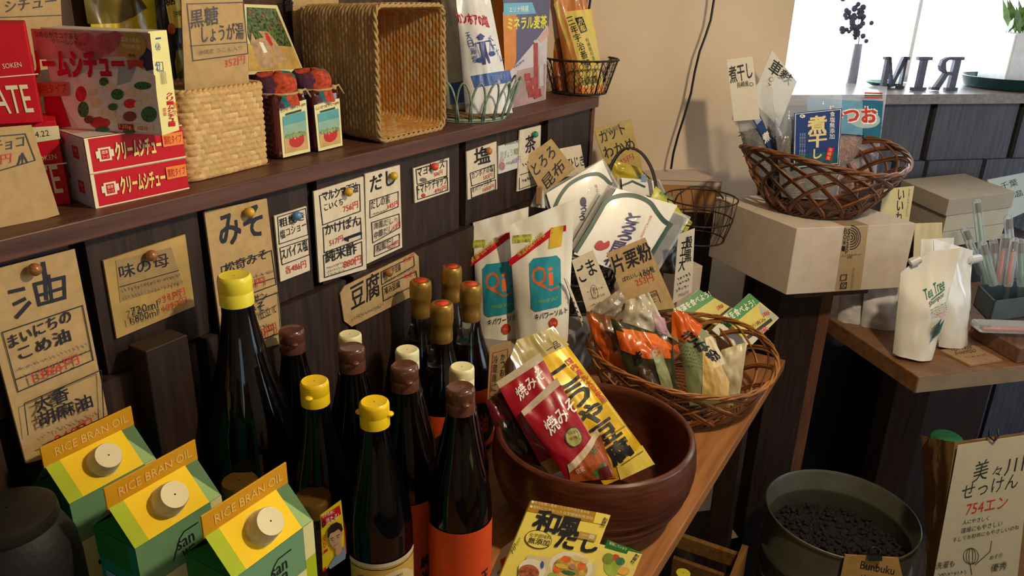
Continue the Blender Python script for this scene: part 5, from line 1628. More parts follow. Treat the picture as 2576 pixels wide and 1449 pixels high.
# ------------------------------------------------------------------ riser with the salt pouches
ZR = ZC + .105
rp = [Vector((1.04, .60, 0)), Vector((1.09, .572, 0)), Vector((1.20, .562, 0)), Vector((1.42, .572, 0)), Vector((1.42, .718, 0)), Vector((1.04, .718, 0))]
m = MB(); m.prism([p + Vector((0, 0, ZC + .0005)) for p in rp], (0, 0, .1045), mat('riser_grey_card', '8d8a84', .8, var=.06, vs=20))
put('riser_box', m, label='low grey card riser under the white salt pouches and the kelp basket', cat='box')
SALTW = mat('pouch_white', 'f0ede0', .3, var=.03, vs=20, coat=.35)
QIT = mat('pouch_teal', '2a94a8', .35, var=.05, vs=40); QIO = mat('pouch_orange', 'e8682c', .35, var=0); QIG = mat('pouch_green', '9ac04a', .4, var=0)
def salt_pouch(px, base, nn, dx, dy, label, seed, full):
    q = pquad(base, nn, *px)
    mb, d = pouch(q, SALTW, .020, 'stand', wr=.0035, seed=seed)
    k = lambda x, y: (x + dx, y + dy)
    d.P([k(1290, 592), k(1338, 588), k(1338, 606), k(1290, 612)], mat('pouch_notice', 'c8c84a', .4)); d.T('0120-18-4035', *k(1294, 611), *k(1334, 607), 7, INK); d.T('お問い合わせ', *k(1292, 598), *k(1335, 594), 6, INK)
    d.P([k(1281, 652), k(1390, 572), k(1424, 566), k(1424, 580), k(1396, 586), k(1282, 670)], CARM)
    d.T('高温焼成の焼塩', *k(1306, 648), *k(1372, 592), 14, mat('pouch_gold_ink', 'd8c05a', .4), .02, (-.55, -.83))
    if full: d.P([(1386, 572), (1418, 568), (1412, 618), (1380, 624)], mat('pouch_yellow_tag', 'd8b42c', .4, var=.05))
    d.P([k(1332, 660), k(1342, 648), k(1400, 640), k(1410, 650), k(1412, 760), k(1404, 766), k(1346, 776), k(1338, 768)], QIT)
    d.T('Q', *k(1340, 720), *k(1376, 714), 50, QIO, .015); d.L([k(1362, 712), k(1386, 724), k(1404, 716)], 4, QIO); d.T('i', *k(1381, 712), *k(1393, 710), 42, QIO, .02)
    d.T('POWER SALT', *k(1356, 757), *k(1404, 748), 9, QIG)
    d.T('キパワーソルト', *k(1347, 797), *k(1428, 783), 15, INK, .02)
    d.E(*k(1392, 805), 11, 13, RED, 20); d.T('250g', *k(1385, 810), *k(1399, 808), 7, mat('pouch_gold_ink', 'd8c05a'))
    return put('salt_pouch', mb, label=label, cat='pouch', group='white salt pouches')
nn = facing(-62, 8)
b1 = on_z(1360, 868, ZR + .001)
salt_pouch(((1281, 566), (1446, 500), (1428, 858), (1300, 872)), b1, nn, 0, 0, 'front white salt pouch with orange lettering on a teal square and a yellow tag', 1.7, True)
b2 = on_z(1250, 846, ZR) + nn * 0.0
salt_pouch(((1190, 560), (1330, 520), (1318, 850), (1200, 850)), b1 - nn * .036, nn, -117, 14, 'rear white salt pouch, its teal square half covered by the front pouch', 2.9, False)

# ------------------------------------------------------------------ kelp basket behind
KW = mat('kelp_basket_cane', '2a201a', .5, var=.4, vs=60)
kc = Vector((1.325, .63, ZR))
t = thing('cane_basket', kc, 'dark cane basket with a tall hoop handle, full of kelp packets', 'basket')
m = MB()
for z, r in ((.004, .075), (.035, .085), (.07, .094), (.10, .100)):
    m.tube([kc + Vector((r * math.cos(2 * math.pi * i / 60), r * .9 * math.sin(2 * math.pi * i / 60), z)) for i in range(60)], .0024, KW, 6, True)
put('hoops', m, t)
m = MB()
for k in range(26):
    a = 2 * math.pi * k / 26
    m.tube([kc + Vector(((.075 + .025 * s) * math.cos(a + s * .5), (.075 + .025 * s) * .9 * math.sin(a + s * .5), .004 + .096 * s)) for s in (0, .25, .5, .75, 1)], .0013, KW, 5)
    m.tube([kc + Vector(((.075 + .025 * s) * math.cos(a - s * .5), (.075 + .025 * s) * .9 * math.sin(a - s * .5), .004 + .096 * s)) for s in (0, .25, .5, .75, 1)], .0013, KW, 5)
m.lathe(kc + Vector((0, 0, .002)), [(.066, 0), (.066, .002)], KW, 40)
put('lattice', m, t)
m = MB()
hp = [(1525, 520), (1528, 470), (1535, 425), (1555, 388), (1580, 372), (1610, 382), (1635, 415), (1648, 455), (1652, 500), (1655, 540)]
for o in (-.002, 0, .002):
    m.tube([on_d(x + o * 900, y, 1.575 + o) for x, y in smooth(hp, 3)], .0023, KW, 6)
put('handle', m, t)
KWH = mat('kelp_label_white', 'ecebe4', .35, var=.03, coat=.3); FILM = film('clear_film', clear=.80); KGR = mat('kelp_label_green', '1f4a40', .4, var=.05); KVI = mat('kelp_ink', '2a1a6a', .4, var=0)
BLKC = mat('kelp_dark', '1c1c16', .4, var=.5, vs=120, coat=.2)
nk = facing(-50, 24)
def kelp_bag(outer, label_px, p, n, bulge, seed, label, inner=BLKC):
    q = pquad(p, n, *outer)
    root = thing('kelp_packet', (q[2] + q[3]) / 2, label, 'packet', 'kelp packets')
    mb, d0 = pouch(q, FILM, bulge, 'pillow', wr=.004, seed=seed); cb_ = put('clear_bag', mb, root)
    q2 = pquad(p + qn(q) * -.003, n, *outer)
    c = sum(q2, Vector()) / 4
    q2 = [c + (v - c) * .94 for v in q2]
    mb, _ = pouch(q2, inner, bulge * .6, 'pillow', wr=.004, seed=seed + 3); put('dried_kelp', mb, root)
    q3 = [v + qn(q) * (bulge * .62 + .002) for v in pquad(p, n, *label_px)]
    mb = MB(); sk = Skin(q3, bulge * .25, 'pillow'); mb.grid(lambda u, v: sk(u, v), 10, 10, KWH); d = Draw(mb, sk)
    return cb_, mb, d
pk = Vector((1.30, .52, 1.0))
p1 = on_d(1580, 600, 1.49)
root, mb, d = kelp_bag(((1527, 462), (1738, 546), (1646, 700), (1420, 645)), ((1548, 476), (1700, 518), (1600, 705), (1440, 640)), p1, nk, .012, 1.2, 'front kelp packet with a white label, green arch and violet writing')
d.L(smooth([(1450, 630), (1480, 582), (1508, 534), (1524, 508), (1545, 496), (1575, 491), (1605, 495), (1634, 510), (1652, 534), (1668, 554), (1686, 566)]), 11, KGR); d.L([(1684, 566), (1646, 628), (1608, 692)], 11, KGR)
d.VT('とろろ', 1597, 538, 1566, 606, 34, KVI, .07, (.98, .2)); d.VT('昆布', 1562, 607, 1530, 672, 34, KVI, .05, (.98, .2)); d.VT('味のよいとろろ', 1638, 542, 1610, 600, 6, RED)
d.P(smooth([(1494, 620), (1502, 608), (1512, 606), (1518, 612), (1530, 606), (1532, 618), (1524, 626), (1510, 630), (1500, 628), (1494, 620)], 3)[:-1], mat('kelp_pink', 'b8203c', .4))
put('paper_label', mb, root)
p2 = on_d(1480, 520, 1.535)
root, mb, d = kelp_bag(((1350, 490), (1518, 398), (1560, 470), (1440, 600)), ((1372, 488), (1512, 404), (1540, 465), (1420, 640)), p2, facing(-50, 22), .010, 2.3, 'rear left kelp packet, its white label peeling up under the handle')
d.L(smooth([(1392, 530), (1408, 494), (1432, 464), (1468, 444), (1500, 438), (1518, 446), (1536, 464)]), 9, KGR); d.L([(1536, 462), (1480, 575)], 9, KGR); d.E(1466, 508, 8, 12, KVI, 16); d.VT('ろろ', 1470, 515, 1462, 555, 14, KVI, .05); d.VT('味の', 1497, 464, 1503, 485, 6, RED)
put('paper_label', mb, root)
p3 = on_d(1610, 470, 1.60)
root, mb, d = kelp_bag(((1552, 446), (1660, 452), (1700, 540), (1560, 520)), ((1560, 448), (1645, 456), (1670, 530), (1565, 510)), p3, facing(-45, 20), .008, 3.4, 'small kelp packet behind the handle with a blue label corner')
d.L([(1566, 466), (1590, 456), (1620, 470)], 5, KGR); d.P([(1612, 440), (1626, 438), (1626, 458), (1612, 458)], mat('kelp_blue', '7a94c8', .4))
put('paper_label', mb, root)
q = pquad(on_d(1600, 420, 1.625), facing(-45, 10), (1538, 400), (1604, 420), (1650, 470), (1545, 470))
mb, d = pouch(q, mat('kelp_yellow', 'c8b430', .3, var=.2, vs=30, coat=.4), .006, 'pillow', wr=.003, seed=5)
put('seaweed_packet', mb, label='small yellow packet inside the hoop handle', cat='packet')
q = pquad(on_d(1690, 540, 1.565), facing(-40, 22), (1650, 468), (1742, 560), (1690, 640), (1610, 560))
mb, d = pouch(q, mat('wakame_lime', 'c8c84a', .35, var=.12, vs=60, coat=.3), .008, 'pillow', wr=.003, seed=6)
d.T('わかめ', 1655, 490, 1690, 505, 9, mat('wakame_green', '1f8a7a', .4), .03)
for k in range(7): d.L([(1700 - k * 3, 575 + k * 7), (1728 - k * 3, 560 + k * 7)], 1, GREY)
put('seaweed_packet', mb, label='lime-yellow packet sticking out at the right of the dark cane basket', cat='packet')
q = pquad(on_d(1660, 630, 1.525), facing(-45, 24), (1640, 556), (1720, 580), (1700, 690), (1610, 680))
mb, d = pouch(q, mat('wakame_dark', '23261c', .3, var=.6, vs=90, coat=.3), .010, 'pillow', wr=.004, seed=7)
d.E(1676, 600, 9, 16, mat('wakame_cream', 'c8c0a8', .4), 18, 15); d.E(1676, 601, 6, 12, mat('wakame_pink', 'b87060', .4), 18, 15)
put('seaweed_packet', mb, label='dark seaweed packet with a pinkish oval mark at the right of the cane basket', cat='packet')
q = pquad(on_d(1345, 500, 1.44), facing(-60, 5), (1348, 482), (1366, 476), (1372, 524), (1334, 520))
mb, d = pouch(q, mat('tissue_white', 'c8c8c4', .5, var=.1), .004, 'pillow', wr=.004, seed=11); put('paper_wrapper', mb, label='crumpled white wrapper behind the salt pouches', cat='wrapper')
m = MB(); a = on_d(1362, 515, 1.43); m.rbox(a, (.010, .004, 0), (-.004, .010, 0), (0, 0, .032), wood('peg_wood', 'a07a52', .2, 'Z', .6), .001, 1); put('clothes_peg', m, label='wooden peg clipped beside the crumpled white wrapper', cat='peg')
# kelp cards
def kcard(px, dep, n, lines, label, mm=None, th=.002):
    p = on_d(sum(x for x, y in px) / 4, sum(y for x, y in px) / 4, dep)
    q = pquad(p, n, *px)
    mb, d = card(q, mm or KRAFT, th)
    for a in lines: d.T(*a[:8], up=a[8] if len(a) > 8 else None)
    return mb, d
KOLD = mat('kraft_olive', 'b8a060', .75, var=.08, vs=60)
mb, d = kcard(((1317, 400), (1387, 349), (1446, 425), (1366, 492)), 1.52, facing(-40, 10), [('とろろ', 1348, 444, 1400, 390, 30, INK, .02, (-.48, -.88)), ('昆布', 1376, 480, 1424, 424, 32, INK, .02, (-.48, -.88))], '')
put('price_card', mb, label='tilted kraft card with large hand writing left of the hoop handle', cat='sign')
mb, d = kcard(((1408, 374), (1461, 364), (1474, 440), (1420, 445)), 1.56, facing(-35, 6), [('ひじき', 1432, 424, 1471, 416, 26, INK, .02)], '', PALE)
d.scribble(1444, 442, 1472, 434, 7, GREY, 6)
put('price_card', mb, label='pale card behind the tilted kraft card, its first character covered', cat='sign')
mb, d = kcard(((1493, 326), (1587, 299), (1618, 430), (1530, 430)), 1.66, facing(-45, 6), [('カット', 1514, 362, 1576, 336, 30, INK, .02), ('わかめ', 1524, 400, 1600, 374, 30, INK, .02), ('345円', 1552, 420, 1596, 400, 15, RED, .0)], '', KOLD)
d.T('国産', 1520, 338, 1560, 324, 12, GREY)
put('price_card', mb, label='olive kraft card standing tall against the plaster behind the hoop handle', cat='sign')

# ------------------------------------------------------------------ willow basket at the counter end
wc = Vector((1.255, .378, ZC + .0005))
lattice_basket('willow_basket', wc, .118, .168, .092, 'honey willow basket at the far end of the counter, filled with flour packets', 'basket', n=14, sweep=1.5, dip=.010)
ORK = mat('flour_orange', 'd8601c', .3, var=.12, vs=20, coat=.4); OLV = mat('flour_olive', '8a9468', .3, var=.15, vs=20, coat=.4); FLR = mat('flour_tan', 'd0ac68', .5, var=.12, vs=25, coat=.3)
def flour(px, dep, n, seed, label, paint, bulge=.016, mm=None):
    p = on_d(sum(x for x, y in px) / 4, sum(y for x, y in px) / 4, dep)
    mb, d = pouch(pquad(p, n, *px), mm or OLV, bulge, 'pillow', wr=.006, seed=seed)
    paint(d)
    return put('flour_packet', mb, label=label, cat='packet', group='soybean flour packets')
def pa(d):
    d.P([(1690, 790), (1700, 778), (1730, 790), (1768, 820), (1752, 845), (1720, 862), (1690, 840)], ORK)
    d.P([(1762, 880), (1800, 890), (1835, 960), (1830, 1010), (1762, 990)], FLR); d.P([(1768, 850), (1790, 845), (1830, 915), (1790, 925)], mat('flour_pale', 'd8c8a0', .35, var=.1, coat=.3))
    d.VT('きな粉', 1716, 835, 1806, 905, 26, INK, .07, (.82, -.57))
    for k in range(6): d.scribble(1704 + k * 3, 868 + k * 8, 1750 + k * 3, 880 + k * 8, 5, mat('flour_small_print', '5a6a40', .4), 7, 1.2)
    d.P([(1692, 870), (1702, 864), (1708, 884), (1698, 884)], ORK)
flour(((1692, 772), (1800, 852), (1846, 1020), (1735, 1020)), 1.31, facing(-62, 22), 2.1, 'right soybean flour packet with an orange top and black brush writing', pa)
def pb_(d):
    d.P([(1548, 830), (1600, 845), (1668, 850), (1690, 868), (1684, 900), (1620, 900), (1560, 880)], ORK); d.P([(1560, 825), (1650, 840), (1690, 880), (1640, 862), (1580, 850)], mat('flour_orange_light', 'e8762c', .3, var=.1, coat=.4))
    d.T('き', 1596, 920, 1614, 905, 30, INK, .07, (-.3, -.95)); d.P([(1600, 925), (1625, 915), (1655, 970), (1640, 985), (1610, 960)], mat('flour_window', '4a3020', .15, var=.3, vs=80, coat=.8))
    d.P([(1632, 880), (1658, 876), (1692, 975), (1665, 985)], mat('flour_sage', '9aa070', .3, var=.1, coat=.4)); d.P([(1640, 882), (1656, 878), (1660, 892), (1644, 898)], ORK)
flour(((1535, 800), (1690, 850), (1706, 992), (1590, 985)), 1.325, facing(-58, 20), 4.1, 'middle soybean flour packet, folded over with dark window', pb_, mm=mat('flour_dark', '3a3a24', .3, var=.3, vs=30, coat=.4))
def pc_(d):
    d.P([(1474, 790), (1490, 790), (1535, 850), (1545, 905), (1525, 900), (1490, 845)], ORK); d.P([(1538, 885), (1552, 878), (1580, 915), (1570, 935), (1540, 920)], mat('flour_orange_light', 'e8762c')); d.P([(1505, 880), (1560, 900), (1590, 930), (1575, 945), (1530, 930)], ORK)
flour(((1474, 782), (1556, 800), (1610, 960), (1510, 930)), 1.365, facing(-62, 20), 6.1, 'left soybean flour packet with orange corners, under the narrow pale card', pc_, mm=mat('flour_brown', '7a4a24', .35, var=.3, vs=30, coat=.4))
q = pquad(on_d(1620, 800, 1.375), facing(-60, 14), (1575, 756), (1632, 735), (1690, 850), (1560, 838))
mb, d = pouch(q, mat('starch_clear', 'c8bca4', .22, var=.08, vs=30, coat=.6), .01, 'pillow', wr=.007, seed=3.9); d.P([(1640, 790), (1672, 800), (1680, 845), (1650, 830)], mat('starch_pink', 'c89aa4', .4, var=.1))
put('starch_packet', mb, label='clear shiny packet of white starch in front of the largest kraft card', cat='packet')
q = pquad(on_d(1530, 760, 1.385), facing(-60, 8), (1488, 778), (1560, 726), (1580, 770), (1502, 840))
mb, d = pouch(q, mat('sesame_bag', 'a89a88', .2, var=.2, vs=30, coat=.6), .008, 'pillow', wr=.006, seed=4.9); d.P([(1542, 760), (1552, 750), (1562, 758), (1556, 768)], PWHITE)
put('sesame_packet', mb, label='clear zip packet at the foot of the narrow pale card', cat='packet')
q = pquad(on_d(1845, 930, 1.39), facing(-62, 16), (1815, 880), (1880, 860), (1860, 1000), (1800, 980))
mb, d = pouch(q, mat('flour_white', 'cfc09a', .35, var=.1, vs=30, coat=.4), .008, 'pillow', wr=.005, seed=5.9)
put('paper_packet', mb, label='crumpled pale packet at the right inside of the willow basket', cat='packet')
# green topped packs
SEAG = mat('pack_green', '1f8a34', .4, var=.03); PKY = mat('pack_yellow', 'd8cc5a', .4, var=.04); PKW = mat('pack_pale', 'd0d0c0', .4, var=.04)
def pack(tl, tr, br, bl, dep, label, hh):
    n = facing(-58, 38)
    p = on_d(sum(v[0] for v in (tl, tr, br, bl)) / 4, sum(v[1] for v in (tl, tr, br, bl)) / 4, dep)
    q = pquad(p, n, tl, tr, br, bl)
    mb = tilt_box(q, hh, PKW)
    return mb, Draw(mb, Skin(q))
mb, d = pack((1755, 728), (1845, 778), (1790, 850), (1690, 788), 1.57, '', .03)
d.P([(1758, 728), (1798, 750), (1725, 800), (1690, 786)], SEAG); d.P([(1798, 750), (1843, 776), (1782, 838), (1725, 800)], PKY)
d.T('海藻を食べよう!', 1708, 790, 1790, 745, 18, PWHITE, .03, (-.55, -.83)); d.L([(1770, 830), (1836, 775)], 6, INK); d.T('海', 1806, 782, 1822, 772, 11, CARM, .02, (-.55, -.83))
put('seaweed_pack', mb, label='rear green and yellow carton behind the willow basket, under the narrow white card', cat='box', group='green topped cartons')
mb, d = pack((1884, 738), (1960, 800), (1905, 905), (1790, 830), 1.53, '', .045)
d.P([(1886, 738), (1912, 760), (1834, 825), (1806, 808)], SEAG); d.P([(1912, 760), (1958, 798), (1920, 838), (1865, 850), (1834, 825)], PKY); d.P([(1908, 762), (1958, 798), (1950, 806), (1912, 790)], mat('pack_silver', 'b0b4a8', .4))
d.T('海藻を食べよう!', 1818, 818, 1902, 768, 20, PWHITE, .03, (-.55, -.83)); d.L([(1880, 850), (1938, 806)], 9, INK); d.T('海の恵み', 1880, 836, 1928, 806, 10, INK, .01, (-.55, -.83)); d.T('海', 1920, 800, 1938, 790, 12, CARM, .02, (-.55, -.83))
d.T('米', 1915, 842, 1935, 830, 14, mat('pack_magenta', 'b8306a', .4), .04, (-.55, -.83)); d.scribble(1880, 826, 1916, 804, 6, ORNP, 6)
put('seaweed_pack', mb, label='front green and yellow carton standing at the right rear of the willow basket', cat='box', group='green topped cartons')
# cards in the willow basket
mb, d = kcard(((1438, 655), (1492, 630), (1556, 790), (1484, 810)), 1.39, facing(-60, 10), [], '', PALE, .003)
d.VT('ごま', 1474, 660, 1498, 718, 28, INK, .02, (.92, -.38)) if False else None
d.T('ま', 1484, 695, 1504, 686, 40, INK, .02, (-.35, -.93)); d.T('ご', 1462, 712, 1480, 704, 42, INK, .02, (-.35, -.93)); d.E(1495, 734, 9, 18, GREY, 20, -12); d.E(1495, 734, 7.5, 16.5, PALE, 20, -12); d.VT('黒', 1492, 722, 1497, 744, 9, INK, 0, (.92, -.38))
for k in range(3): d.scribble(1476 + k * 4, 738 + k * 16, 1518 + k * 4, 724 + k * 16, 6, GREY, 6, 1.1)
put('price_card', mb, label='narrow pale card with a circled mark, left of the largest kraft card', cat='sign')
mb, d = kcard(((1526, 637), (1623, 598), (1700, 775), (1582, 790)), 1.40, facing(-58, 10), [('片栗粉', 1546, 692, 1644, 650, 46, INK, .035, (-.3, -.95)), ('ばれいしょでん粉', 1568, 710, 1646, 680, 13, INK, .01, (-.3, -.95)), ('100%', 1614, 698, 1648, 684, 12, INK, .01, (-.3, -.95)), ('253円', 1602, 722, 1646, 706, 20, RED, .0, (-.3, -.95))], '')
d.L([(1632, 738), (1650, 730), (1662, 760)], 1.5, INK); d.T('豚肉', 1636, 752, 1652, 744, 10, INK, 0, (-.3, -.95)); d.T('に', 1640, 764, 1652, 758, 9, INK, 0, (-.3, -.95))
put('price_card', mb, label='largest kraft card, with three bold characters, standing in the willow basket', cat='sign')
mb, d = kcard(((1706, 590), (1748, 574), (1740, 735), (1692, 765)), 1.45, facing(-70, 4), [], '', mat('card_white', 'dcd6c8', .7, var=.03))
d.VT('五大', 1722, 606, 1714, 684, 16, INK, .02, (1, -.2)); d.VT('穀黒', 1734, 592, 1730, 660, 16, INK, .03, (1, -.2))
for k in range(3): d.scribble(1703 - k * 2, 705 + k * 14, 1738 - k * 2, 690 + k * 14, 8, INK, 5, 1.4)
d.T('950円', 1708, 746, 1732, 738, 9, mat('purple_marker', '9a5aa0'), .0)
put('price_card', mb, label='narrow white card with vertical writing right of the largest kraft card', cat='sign')
mb, d = kcard(((1420, 700), (1428, 704), (1480, 840), (1472, 838)), 1.36, facing(-20, 6), [], '', PALE); d.scribble(1430, 740, 1466, 820, 6, INK, 7, 1.6)
put('price_card', mb, label='card seen almost edge-on at the left side of the willow basket', cat='sign')
m = MB(); m.rbox((1.440, .452, ZC + .0006), (.05, -.03, 0), (.03, .045, 0), (0, 0, .178), BOARD, .001, 1); put('small_carton', m, label='slim plain carton standing behind the narrow white card', cat='box')

# ------------------------------------------------------------------ stand with the shipping box and anchovy basket
bx = [on_d(2005, 575, 1.45)]
ztop = bx[0].z
FL, FR, BL = bx[0], on_z(2305, 562, ztop), on_z(1800, 495, ztop)
hbx = .133
mb, D = box_from(Vector((FL.x, FL.y, ztop - hbx)), Vector((FR.x, FR.y, ztop - hbx)), BL - FL, hbx, (BOARD, BOARD, BOARD), .001)
d = D['front']
TAPE = mat('packing_tape', 'a8906e', .3, var=.04, coat=.3)
d.P([(2124, 571), (2184, 568), (2165, 728), (2100, 732)], TAPE); D['top'].rect(.40, 0, .60, 1, TAPE)
for r in (24, 19, 14, 9, 4): 
    d.L([(2140 + r * 1.0 * math.cos(a), 597 - r * 1.25 * math.sin(a)) for a in [math.radians(-95 + 14 * i) for i in range(14)]], 2.4, INK)
d.VT('Bowl', 2128, 574, 2120, 632, 8, INK); d.VT('soap', 2136, 574, 2128, 640, 6, INK)
d.T('BOWL', 2130, 650, 2142, 649, 6, INK); d.scribble(2112, 646, 2164, 640, 6, GREY, 10, 1.2)
for y in (690, 710): d.L([(2114, y), (2128, y - 1), (2126, y + 13), (2112, y + 14)], 1.6, INK, True)
d.L([(2112, 724), (2126, 710)], 1.2, INK); d.L([(2114, 710), (2126, 724)], 1.2, INK)
d.VT('内容表示', 2146, 670, 2140, 728, 5, GREY); d.VT('品質保持', 2156, 574, 2150, 612, 7, GREY)
put('shipping_box', mb, label='brown corrugated box with tape and a ripple logo under the anchovy basket', cat='box')
STW = wood('stand_wood', '2c1d18', .3, 'Z', .5)
zb = ztop - hbx - .0005
st = thing('plinth', (FL + FR) / 2, 'tall dark wooden stand with a pale front edge under the taped corrugated box', 'stand')
st.location.z = 0
ex, ey = (FR - FL).normalized(), (BL - FL).normalized()
m = MB(); m.box(FL + ex * .035 + ey * .02 + Vector((0, 0, zb - .016 - FL.z)), ex * .165, ey * .21, (0, 0, .016), wood('stand_top', '5a3a26', .25, 'X', .5)); put('top_board', m, st)
e0 = on_d(2044, 760, 1.61); e1 = on_d(2094, 760, 1.61)
sx = (e1 - e0); sx.z = 0
m = MB(); m.box(Vector((e0.x, e0.y, 0)) + sx * .45, sx * .55, Vector((BN.x, BN.y, 0)) * .10, (0, 0, zb - .017), wood('stand_edge', '6a4432', .25, 'Z', .5)); put('side_panel', m, st)
m = MB(); m.box(Vector((e0.x, e0.y, 0)) + sx * .45, -ex * .095 , Vector((BN.x, BN.y, 0)) * .10, (0, 0, zb - .017), STW); put('cabinet_body', m, st)
# anchovy basket
nc_ = Vector((1.640, .252, ztop + .0008))
lattice_basket('willow_basket', nc_, .086, .158, .112, 'dark brown willow basket of dried anchovy bags on the corrugated box', 'basket', n=16, sweep=1.7, cols=('7a4c2c', '4a2c20'), r=.0021, dip=.014)
ANB = film('anchovy_film', (228, 234, 245), .84, .06, .7, 40); FISH = mat('dried_anchovy', '6a562a', .3, var=.6, vs=160, coat=.5); KATS = mat('bonito_flakes', 'b0745a', .5, var=.4, vs=120, bump=.5, bs=200)
NBL = mat('anchovy_label_blue', '1c3f7e', .35, var=.06, vs=20); NGO = mat('anchovy_label_gold', 'e0cf96', .4, var=0); NTE = mat('anchovy_teal', '1f6a8a', .35, var=.1)
def clear_bag(outer, dep, n, bulge, seed, label, inner, frac, grp='dried fish bags', nm='fish_bag'):
    p = on_d(sum(v[0] for v in outer) / 4, sum(v[1] for v in outer) / 4, dep)
    q = pquad(p, n, *outer)
    root = thing(nm, (q[2] + q[3]) / 2, label, 'bag', grp)
    mb, _ = pouch(q, ANB, bulge, 'stand', wr=.006, seed=seed); cb_ = put('clear_bag', mb, root)
    mb = MB()
    rnd = random.Random(int(seed * 100))
    a, b = q[0].lerp(q[3], 1 - frac), q[1].lerp(q[2], 1 - frac)
    sk = Skin([a, b, q[2], q[3]], bulge * .55, 'pillow', .004, seed)
    nn_ = sk.n
    mb.grid(lambda u, v: sk(.04 + .92 * u, v), 12, 12, inner); mb.grid(lambda u, v: sk(.04 + .92 * u, v) - nn_ * (bulge * .9), 6, 6, inner, True, True)
    for i in range(130):            # the little fish / flakes pressed against the film
        u, v = rnd.uniform(.06, .94), rnd.uniform(.02, .96)
        c = sk(u, v, .0012)
        t_ = (b - a).normalized() * rnd.uniform(-1, 1) + Vector((0, 0, 1)) * rnd.uniform(-1, 1)
        t_.normalize(); l = rnd.uniform(.008, .02)
        mb.tube([c - t_ * l, c - t_ * l * .3 + nn_ * .001, c + t_ * l * .5, c + t_ * l], [.0008, .0026, .0022, .0004], inner, 5, flat=.6)
    put('contents', mb, root)
    return cb_, p, n, q
nfa = facing(-60, 6)
root, p, n, q = clear_bag(((2035, 200), (2232, 218), (2200, 470), (2060, 480)), 1.65, facing(-58, 4), .022, 3.1, 'right dried bonito bag with red lettering and a teal header in the dark willow basket', KATS, .62)
mb = MB(); sk = Skin(pquad(p + n * .024, n, (2040, 205), (2232, 220), (2214, 360), (2045, 350))); d = Draw(mb, sk)
d.P([(2168, 252), (2222, 254), (2214, 352), (2172, 345)], NTE); d.P([(2030, 245), (2170, 255), (2170, 340), (2030, 330)], mat('bonito_header_blue', '6aa0c0', .3, var=.1))
for y, mm in ((234, RED), (240, GRNP), (245, RED)): d.L([(2176, y), (2218, y + 1)], 4, mm)
d.E(2172, 298, 42, 24, mat('bonito_cloud', 'a8c4cc', .4), 26, 8); d.T('かつお', 2080, 308, 2206, 310, 40, PWHITE, .14); d.T('かつお', 2082, 306, 2204, 308, 36, RED, .07)
put('printed_header', mb, root)
root, p, n, q = clear_bag(((1940, 195), (2120, 200), (2110, 500), (1965, 495)), 1.59, nfa, .020, 5.3, 'front dried anchovy bag with a navy label in the dark willow basket', FISH, .52)
mb = MB(); qq = pquad(p + n * .024, n, (1998, 284), (2118, 272), (2110, 414), (1994, 424)); mb.slab(qq, .0008, NBL); d = Draw(mb, Skin(qq))
d.L([(2001, 287), (2115, 275), (2107, 411), (1998, 421)], 1.4, PWHITE, True); d.P([(1999, 390), (2108, 380), (2107, 410), (1999, 420)], mat('anchovy_label_sea', '1f5a6a', .35, var=.25, vs=60))
d.T('煮', 2032, 338, 2078, 334, 44, NGO, .06); d.T('干', 2034, 372, 2078, 368, 32, NGO, .06); d.T('し', 2046, 400, 2066, 396, 24, NGO, .06)
d.VT('食塩無添加', 2094, 280, 2092, 350, 13, PWHITE, .01); d.P([(2082, 370), (2098, 372), (2090, 405), (2074, 402)], CARM); d.VT('長崎産', 2090, 372, 2082, 402, 9, NGO)
d.E(2018, 292, 7, 4.5, PWHITE, 16); d.T('K', 2015, 295, 2021, 294, 6, NBL, .04)
for k in range(3): d.VT('長崎の海で獲れた鰯', 2024 - k * 6, 334, 2022 - k * 6, 408, 4, mat('anchovy_small_print', 'a8b8d8', .4))
put('paper_label', mb, root)
root, p, n, q = clear_bag(((1838, 240), (1930, 200), (1985, 440), (1890, 445)), 1.635, facing(-72, 4), .012, 7.2, 'left dried anchovy bag, its navy label turned sideways', FISH, .55)
mb = MB(); qq = pquad(p + n * .016, n, (1892, 300), (1910, 285), (1950, 370), (1946, 395)); mb.slab(qq, .0008, NBL); d = Draw(mb, Skin(qq)); d.T('煮', 1924, 362, 1940, 350, 24, PWHITE, .05, (-.35, -.93)); d.P([(1896, 300), (1908, 290), (1916, 302), (1904, 314)], mat('anchovy_small_print', 'a8b8d8')); put('paper_label', mb, root)
# cards in it
mb, d = kcard(((1828, 150), (1893, 142), (1912, 300), (1846, 305)), 1.60, facing(-68, 4), [], '', mat('card_white', 'dcd6c8'))
d.T('煮干し', 1837, 210, 1894, 196, 42, INK, .03, (-.12, -.99)); d.T('長崎産', 1854, 222, 1884, 216, 14, INK, .01); d.E(1890, 212, 5, 5, INK, 12); d.E(1890, 212, 3.5, 3.5, mat('card_white', 'dcd6c8'), 12); 
put('price_card', mb, label='white card with bold black characters rising from the left of the anchovy basket', cat='sign')
mb, d = kcard(((1942, 126), (2005, 205), (1960, 320), (1890, 250)), 1.75, facing(-60, 4), [], '', mat('card_white', 'dcd6c8'))
d.T('車', 1930, 178, 1954, 196, 36, INK, .03, (.5, -.87)); d.T('麩', 1956, 196, 1984, 216, 28, INK, .02, (.5, -.87)); d.E(1940, 200, 6, 6, INK, 12); d.E(1940, 200, 4.5, 4.5, mat('card_white', 'dcd6c8'), 12); d.L([(1932, 208), (1938, 214), (1930, 216)], 1.2, INK)
put('price_card', mb, label='white card tipped on its corner between the other card and the window', cat='sign')
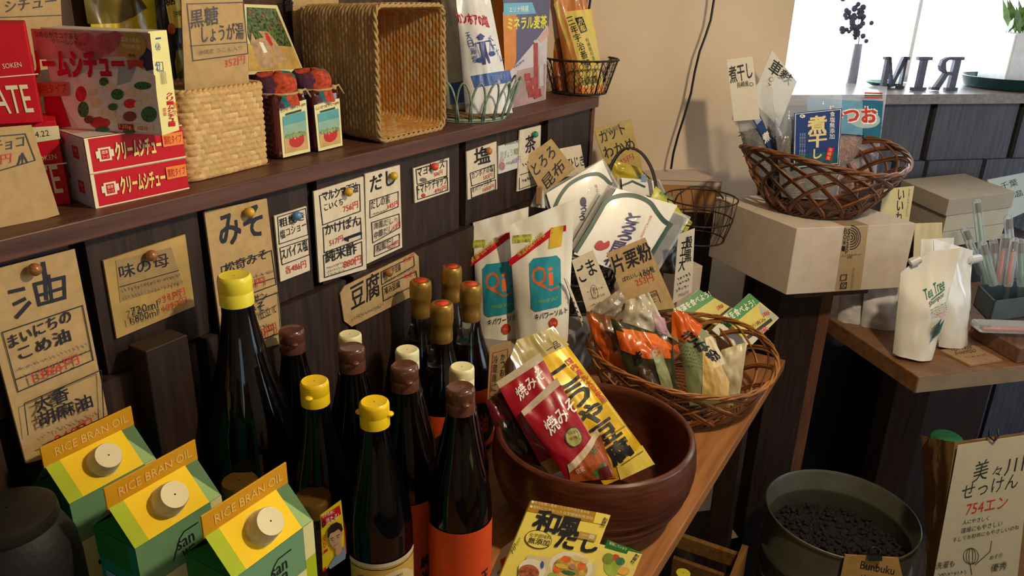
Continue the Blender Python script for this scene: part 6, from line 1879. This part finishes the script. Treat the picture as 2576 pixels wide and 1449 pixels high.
# box behind, below the plaster, with its dark wire basket
zz = on_d(1815, 458, 1.80).z
a, b = on_z(1640, 452, zz), on_z(1816, 458, zz)
k = on_z(1760, 420, zz) - on_z(1816, 458, zz)
hb2 = .075
mb, D = box_from(Vector((a.x, a.y, zz - hb2)), Vector((b.x, b.y, zz - hb2)), k, hb2, (mat('orange_lit_board', 'b08050', .7, var=.1, vs=20), BOARD, BOARD), .001)  # orange light on the front is put into the board colour
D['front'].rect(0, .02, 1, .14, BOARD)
b2 = put('storage_box', mb, label='carton with a grey lid behind the hoop handle, against the plaster', cat='box')
m = MB(); m.prism([Vector((p.x, p.y, 0)) for p in (a + (b - a) * .35, b, b + k * .6, a + (b - a) * .35 + k * .6)], (0, 0, zz - hb2 - .0005), STW) 
put('low_cabinet', m, label='dark low cabinet in the corner carrying the grey-lidded carton', cat='cabinet')
dk = on_d(1755, 575, 1.60); dk = Vector((dk.x, dk.y, dk.z - .02))
t = thing('wire_basket', dk, 'dark thin wire basket below the carton in the corner', 'basket')
m = MB()
def DP(a, s): r = .055 + .018 * math.sin(s * 1.5); return dk + Vector((r * math.cos(a), r * math.sin(a), .085 * s))
for s in (0, .5, 1): m.tube([DP(2 * math.pi * i / 40, s) for i in range(40)], .0016, WIREB, 5, True)
for k_ in range(18): m.tube([DP(2 * math.pi * k_ / 18 + .25 * s, s) for s in (0, .3, .6, 1)], .0008, WIREB, 5)
put('wire_frame', m, t)
m = MB(); m.tube([on_d(x, y, 1.57) for x, y in ((1692, 520), (1705, 490), (1735, 470), (1775, 468), (1805, 480), (1820, 500))], .0018, WIREB, 6); put('handle', m, t)
# cord
m = MB()
def wc_(x, y, off): return on_pl(x, y, BN * (KB - off), BN)
pts = [(1800, -60), (1796, 0), (1788, 50), (1775, 90), (1760, 130), (1748, 180), (1738, 235), (1722, 290), (1706, 340), (1694, 385), (1688, 425)]
m.tube([wc_(x, y, .045) for x, y in pts], .0028, BLACK, 8)
put('power_cord', m, label='black cord hanging in front of the plaster beside the window', cat='cord')
m = MB(); m.tube([wc_(x, y, .02) for x, y in ((1488, -40), (1485, 0), (1481, 30), (1478, 75), (1476, 140))], .0028, BLACK, 8)
put('power_cord', m, label='short run of black cord at the corner behind the orange tea bag', cat='cord')

# ------------------------------------------------------------------ window ledge
INKB = mat('letter_wood', '4a4a5e', .5, var=.15, vs=60)
SERIF = {'I': [[(.12, 0), (.88, 0), (.88, .10), (.12, .10)], [(.12, .90), (.88, .90), (.88, 1), (.12, 1)], [(.34, .08), (.66, .08), (.66, .92), (.34, .92)]],
    'M': [[(0, 0), (.26, 0), (.26, .09), (0, .09)], [(.68, 0), (1, 0), (1, .09), (.68, .09)], [(0, .91), (.24, .91), (.24, 1), (0, 1)], [(.76, .91), (1, .91), (1, 1), (.76, 1)],
          [(.08, .05), (.17, .05), (.17, .95), (.08, .95)], [(.74, .05), (.92, .05), (.92, .95), (.74, .95)], [(.08, 1), (.26, 1), (.56, .12), (.46, .06)], [(.76, 1), (.88, 1), (.54, .06), (.46, .10)]],
    'R': [[(.04, 0), (.46, 0), (.46, .09), (.04, .09)], [(.04, .91), (.5, .91), (.5, 1), (.04, 1)], [(.14, .05), (.36, .05), (.36, .95), (.14, .95)],
          [(.45, 1), (.62, .99), (.62, .91), (.45, .91)], [(.62, .99), (.80, .90), (.68, .82), (.58, .91)], [(.80, .90), (.84, .74), (.64, .74), (.66, .84)], [(.84, .74), (.78, .60), (.60, .62), (.64, .74)], [(.78, .60), (.62, .52), (.55, .56), (.62, .66)], [(.34, .46), (.62, .50), (.62, .58), (.34, .55)],
          [(.46, .50), (.62, .54), (.90, .06), (.70, .04)], [(.70, .0), (1, .03), (.98, .11), (.70, .09)]]}
def letter(ch, x0, x1, ytop, ybot, off, label):
    a = on_pl(x0, ybot, BN * (KB + off), BN); b = on_pl(x1, ybot, BN * (KB + off), BN); z0 = ZL + .0005
    h = on_pl(x0, ytop, BN * (KB + off), BN).z - z0
    w = (b - a); w.z = 0
    mb = MB()
    for q in SERIF[ch]:             # reads the right way round from outside
        mb.prism([a + w * (1 - u) + Vector((0, 0, z0 - a.z + h * v)) for u, v in q], BN * .011, INKB)
    put('wooden_letter', mb, label=label, cat='letter', group='wooden letters on the window ledge')
letter('M', 2215, 2276, 143, 214, .07, 'wooden letter M, leftmost on the window ledge')
letter('I', 2290, 2336, 143, 225, .03, 'wooden letter I in the middle of the three on the ledge')
letter('R', 2342, 2412, 143, 225, .03, 'wooden letter R, rightmost on the ledge, seen reversed')
TEALP = mat('teal_dish', '157a6a', .15, var=.1, coat=.6)
c = on_z(2232, 220, ZL); m = MB(); m.lathe(c + BN * .02 + Vector((0, 0, .0005)), [(.022, 0), (.03, .002), (.041, .008), (.047, .012), (.045, .013), (.036, .008), (.02, .004), (.001, .004)], TEALP, 48); put('small_dish', m, label='shallow teal dish on the ledge in front of the letter M', cat='dish')
c = on_pl(2528, 222, BN * (KB + .088), BN); c.z = ZL; m = MB(); m.lathe(c + Vector((0, 0, .0005)), [(.095, 0), (.103, .004), (.114, .028), (.118, .031), (.114, .0315), (.10, .008), (.001, .006)], mat('dark_teal_tray', '0c3a3e', .2, var=.1, coat=.5), 64); put('round_tray', m, label='dark teal round tray under the white planter on the ledge', cat='tray')
m = MB(); pc = c + Vector((0, 0, .0095)); m.rbox(pc + BD * -.055 - BN * .05, BD * .125, BN * .10, (0, 0, .135), mat('white_planter', 'dfe2e6', .4), .004, 2)
t = thing('planter', pc, 'white square planter on the round tray at the window', 'planter'); put('pot', m, t)
m = MB(); LEAF = mat('plant_leaf', '5a7a3a', .4, var=.3, vs=60)
rnd = random.Random(5)
for k in range(26):
    a = rnd.uniform(0, 6.28); l = rnd.uniform(.05, .10); o = pc + Vector((0, 0, .132)) + BD * rnd.uniform(-.02, .04) + BN * rnd.uniform(-.03, .03)
    dv = Vector((math.cos(a) * .5, math.sin(a) * .5, 1)).normalized(); sd = dv.cross(Vector((math.sin(a), -math.cos(a), 0.2))).normalized()
    m.add([o, o + dv * l * .5 + sd * .010, o + dv * l, o + dv * l * .5 - sd * .010, o + dv * l * .5 + Vector((0, 0, .003))], [(0, 1, 4), (1, 2, 4), (2, 3, 4), (3, 0, 4)], LEAF, True)
put('leaves', m, t)
vb = on_z(2135, 250, ZL); vb = on_pl(2138, 228, BN * (KB + .14), BN); vb.z = ZL + .0005
t = thing('bud_vase', vb, 'slim vase with a dried flower head standing in the window', 'vase')
m = MB(); m.lathe(vb, [(.013, 0), (.0135, .02), (.0125, .07), (.011, .105), (.011, .108), (.009, .108)], mat('vase_grey', '8a90a8', .25, coat=.5), 32); put('vase_body', m, t)
m = MB(); tp = on_pl(2150, 60, BN * (KB + .14), BN)
m.tube([vb + Vector((0, 0, .05)), vb + Vector((0, 0, .12)), tp], .0015, mat('dry_stem', '5a5a6a', .6), 6)
for k in range(46):
    o = tp + RT * rnd.gauss(.004, .016) + UP * rnd.gauss(.012, .026); m.blob(o, rnd.uniform(.004, .0085), mat('dried_flower', '4a4a66', .6, var=.3), 8, 5)
    m.tube([tp - UP * .03, o], .0006, mat('dry_stem', '5a5a6a'), 4)
put('dried_flower', m, t)

# ------------------------------------------------------------------ side table with soap goods
ZT = CAMZ - .635
TL0, TB0, TR0 = on_z(2310, 948, ZT), on_z(2101, 810, ZT), on_z(2576, 920, ZT)
ux = (TR0 - TL0).normalized(); uy = (TB0 - TL0).normalized()
TABT = wood('table_wood', '7a5638', .22, 'Y', .45, 6); TABE = mat('table_edge', '86735c', .6, var=.12, vs=30)
t = thing('side_table', TL0 + ux * .3 + uy * .2, 'brown side table by the window wall carrying shampoo refills and toothbrushes', 'table'); t.location.z = 0
m = MB(); m.rbox(TL0 - Vector((0, 0, .034)), ux * .62, uy * .40, (0, 0, .034), TABT, .0015, 1)
dd = Draw(m, Skin([TL0, TL0 + ux * .62, TL0 + ux * .62 - Vector((0, 0, .034)), TL0 - Vector((0, 0, .034))])); dd.rect(.003, .04, .997, .96, TABE)
put('tabletop', m, t)
l0 = on_d(2255, 975, 1.86); l1 = on_d(2340, 985, 1.86)
m = MB(); lv = (l1 - l0); lv.z = 0; m.box(Vector((l0.x, l0.y, 0)), lv, BN * .05, (0, 0, ZT - .0345), wood('table_leg', '3e2d26', .25, 'Z', .5)); put('leg', m, t)
m = MB(); m.box(TL0 + ux * .5 + uy * .05 - Vector((0, 0, TL0.z)), ux * .06, uy * .05, (0, 0, ZT - .0345), wood('table_leg', '3e2d26')); put('leg', m, t)
SHW = mat('refill_white', 'e6e3d8', .35, var=.03, vs=20, coat=.25); SHG = mat('refill_white_shaded', 'b8b6b4', .4, var=.04, vs=20, coat=.2)  # second material: greyer copy of the pouch white, shade put into the colour
TTG = mat('tea_tree_green', '2a7a62', .4, var=0); TTO = mat('tea_tree_orange', 'e0803a', .4, var=0); LFG = mat('tea_tree_leaf', '2c4a44', .4, var=.1); SPT = mat('spout_clear', 'c8ccd0', .2, var=0, coat=.5)
def spray(d, x, y, s, up=1):
    d.L([(x - 6 * s, y + 10 * s), (x + 6 * s, y - 10 * s), (x + 22 * s, y - 34 * s)], 2.2 * s, LFG)
    for k in range(11):
        t = k / 10
        bx, by = x + (-2 + 20 * t) * s, y + (4 - 30 * t) * s
        for sg in (1, -1):
            a = math.radians(-58 + sg * (30 - 14 * t))
            l = (26 - 6 * t) * s
            d.L([(bx, by), (bx + l * math.cos(a), by + l * math.sin(a))], 1.7 * s, LFG)
def refill(px, base, n, label, seed, mm=None, bulge=.026, full=False, spout=None):
    q = pquad(base, n, *px)
    root = thing('refill_pouch', (q[2] + q[3]) / 2, label, 'pouch', 'tea tree refill pouches')
    mb, d = pouch(q, mm or SHW, bulge, 'stand', wr=.004, seed=seed, back=bulge * .8, chl=(.42, .16) if full else None)
    if full:
        d.T('Tea Tree', 2318, 748, 2372, 720, 24, TTG, .03, (-.1, -.99)); d.L([(2334, 746), (2370, 724)], 3, TTG); d.T('Shampoo', 2327, 766, 2369, 743, 15, LFG, .01, (-.1, -.99))
        for k in range(4): d.scribble(2327, 772 + k * 5, 2374, 758 + k * 5, 4, GREY, 10, 1.2)
        d.T('Premium', 2345, 784, 2368, 778, 7, TTO, .02); d.T('botanic', 2350, 791, 2369, 786, 6, TTO, .02); spray(d, 2332, 836, 1.0)
        for k in range(4): d.scribble(2338, 836 + k * 5, 2362, 830 + k * 5, 3, GREY, 5, 1)
    elif mm is SHG: spray(d, (px[0][0] + px[1][0]) / 2 + 22, px[3][1] - 42, 1.0)
    put('pouch_body', mb, root)
    if spout:
        a, b = on_pl(*spout[0], base, n), on_pl(*spout[1], base, n)
        m = MB(); v = (b - a).normalized(); m.lathe(a, [(.006, 0), (.006, .006), (.0085, .007), (.0085, (b - a).length), (.007, (b - a).length + .001)], SPT, 20, ax=v); put('spout_cap', m, root)
    return root, d
zt_ = ZT + .001
b0 = on_z(2300, 900, zt_)
refill(((2270, 645), (2418, 622), (2346, 902), (2246, 888)), b0, facing(-64, 2), 'front tea tree shampoo refill, lettering and leaf sprig in view', 1.1, full=True, bulge=.022, spout=((2316, 650), (2290, 662)))
b1_ = on_z(2400, 868, zt_)
refill(((2348, 600), (2448, 630), (2428, 866), (2362, 872)), b1_, facing(-30, 4), 'second refill pouch turned away beside the lettered one, clear spout at its right', 2.2, bulge=.018, spout=((2434, 655), (2462, 650)))
b2_ = on_z(2235, 820, zt_)
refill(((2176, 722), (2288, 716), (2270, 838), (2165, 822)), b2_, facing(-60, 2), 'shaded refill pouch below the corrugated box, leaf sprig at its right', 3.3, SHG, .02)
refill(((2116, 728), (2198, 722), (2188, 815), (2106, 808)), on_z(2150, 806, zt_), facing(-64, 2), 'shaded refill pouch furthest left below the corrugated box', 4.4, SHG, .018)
b3_ = on_z(2350, 840, zt_)
refill(((2318, 602), (2400, 598), (2390, 840), (2300, 840)), b3_ + BN * .03, facing(-50, 2), 'refill pouch with folded top behind the lettered one', 5.5, bulge=.016)
refill(((2302, 562), (2370, 560), (2370, 800), (2290, 800)), b3_ + BN * .11, facing(-50, 1), 'rear cream pouch directly in front of the gift boxes', 6.6, mat('refill_cream', 'd6caa0', .4, var=.05, coat=.2), .014)
q = [on_z(x, y, ZT + .004) for x, y in ((2365, 880), (2450, 868), (2522, 905), (2440, 918))]
mb = MB(); mb.prism([p - Vector((0, 0, .0035)) for p in q], (0, 0, .0035), mat('tag_board', '9a7a5a', .8, var=.1, vs=60)); d = Draw(mb, Skin(q)); d.T('TEA TREE', 2392, 884, 2446, 878, 9, INK, 0, (-.3, -.95)); d.T('SHAMPOO', 2404, 893, 2456, 886, 8, INK, 0, (-.3, -.95)); d.scribble(2425, 902, 2480, 896, 5, GREY, 9, 1)
put('name_tag', mb, label='brown cardboard tag lying on the side table before the pouches', cat='sign')
# raised block with tray of toothbrushes
bz = .030
A_ = on_z(2556, 914, ZT + .0005); B_ = on_z(2436, 845, ZT + .0005)
m = MB(); m.rbox(A_, ux * .35, B_ - A_, (0, 0, bz), wood('block_wood', '6a4a36', .25, 'X', .5), .001, 1); put('display_block', m, label='brown wooden block on the side table under the toothbrush tray', cat='block')
zbk = ZT + bz + .001
a, b = on_z(2488, 812, zbk), on_z(2576, 800, zbk)
kx_ = (b - a).normalized(); ky = (on_z(2448, 768, zbk) - a)
ht = .046
TRY = mat('tray_slate', '4e5a5e', .6, var=.15, vs=20)
t = thing('slate_tray', a + kx_ * .1, 'grey-blue open tray holding toothbrush tubes on the block', 'tray')
W_ = kx_ * .20
m = MB(); m.box(a, W_, ky, (0, 0, .004), TRY); m.box(a, W_, ky.normalized() * .004, (0, 0, ht), TRY); m.box(a + ky, W_, -ky.normalized() * .004, (0, 0, ht), TRY); m.box(a, kx_ * .004, ky, (0, 0, ht), TRY); m.box(a + W_, -kx_ * .004, ky, (0, 0, ht), TRY); put('tray_body', m, t)
TUBE = film('tube_plastic', (235, 245, 255), .80, .05, .05); BRST = mat('brush_bristle', '16181c', .6)
BCOL = {'green': mat('brush_green', '1f8a6a', .3, coat=.4), 'red': mat('brush_red', 'c83a34', .3, coat=.4), 'clear': mat('brush_clear', '9ab0c0', .2, coat=.5), 'coral': mat('brush_coral', 'd8645a', .3, coat=.4)}
def brush(px0, px1, dep, col, label, w=.0085, grp='toothbrushes in clear tubes'):
    a, b = on_d(*px0, dep), on_d(*px1, dep)      # foot, head
    ax = (b - a).normalized(); L = (b - a).length
    root = thing('toothbrush_tube', a, label, 'toothbrush', grp)
    m = MB(); m.lathe(a, [(w * .7, 0), (w, .004), (w, L - .006), (w * .7, L - .001), (.001, L)], TUBE, 20, ax=ax); put('clear_tube', m, root)
    sd = ax.cross(FW).normalized()
    m = MB(); m.tube([a + ax * .006, a + ax * L * .3, a + ax * L * .6, a + ax * L * .78, a + ax * (L - .010)], [.003, .0036, .0028, .0022, .003], BCOL[col], 8); hd = put('handle', m, root)
    m = MB(); m.box(a + ax * (L - .030) - FW * .001 + sd * -.005, ax * .020, sd * .010, -FW * .006, BRST); put('bristles', m, hd)
    return root
brush((2480, 720), (2456, 500), 1.66, 'green', 'tallest toothbrush tube, green handled, leaning up before the gift boxes')
brush((2500, 720), (2470, 605), 1.585, 'green', 'green-handled toothbrush tube at the left front of the tray')
brush((2512, 715), (2498, 600), 1.61, 'clear', 'clear-handled toothbrush tube second from the left in the tray')
brush((2510, 718), (2530, 588), 1.60, 'red', 'red-handled toothbrush tube leaning right, left of its red twin')
brush((2535, 722), (2552, 596), 1.585, 'red', 'red-handled toothbrush tube nearest the front at the right')
brush((2548, 700), (2535, 540), 1.64, 'clear', 'clear-handled tube with dark head behind the red pair')
brush((2570, 722), (2566, 600), 1.60, 'green', 'green-handled toothbrush tube at the right frame edge')
brush((2470, 690), (2424, 570), 1.66, 'clear', 'clear-handled tube leaning far left behind the refill pouch')
p = on_z(2460, 828, zbk + .010)
root = thing('toothbrush_case', p, 'flat clear case with a coral toothbrush lying on the wooden block', 'toothbrush')
a = on_z(2462, 838, zbk + .009); v = (on_z(2576, 842, zbk + .009) - a).normalized(); s_ = Vector((-v.y, v.x, 0))
m = MB(); m.rbox(a - s_ * .003, v * .15, s_ * .040, (0, 0, .016), TUBE, .006, 3); put('clear_case', m, root)
m = MB(); m.tube([a + v * .012 + s_ * .008 + Vector((0, 0, .006)), a + v * .07 + s_ * .009 + Vector((0, 0, .007)), a + v * .145 + s_ * .008 + Vector((0, 0, .006))], [.0035, .0045, .004], BCOL['coral'], 8); hd = put('handle', m, root)
m = MB(); m.box(a + v * .01 + s_ * .013 + Vector((0, 0, .004)), v * .02, s_ * .006, (0, 0, .008), BRST); put('bristles', m, hd)
# gift boxes, cards behind
GB = mat('gift_box_card', 'a89c8a', .7, var=.04, vs=30); GBS = mat('gift_box_pale', 'bdb49c', .7, var=.04, vs=30)
zg = on_d(2385, 502, 1.80).z
a, b, k = on_z(2388, 502, zg), on_z(2555, 482, zg), on_z(2268, 452, zg)
hg = .040
mb, D = box_from(a - Vector((0, 0, hg)), b - Vector((0, 0, hg)), k - a, hg, (GB, GB, GB), .001)
put('gift_box', mb, label='top grey-brown gift box of the stack with a broad lid', cat='box', group='stacked gift boxes')
dn = Vector((0, 0, -hg - .0005))
for i, lb in ((1, 'middle gift box of the stack, just under the broad lid'), (2, 'bottom gift box of the stack behind the toothbrush tubes')):
    o = Vector((0, 0, -hg * i - .0006 * i)); s2 = (b - a) * .035 + (k - a) * .02
    mb, D = box_from(a + o - Vector((0, 0, hg)) + s2, b + o - Vector((0, 0, hg)) - (b - a) * .05 + s2, (k - a) * .95, hg, (GBS, GB, GB), .001)
    put('gift_box', mb, label=lb, cat='box', group='stacked gift boxes')
zlow = a.z - 3 * hg - .002
m = MB(); m.box(Vector((a.x, a.y, 0)) + (b - a) * -.1, (b - a) * 1.6, (k - a) * 1.0, (0, 0, zlow), STW); put('rear_bench', m, label='dark bench behind the side table under the gift boxes', cat='bench')
q = pquad(on_d(2262, 510, 1.66), facing(-46, 3), (2224, 476), (2300, 468), (2286, 560), (2210, 560))
mb, d = card(q, mat('card_cream', 'd0c490', .6, var=.03), .002); d.VT('いいね', 2268, 476, 2260, 560, 16, INK, .02); d.VT('お肌にやさしい', 2288, 474, 2280, 545, 4, GREY)
put('price_card', mb, label='cream card with vertical brush kana between the anchovy basket and the gift boxes', cat='sign')
q = pquad(on_d(2540, 480, 2.0), facing(-46, 12), (2484, 452), (2600, 430), (2610, 520), (2520, 560))
mb, d = card(q, mat('card_bluish', 'b8c4c4', .6, var=.03), .002); d.T('千葉', 2520, 478, 2562, 466, 18, INK, .0); d.T('温泉', 2552, 498, 2600, 484, 16, INK, .0)
put('price_card', mb, label='bluish card lying behind the gift boxes at the right edge', cat='sign')

# ------------------------------------------------------------------ floor level: bin, bag, crate
bz_ = on_d(2120, 1262, 1.62)
bc = Vector((1.437, .074, 0)); rz_ = CAMZ - .95; R = .1437
STEEL = mat('galvanised_steel', '7a7a68', .42, metal=.6, var=.2, vs=12)
t = thing('metal_bin', bc, 'round galvanised metal bin with dark grains and a paper tag', 'bin')
m = MB()
m.lathe(bc, [(R * .93, 0), (R * .93, .004), (R * .95, rz_ - .16), (R * .985, rz_ - .155), (R * .985, rz_ - .145), (R * .955, rz_ - .14), (R * .96, rz_ - .10), (R * .995, rz_ - .094), (R * .995, rz_ - .084), (R * .965, rz_ - .078), (R * .98, rz_ - .004), (R * 1.0, rz_ - .002), (R * 1.0, rz_ + .002), (R * .985, rz_ + .003), (R * .965, rz_ - .004), (R * .955, rz_ - .035), (R * .935, rz_ - .040), (R * .935, rz_ - .046), (R * .95, rz_ - .052), (R * .945, rz_ - .30)], STEEL, 72, cap=False)
put('bin_body', m, t)
m = MB()
COAL = mat('dark_grains', '2a2226', .9, var=.6, vs=300, bump=1.0, bs=180)
vs, fs = [], []
m.grid(lambda u, v: bc + Vector((R * .94 * v * math.cos(2 * math.pi * u), R * .94 * v * math.sin(2 * math.pi * u), rz_ - .085 + .028 * (1 - v) + .010 * noise.noise(Vector((v * 9 * math.cos(2 * math.pi * u), v * 9 * math.sin(2 * math.pi * u), 0))))), 60, 26, COAL, True)
rnd = random.Random(3)
for k_ in range(700):
    a_ = rnd.uniform(0, 6.283); r_ = R * .92 * math.sqrt(rnd.random()); m.blob(bc + Vector((r_ * math.cos(a_), r_ * math.sin(a_), rz_ - .083 + .028 * (1 - r_ / (R * .94)) + rnd.uniform(-.004, .005))), rnd.uniform(.003, .006), COAL, 5, 4, (1, 1, .7))
o = put('dark_grains', m, label='heap of dark purple-brown grains filling the metal bin', cat='grains', kind='stuff')
nb = facing(-68, 0)
pt_ = on_pl(2185, 1410, bc + Vector((-.136, -.057, rz_)), nb)
q = pquad(pt_, facing(-66, 2), (2126, 1396), (2260, 1404), (2282, 1500), (2104, 1500))
mb, d = card(q, mat('tag_tan', 'b08a4a', .8, var=.08, vs=60), .0025); d.T('Bunbuku', 2163, 1430, 2248, 1446, 20, INK, .0); d.scribble(2164, 1449, 2246, 1462, 7, GREY, 10, 1.2)
put('name_tag', mb, label='tan paper tag lettered in ink, clipped to the metal bin', cat='sign')
m = MB(); c = on_pl(2200, 1400, pt_ + nb * .004, nb)
m.tube([c + RT * -.010 + UP * .012, c + RT * .0 + UP * .018, c + RT * .010 + UP * .012, c + RT * .008 - UP * .006, c - RT * .008 - UP * .006], .0025, BLACK, 6, True); m.box(c - RT * .012 - UP * .004, RT * .024, UP * .010, nb * .006, BLACK)
put('binder_clip', m, label='black clip holding the tan tag on the bin rim', cat='clip')
# paper bag with soap sign
nS_ = facing(-72, 6)
pb = on_d(2450, 1280, 1.34)
KB_ = mat('kraft_bag', '8a6a42', .85, var=.15, vs=15, bump=.4, bs=30)
q = pquad(pb - nS_ * .004, nS_, (2402, 1112), (2640, 1080), (2640, 1500), (2345, 1500))
t = thing('paper_bag', (q[2] + q[3]) / 2, 'crumpled kraft paper sack behind the white soap sign', 'bag')
mb, d = pouch(q, KB_, .006, 'flat', wr=.008, seed=8.1, back=.0); put('bag_front', mb, t)
ql = [on_d(2318, 1096, 1.46), q[0], q[3], on_d(2336, 1500, 1.47)]
mb = MB(); sk = Skin(ql, 0, 'flat', .012, 2.0); sk.n = -sk.n if sk.n.dot(CAM - ql[0]) < 0 else sk.n; mb.grid(lambda u, v: sk(u, v), 12, 20, KB_); put('bag_gusset', mb, t)
mb = MB(); e = mat('bag_lining_green', '2a6a4a', .5, var=.3, vs=40); mb.blob(on_d(2382, 1106, 1.42), .036, e, 18, 8, (1, .8, .22)); put('green_contents', mb, t)
q = pquad(pb + nS_ * .004, nS_, (2410, 1120), (2600, 1092), (2552, 1520), (2340, 1500))
mb, d = card(q, mat('sign_paper', 'c4bea8', .7, var=.03), .0012)
PEN = mat('green_black_pen', '2a3a34', .5, var=0)
d.T('美', 2444, 1216, 2482, 1204, 54, PEN, .0); d.T('々', 2494, 1202, 2518, 1194, 26, PEN, 0); d.T('川', 2524, 1198, 2572, 1184, 42, PEN, 0)
d.T('せっけん', 2416, 1258, 2558, 1226, 38, PEN, 0); d.T('754エン', 2428, 1296, 2532, 1276, 30, RED, 0)
d.T('人にやさしく', 2420, 1320, 2486, 1308, 12, PEN); d.T('環境にもやさしい', 2416, 1342, 2520, 1322, 14, PEN); d.T('そしてお財布にもやさしいのね', 2396, 1364, 2562, 1330, 12, PEN)
for (cx, cy, rx, ry) in ((2442, 1398, 19, 20), (2442, 1398, 12, 20), (2442, 1398, 5, 20)): d.L([(cx + rx * math.cos(a_), cy + ry * math.sin(a_)) for a_ in [2 * math.pi * i / 20 for i in range(21)]], 1.4, PEN)
d.L([(2452, 1420), (2490, 1386), (2494, 1360)], 1.6, PEN); d.L([(2440, 1418), (2444, 1445)], 1.6, PEN)
d.T('洗濯も', 2352, 1432, 2400, 1424, 18, PEN); d.T('めその', 2488, 1408, 2520, 1400, 12, PEN); d.T('優秀', 2490, 1438, 2530, 1430, 20, PEN); d.scribble(2358, 1448, 2430, 1440, 9, PEN, 9)
put('soap_sign', mb, label='tall cream paper sign with thin brush writing clipped on the paper sack', cat='sign')
m = MB(); c = on_pl(2500, 1100, pb + nS_ * .008, nS_); m.tube([c + UP * .014 - RT * .006, c + UP * .002 - RT * .008, c - UP * .006, c + UP * .002 + RT * .008, c + UP * .014 + RT * .006], .0016, BLACK, 6); put('binder_clip', m, label='black wire clip at the top of the tall soap sign', cat='clip')
# crate under the counter
CRW = wood('crate_wood', '8a6230', .25, 'X', .6)
a = on_z(1700, 1345, .42); b = on_z(1862, 1400, .42); c_ = on_z(1640, 1449, .42)
t = thing('wooden_crate', (a + b) / 2, 'open wooden crate under the counter edge with a yellow-capped item inside', 'crate'); t.location.z = .20
m = MB(); v = (b - a); nn_ = Vector((v.y, -v.x, 0)).normalized() * -1
m.box(a - Vector((0, 0, .03)), v, Vector((-v.y, v.x, 0)).normalized() * .012, (0, 0, .03), CRW); m.box(a - Vector((0, 0, .2)), v, Vector((-v.y, v.x, 0)).normalized() * .012, (0, 0, .14), CRW); put('side_boards', m, t)
m = MB(); w2 = Vector((v.y, -v.x, 0)).normalized() * .22; m.box(b - Vector((0, 0, .2)), w2, v.normalized() * .012, (0, 0, .23), CRW); m.box(a - Vector((0, 0, .2)), v + v.normalized() * .01, w2, (0, 0, .006), STW); put('end_board', m, t)
m = MB(); p = on_z(1718, 1449, .40); p = p + Vector((0, 0, 0)); m.lathe(Vector((p.x, p.y, .207)), [(.016, 0), (.018, .004), (.018, .15), (.012, .17), (.012, .185), (.0135, .186), (.0135, .20), (.001, .201)], CAPLY, 24); put('squeeze_bottle', m, label='yellow-capped bottle standing in the crate under the counter', cat='bottle')
m = MB(); q = pquad(on_d(1840, 1340, 1.75), facing(-50, 5), (1828, 1320), (1832, 1316), (1858, 1352), (1824, 1358)); m.slab(q, .003, KRAFT); put('card_scrap', m, label='small pointed scrap of card in the dark below the counter', cat='card')
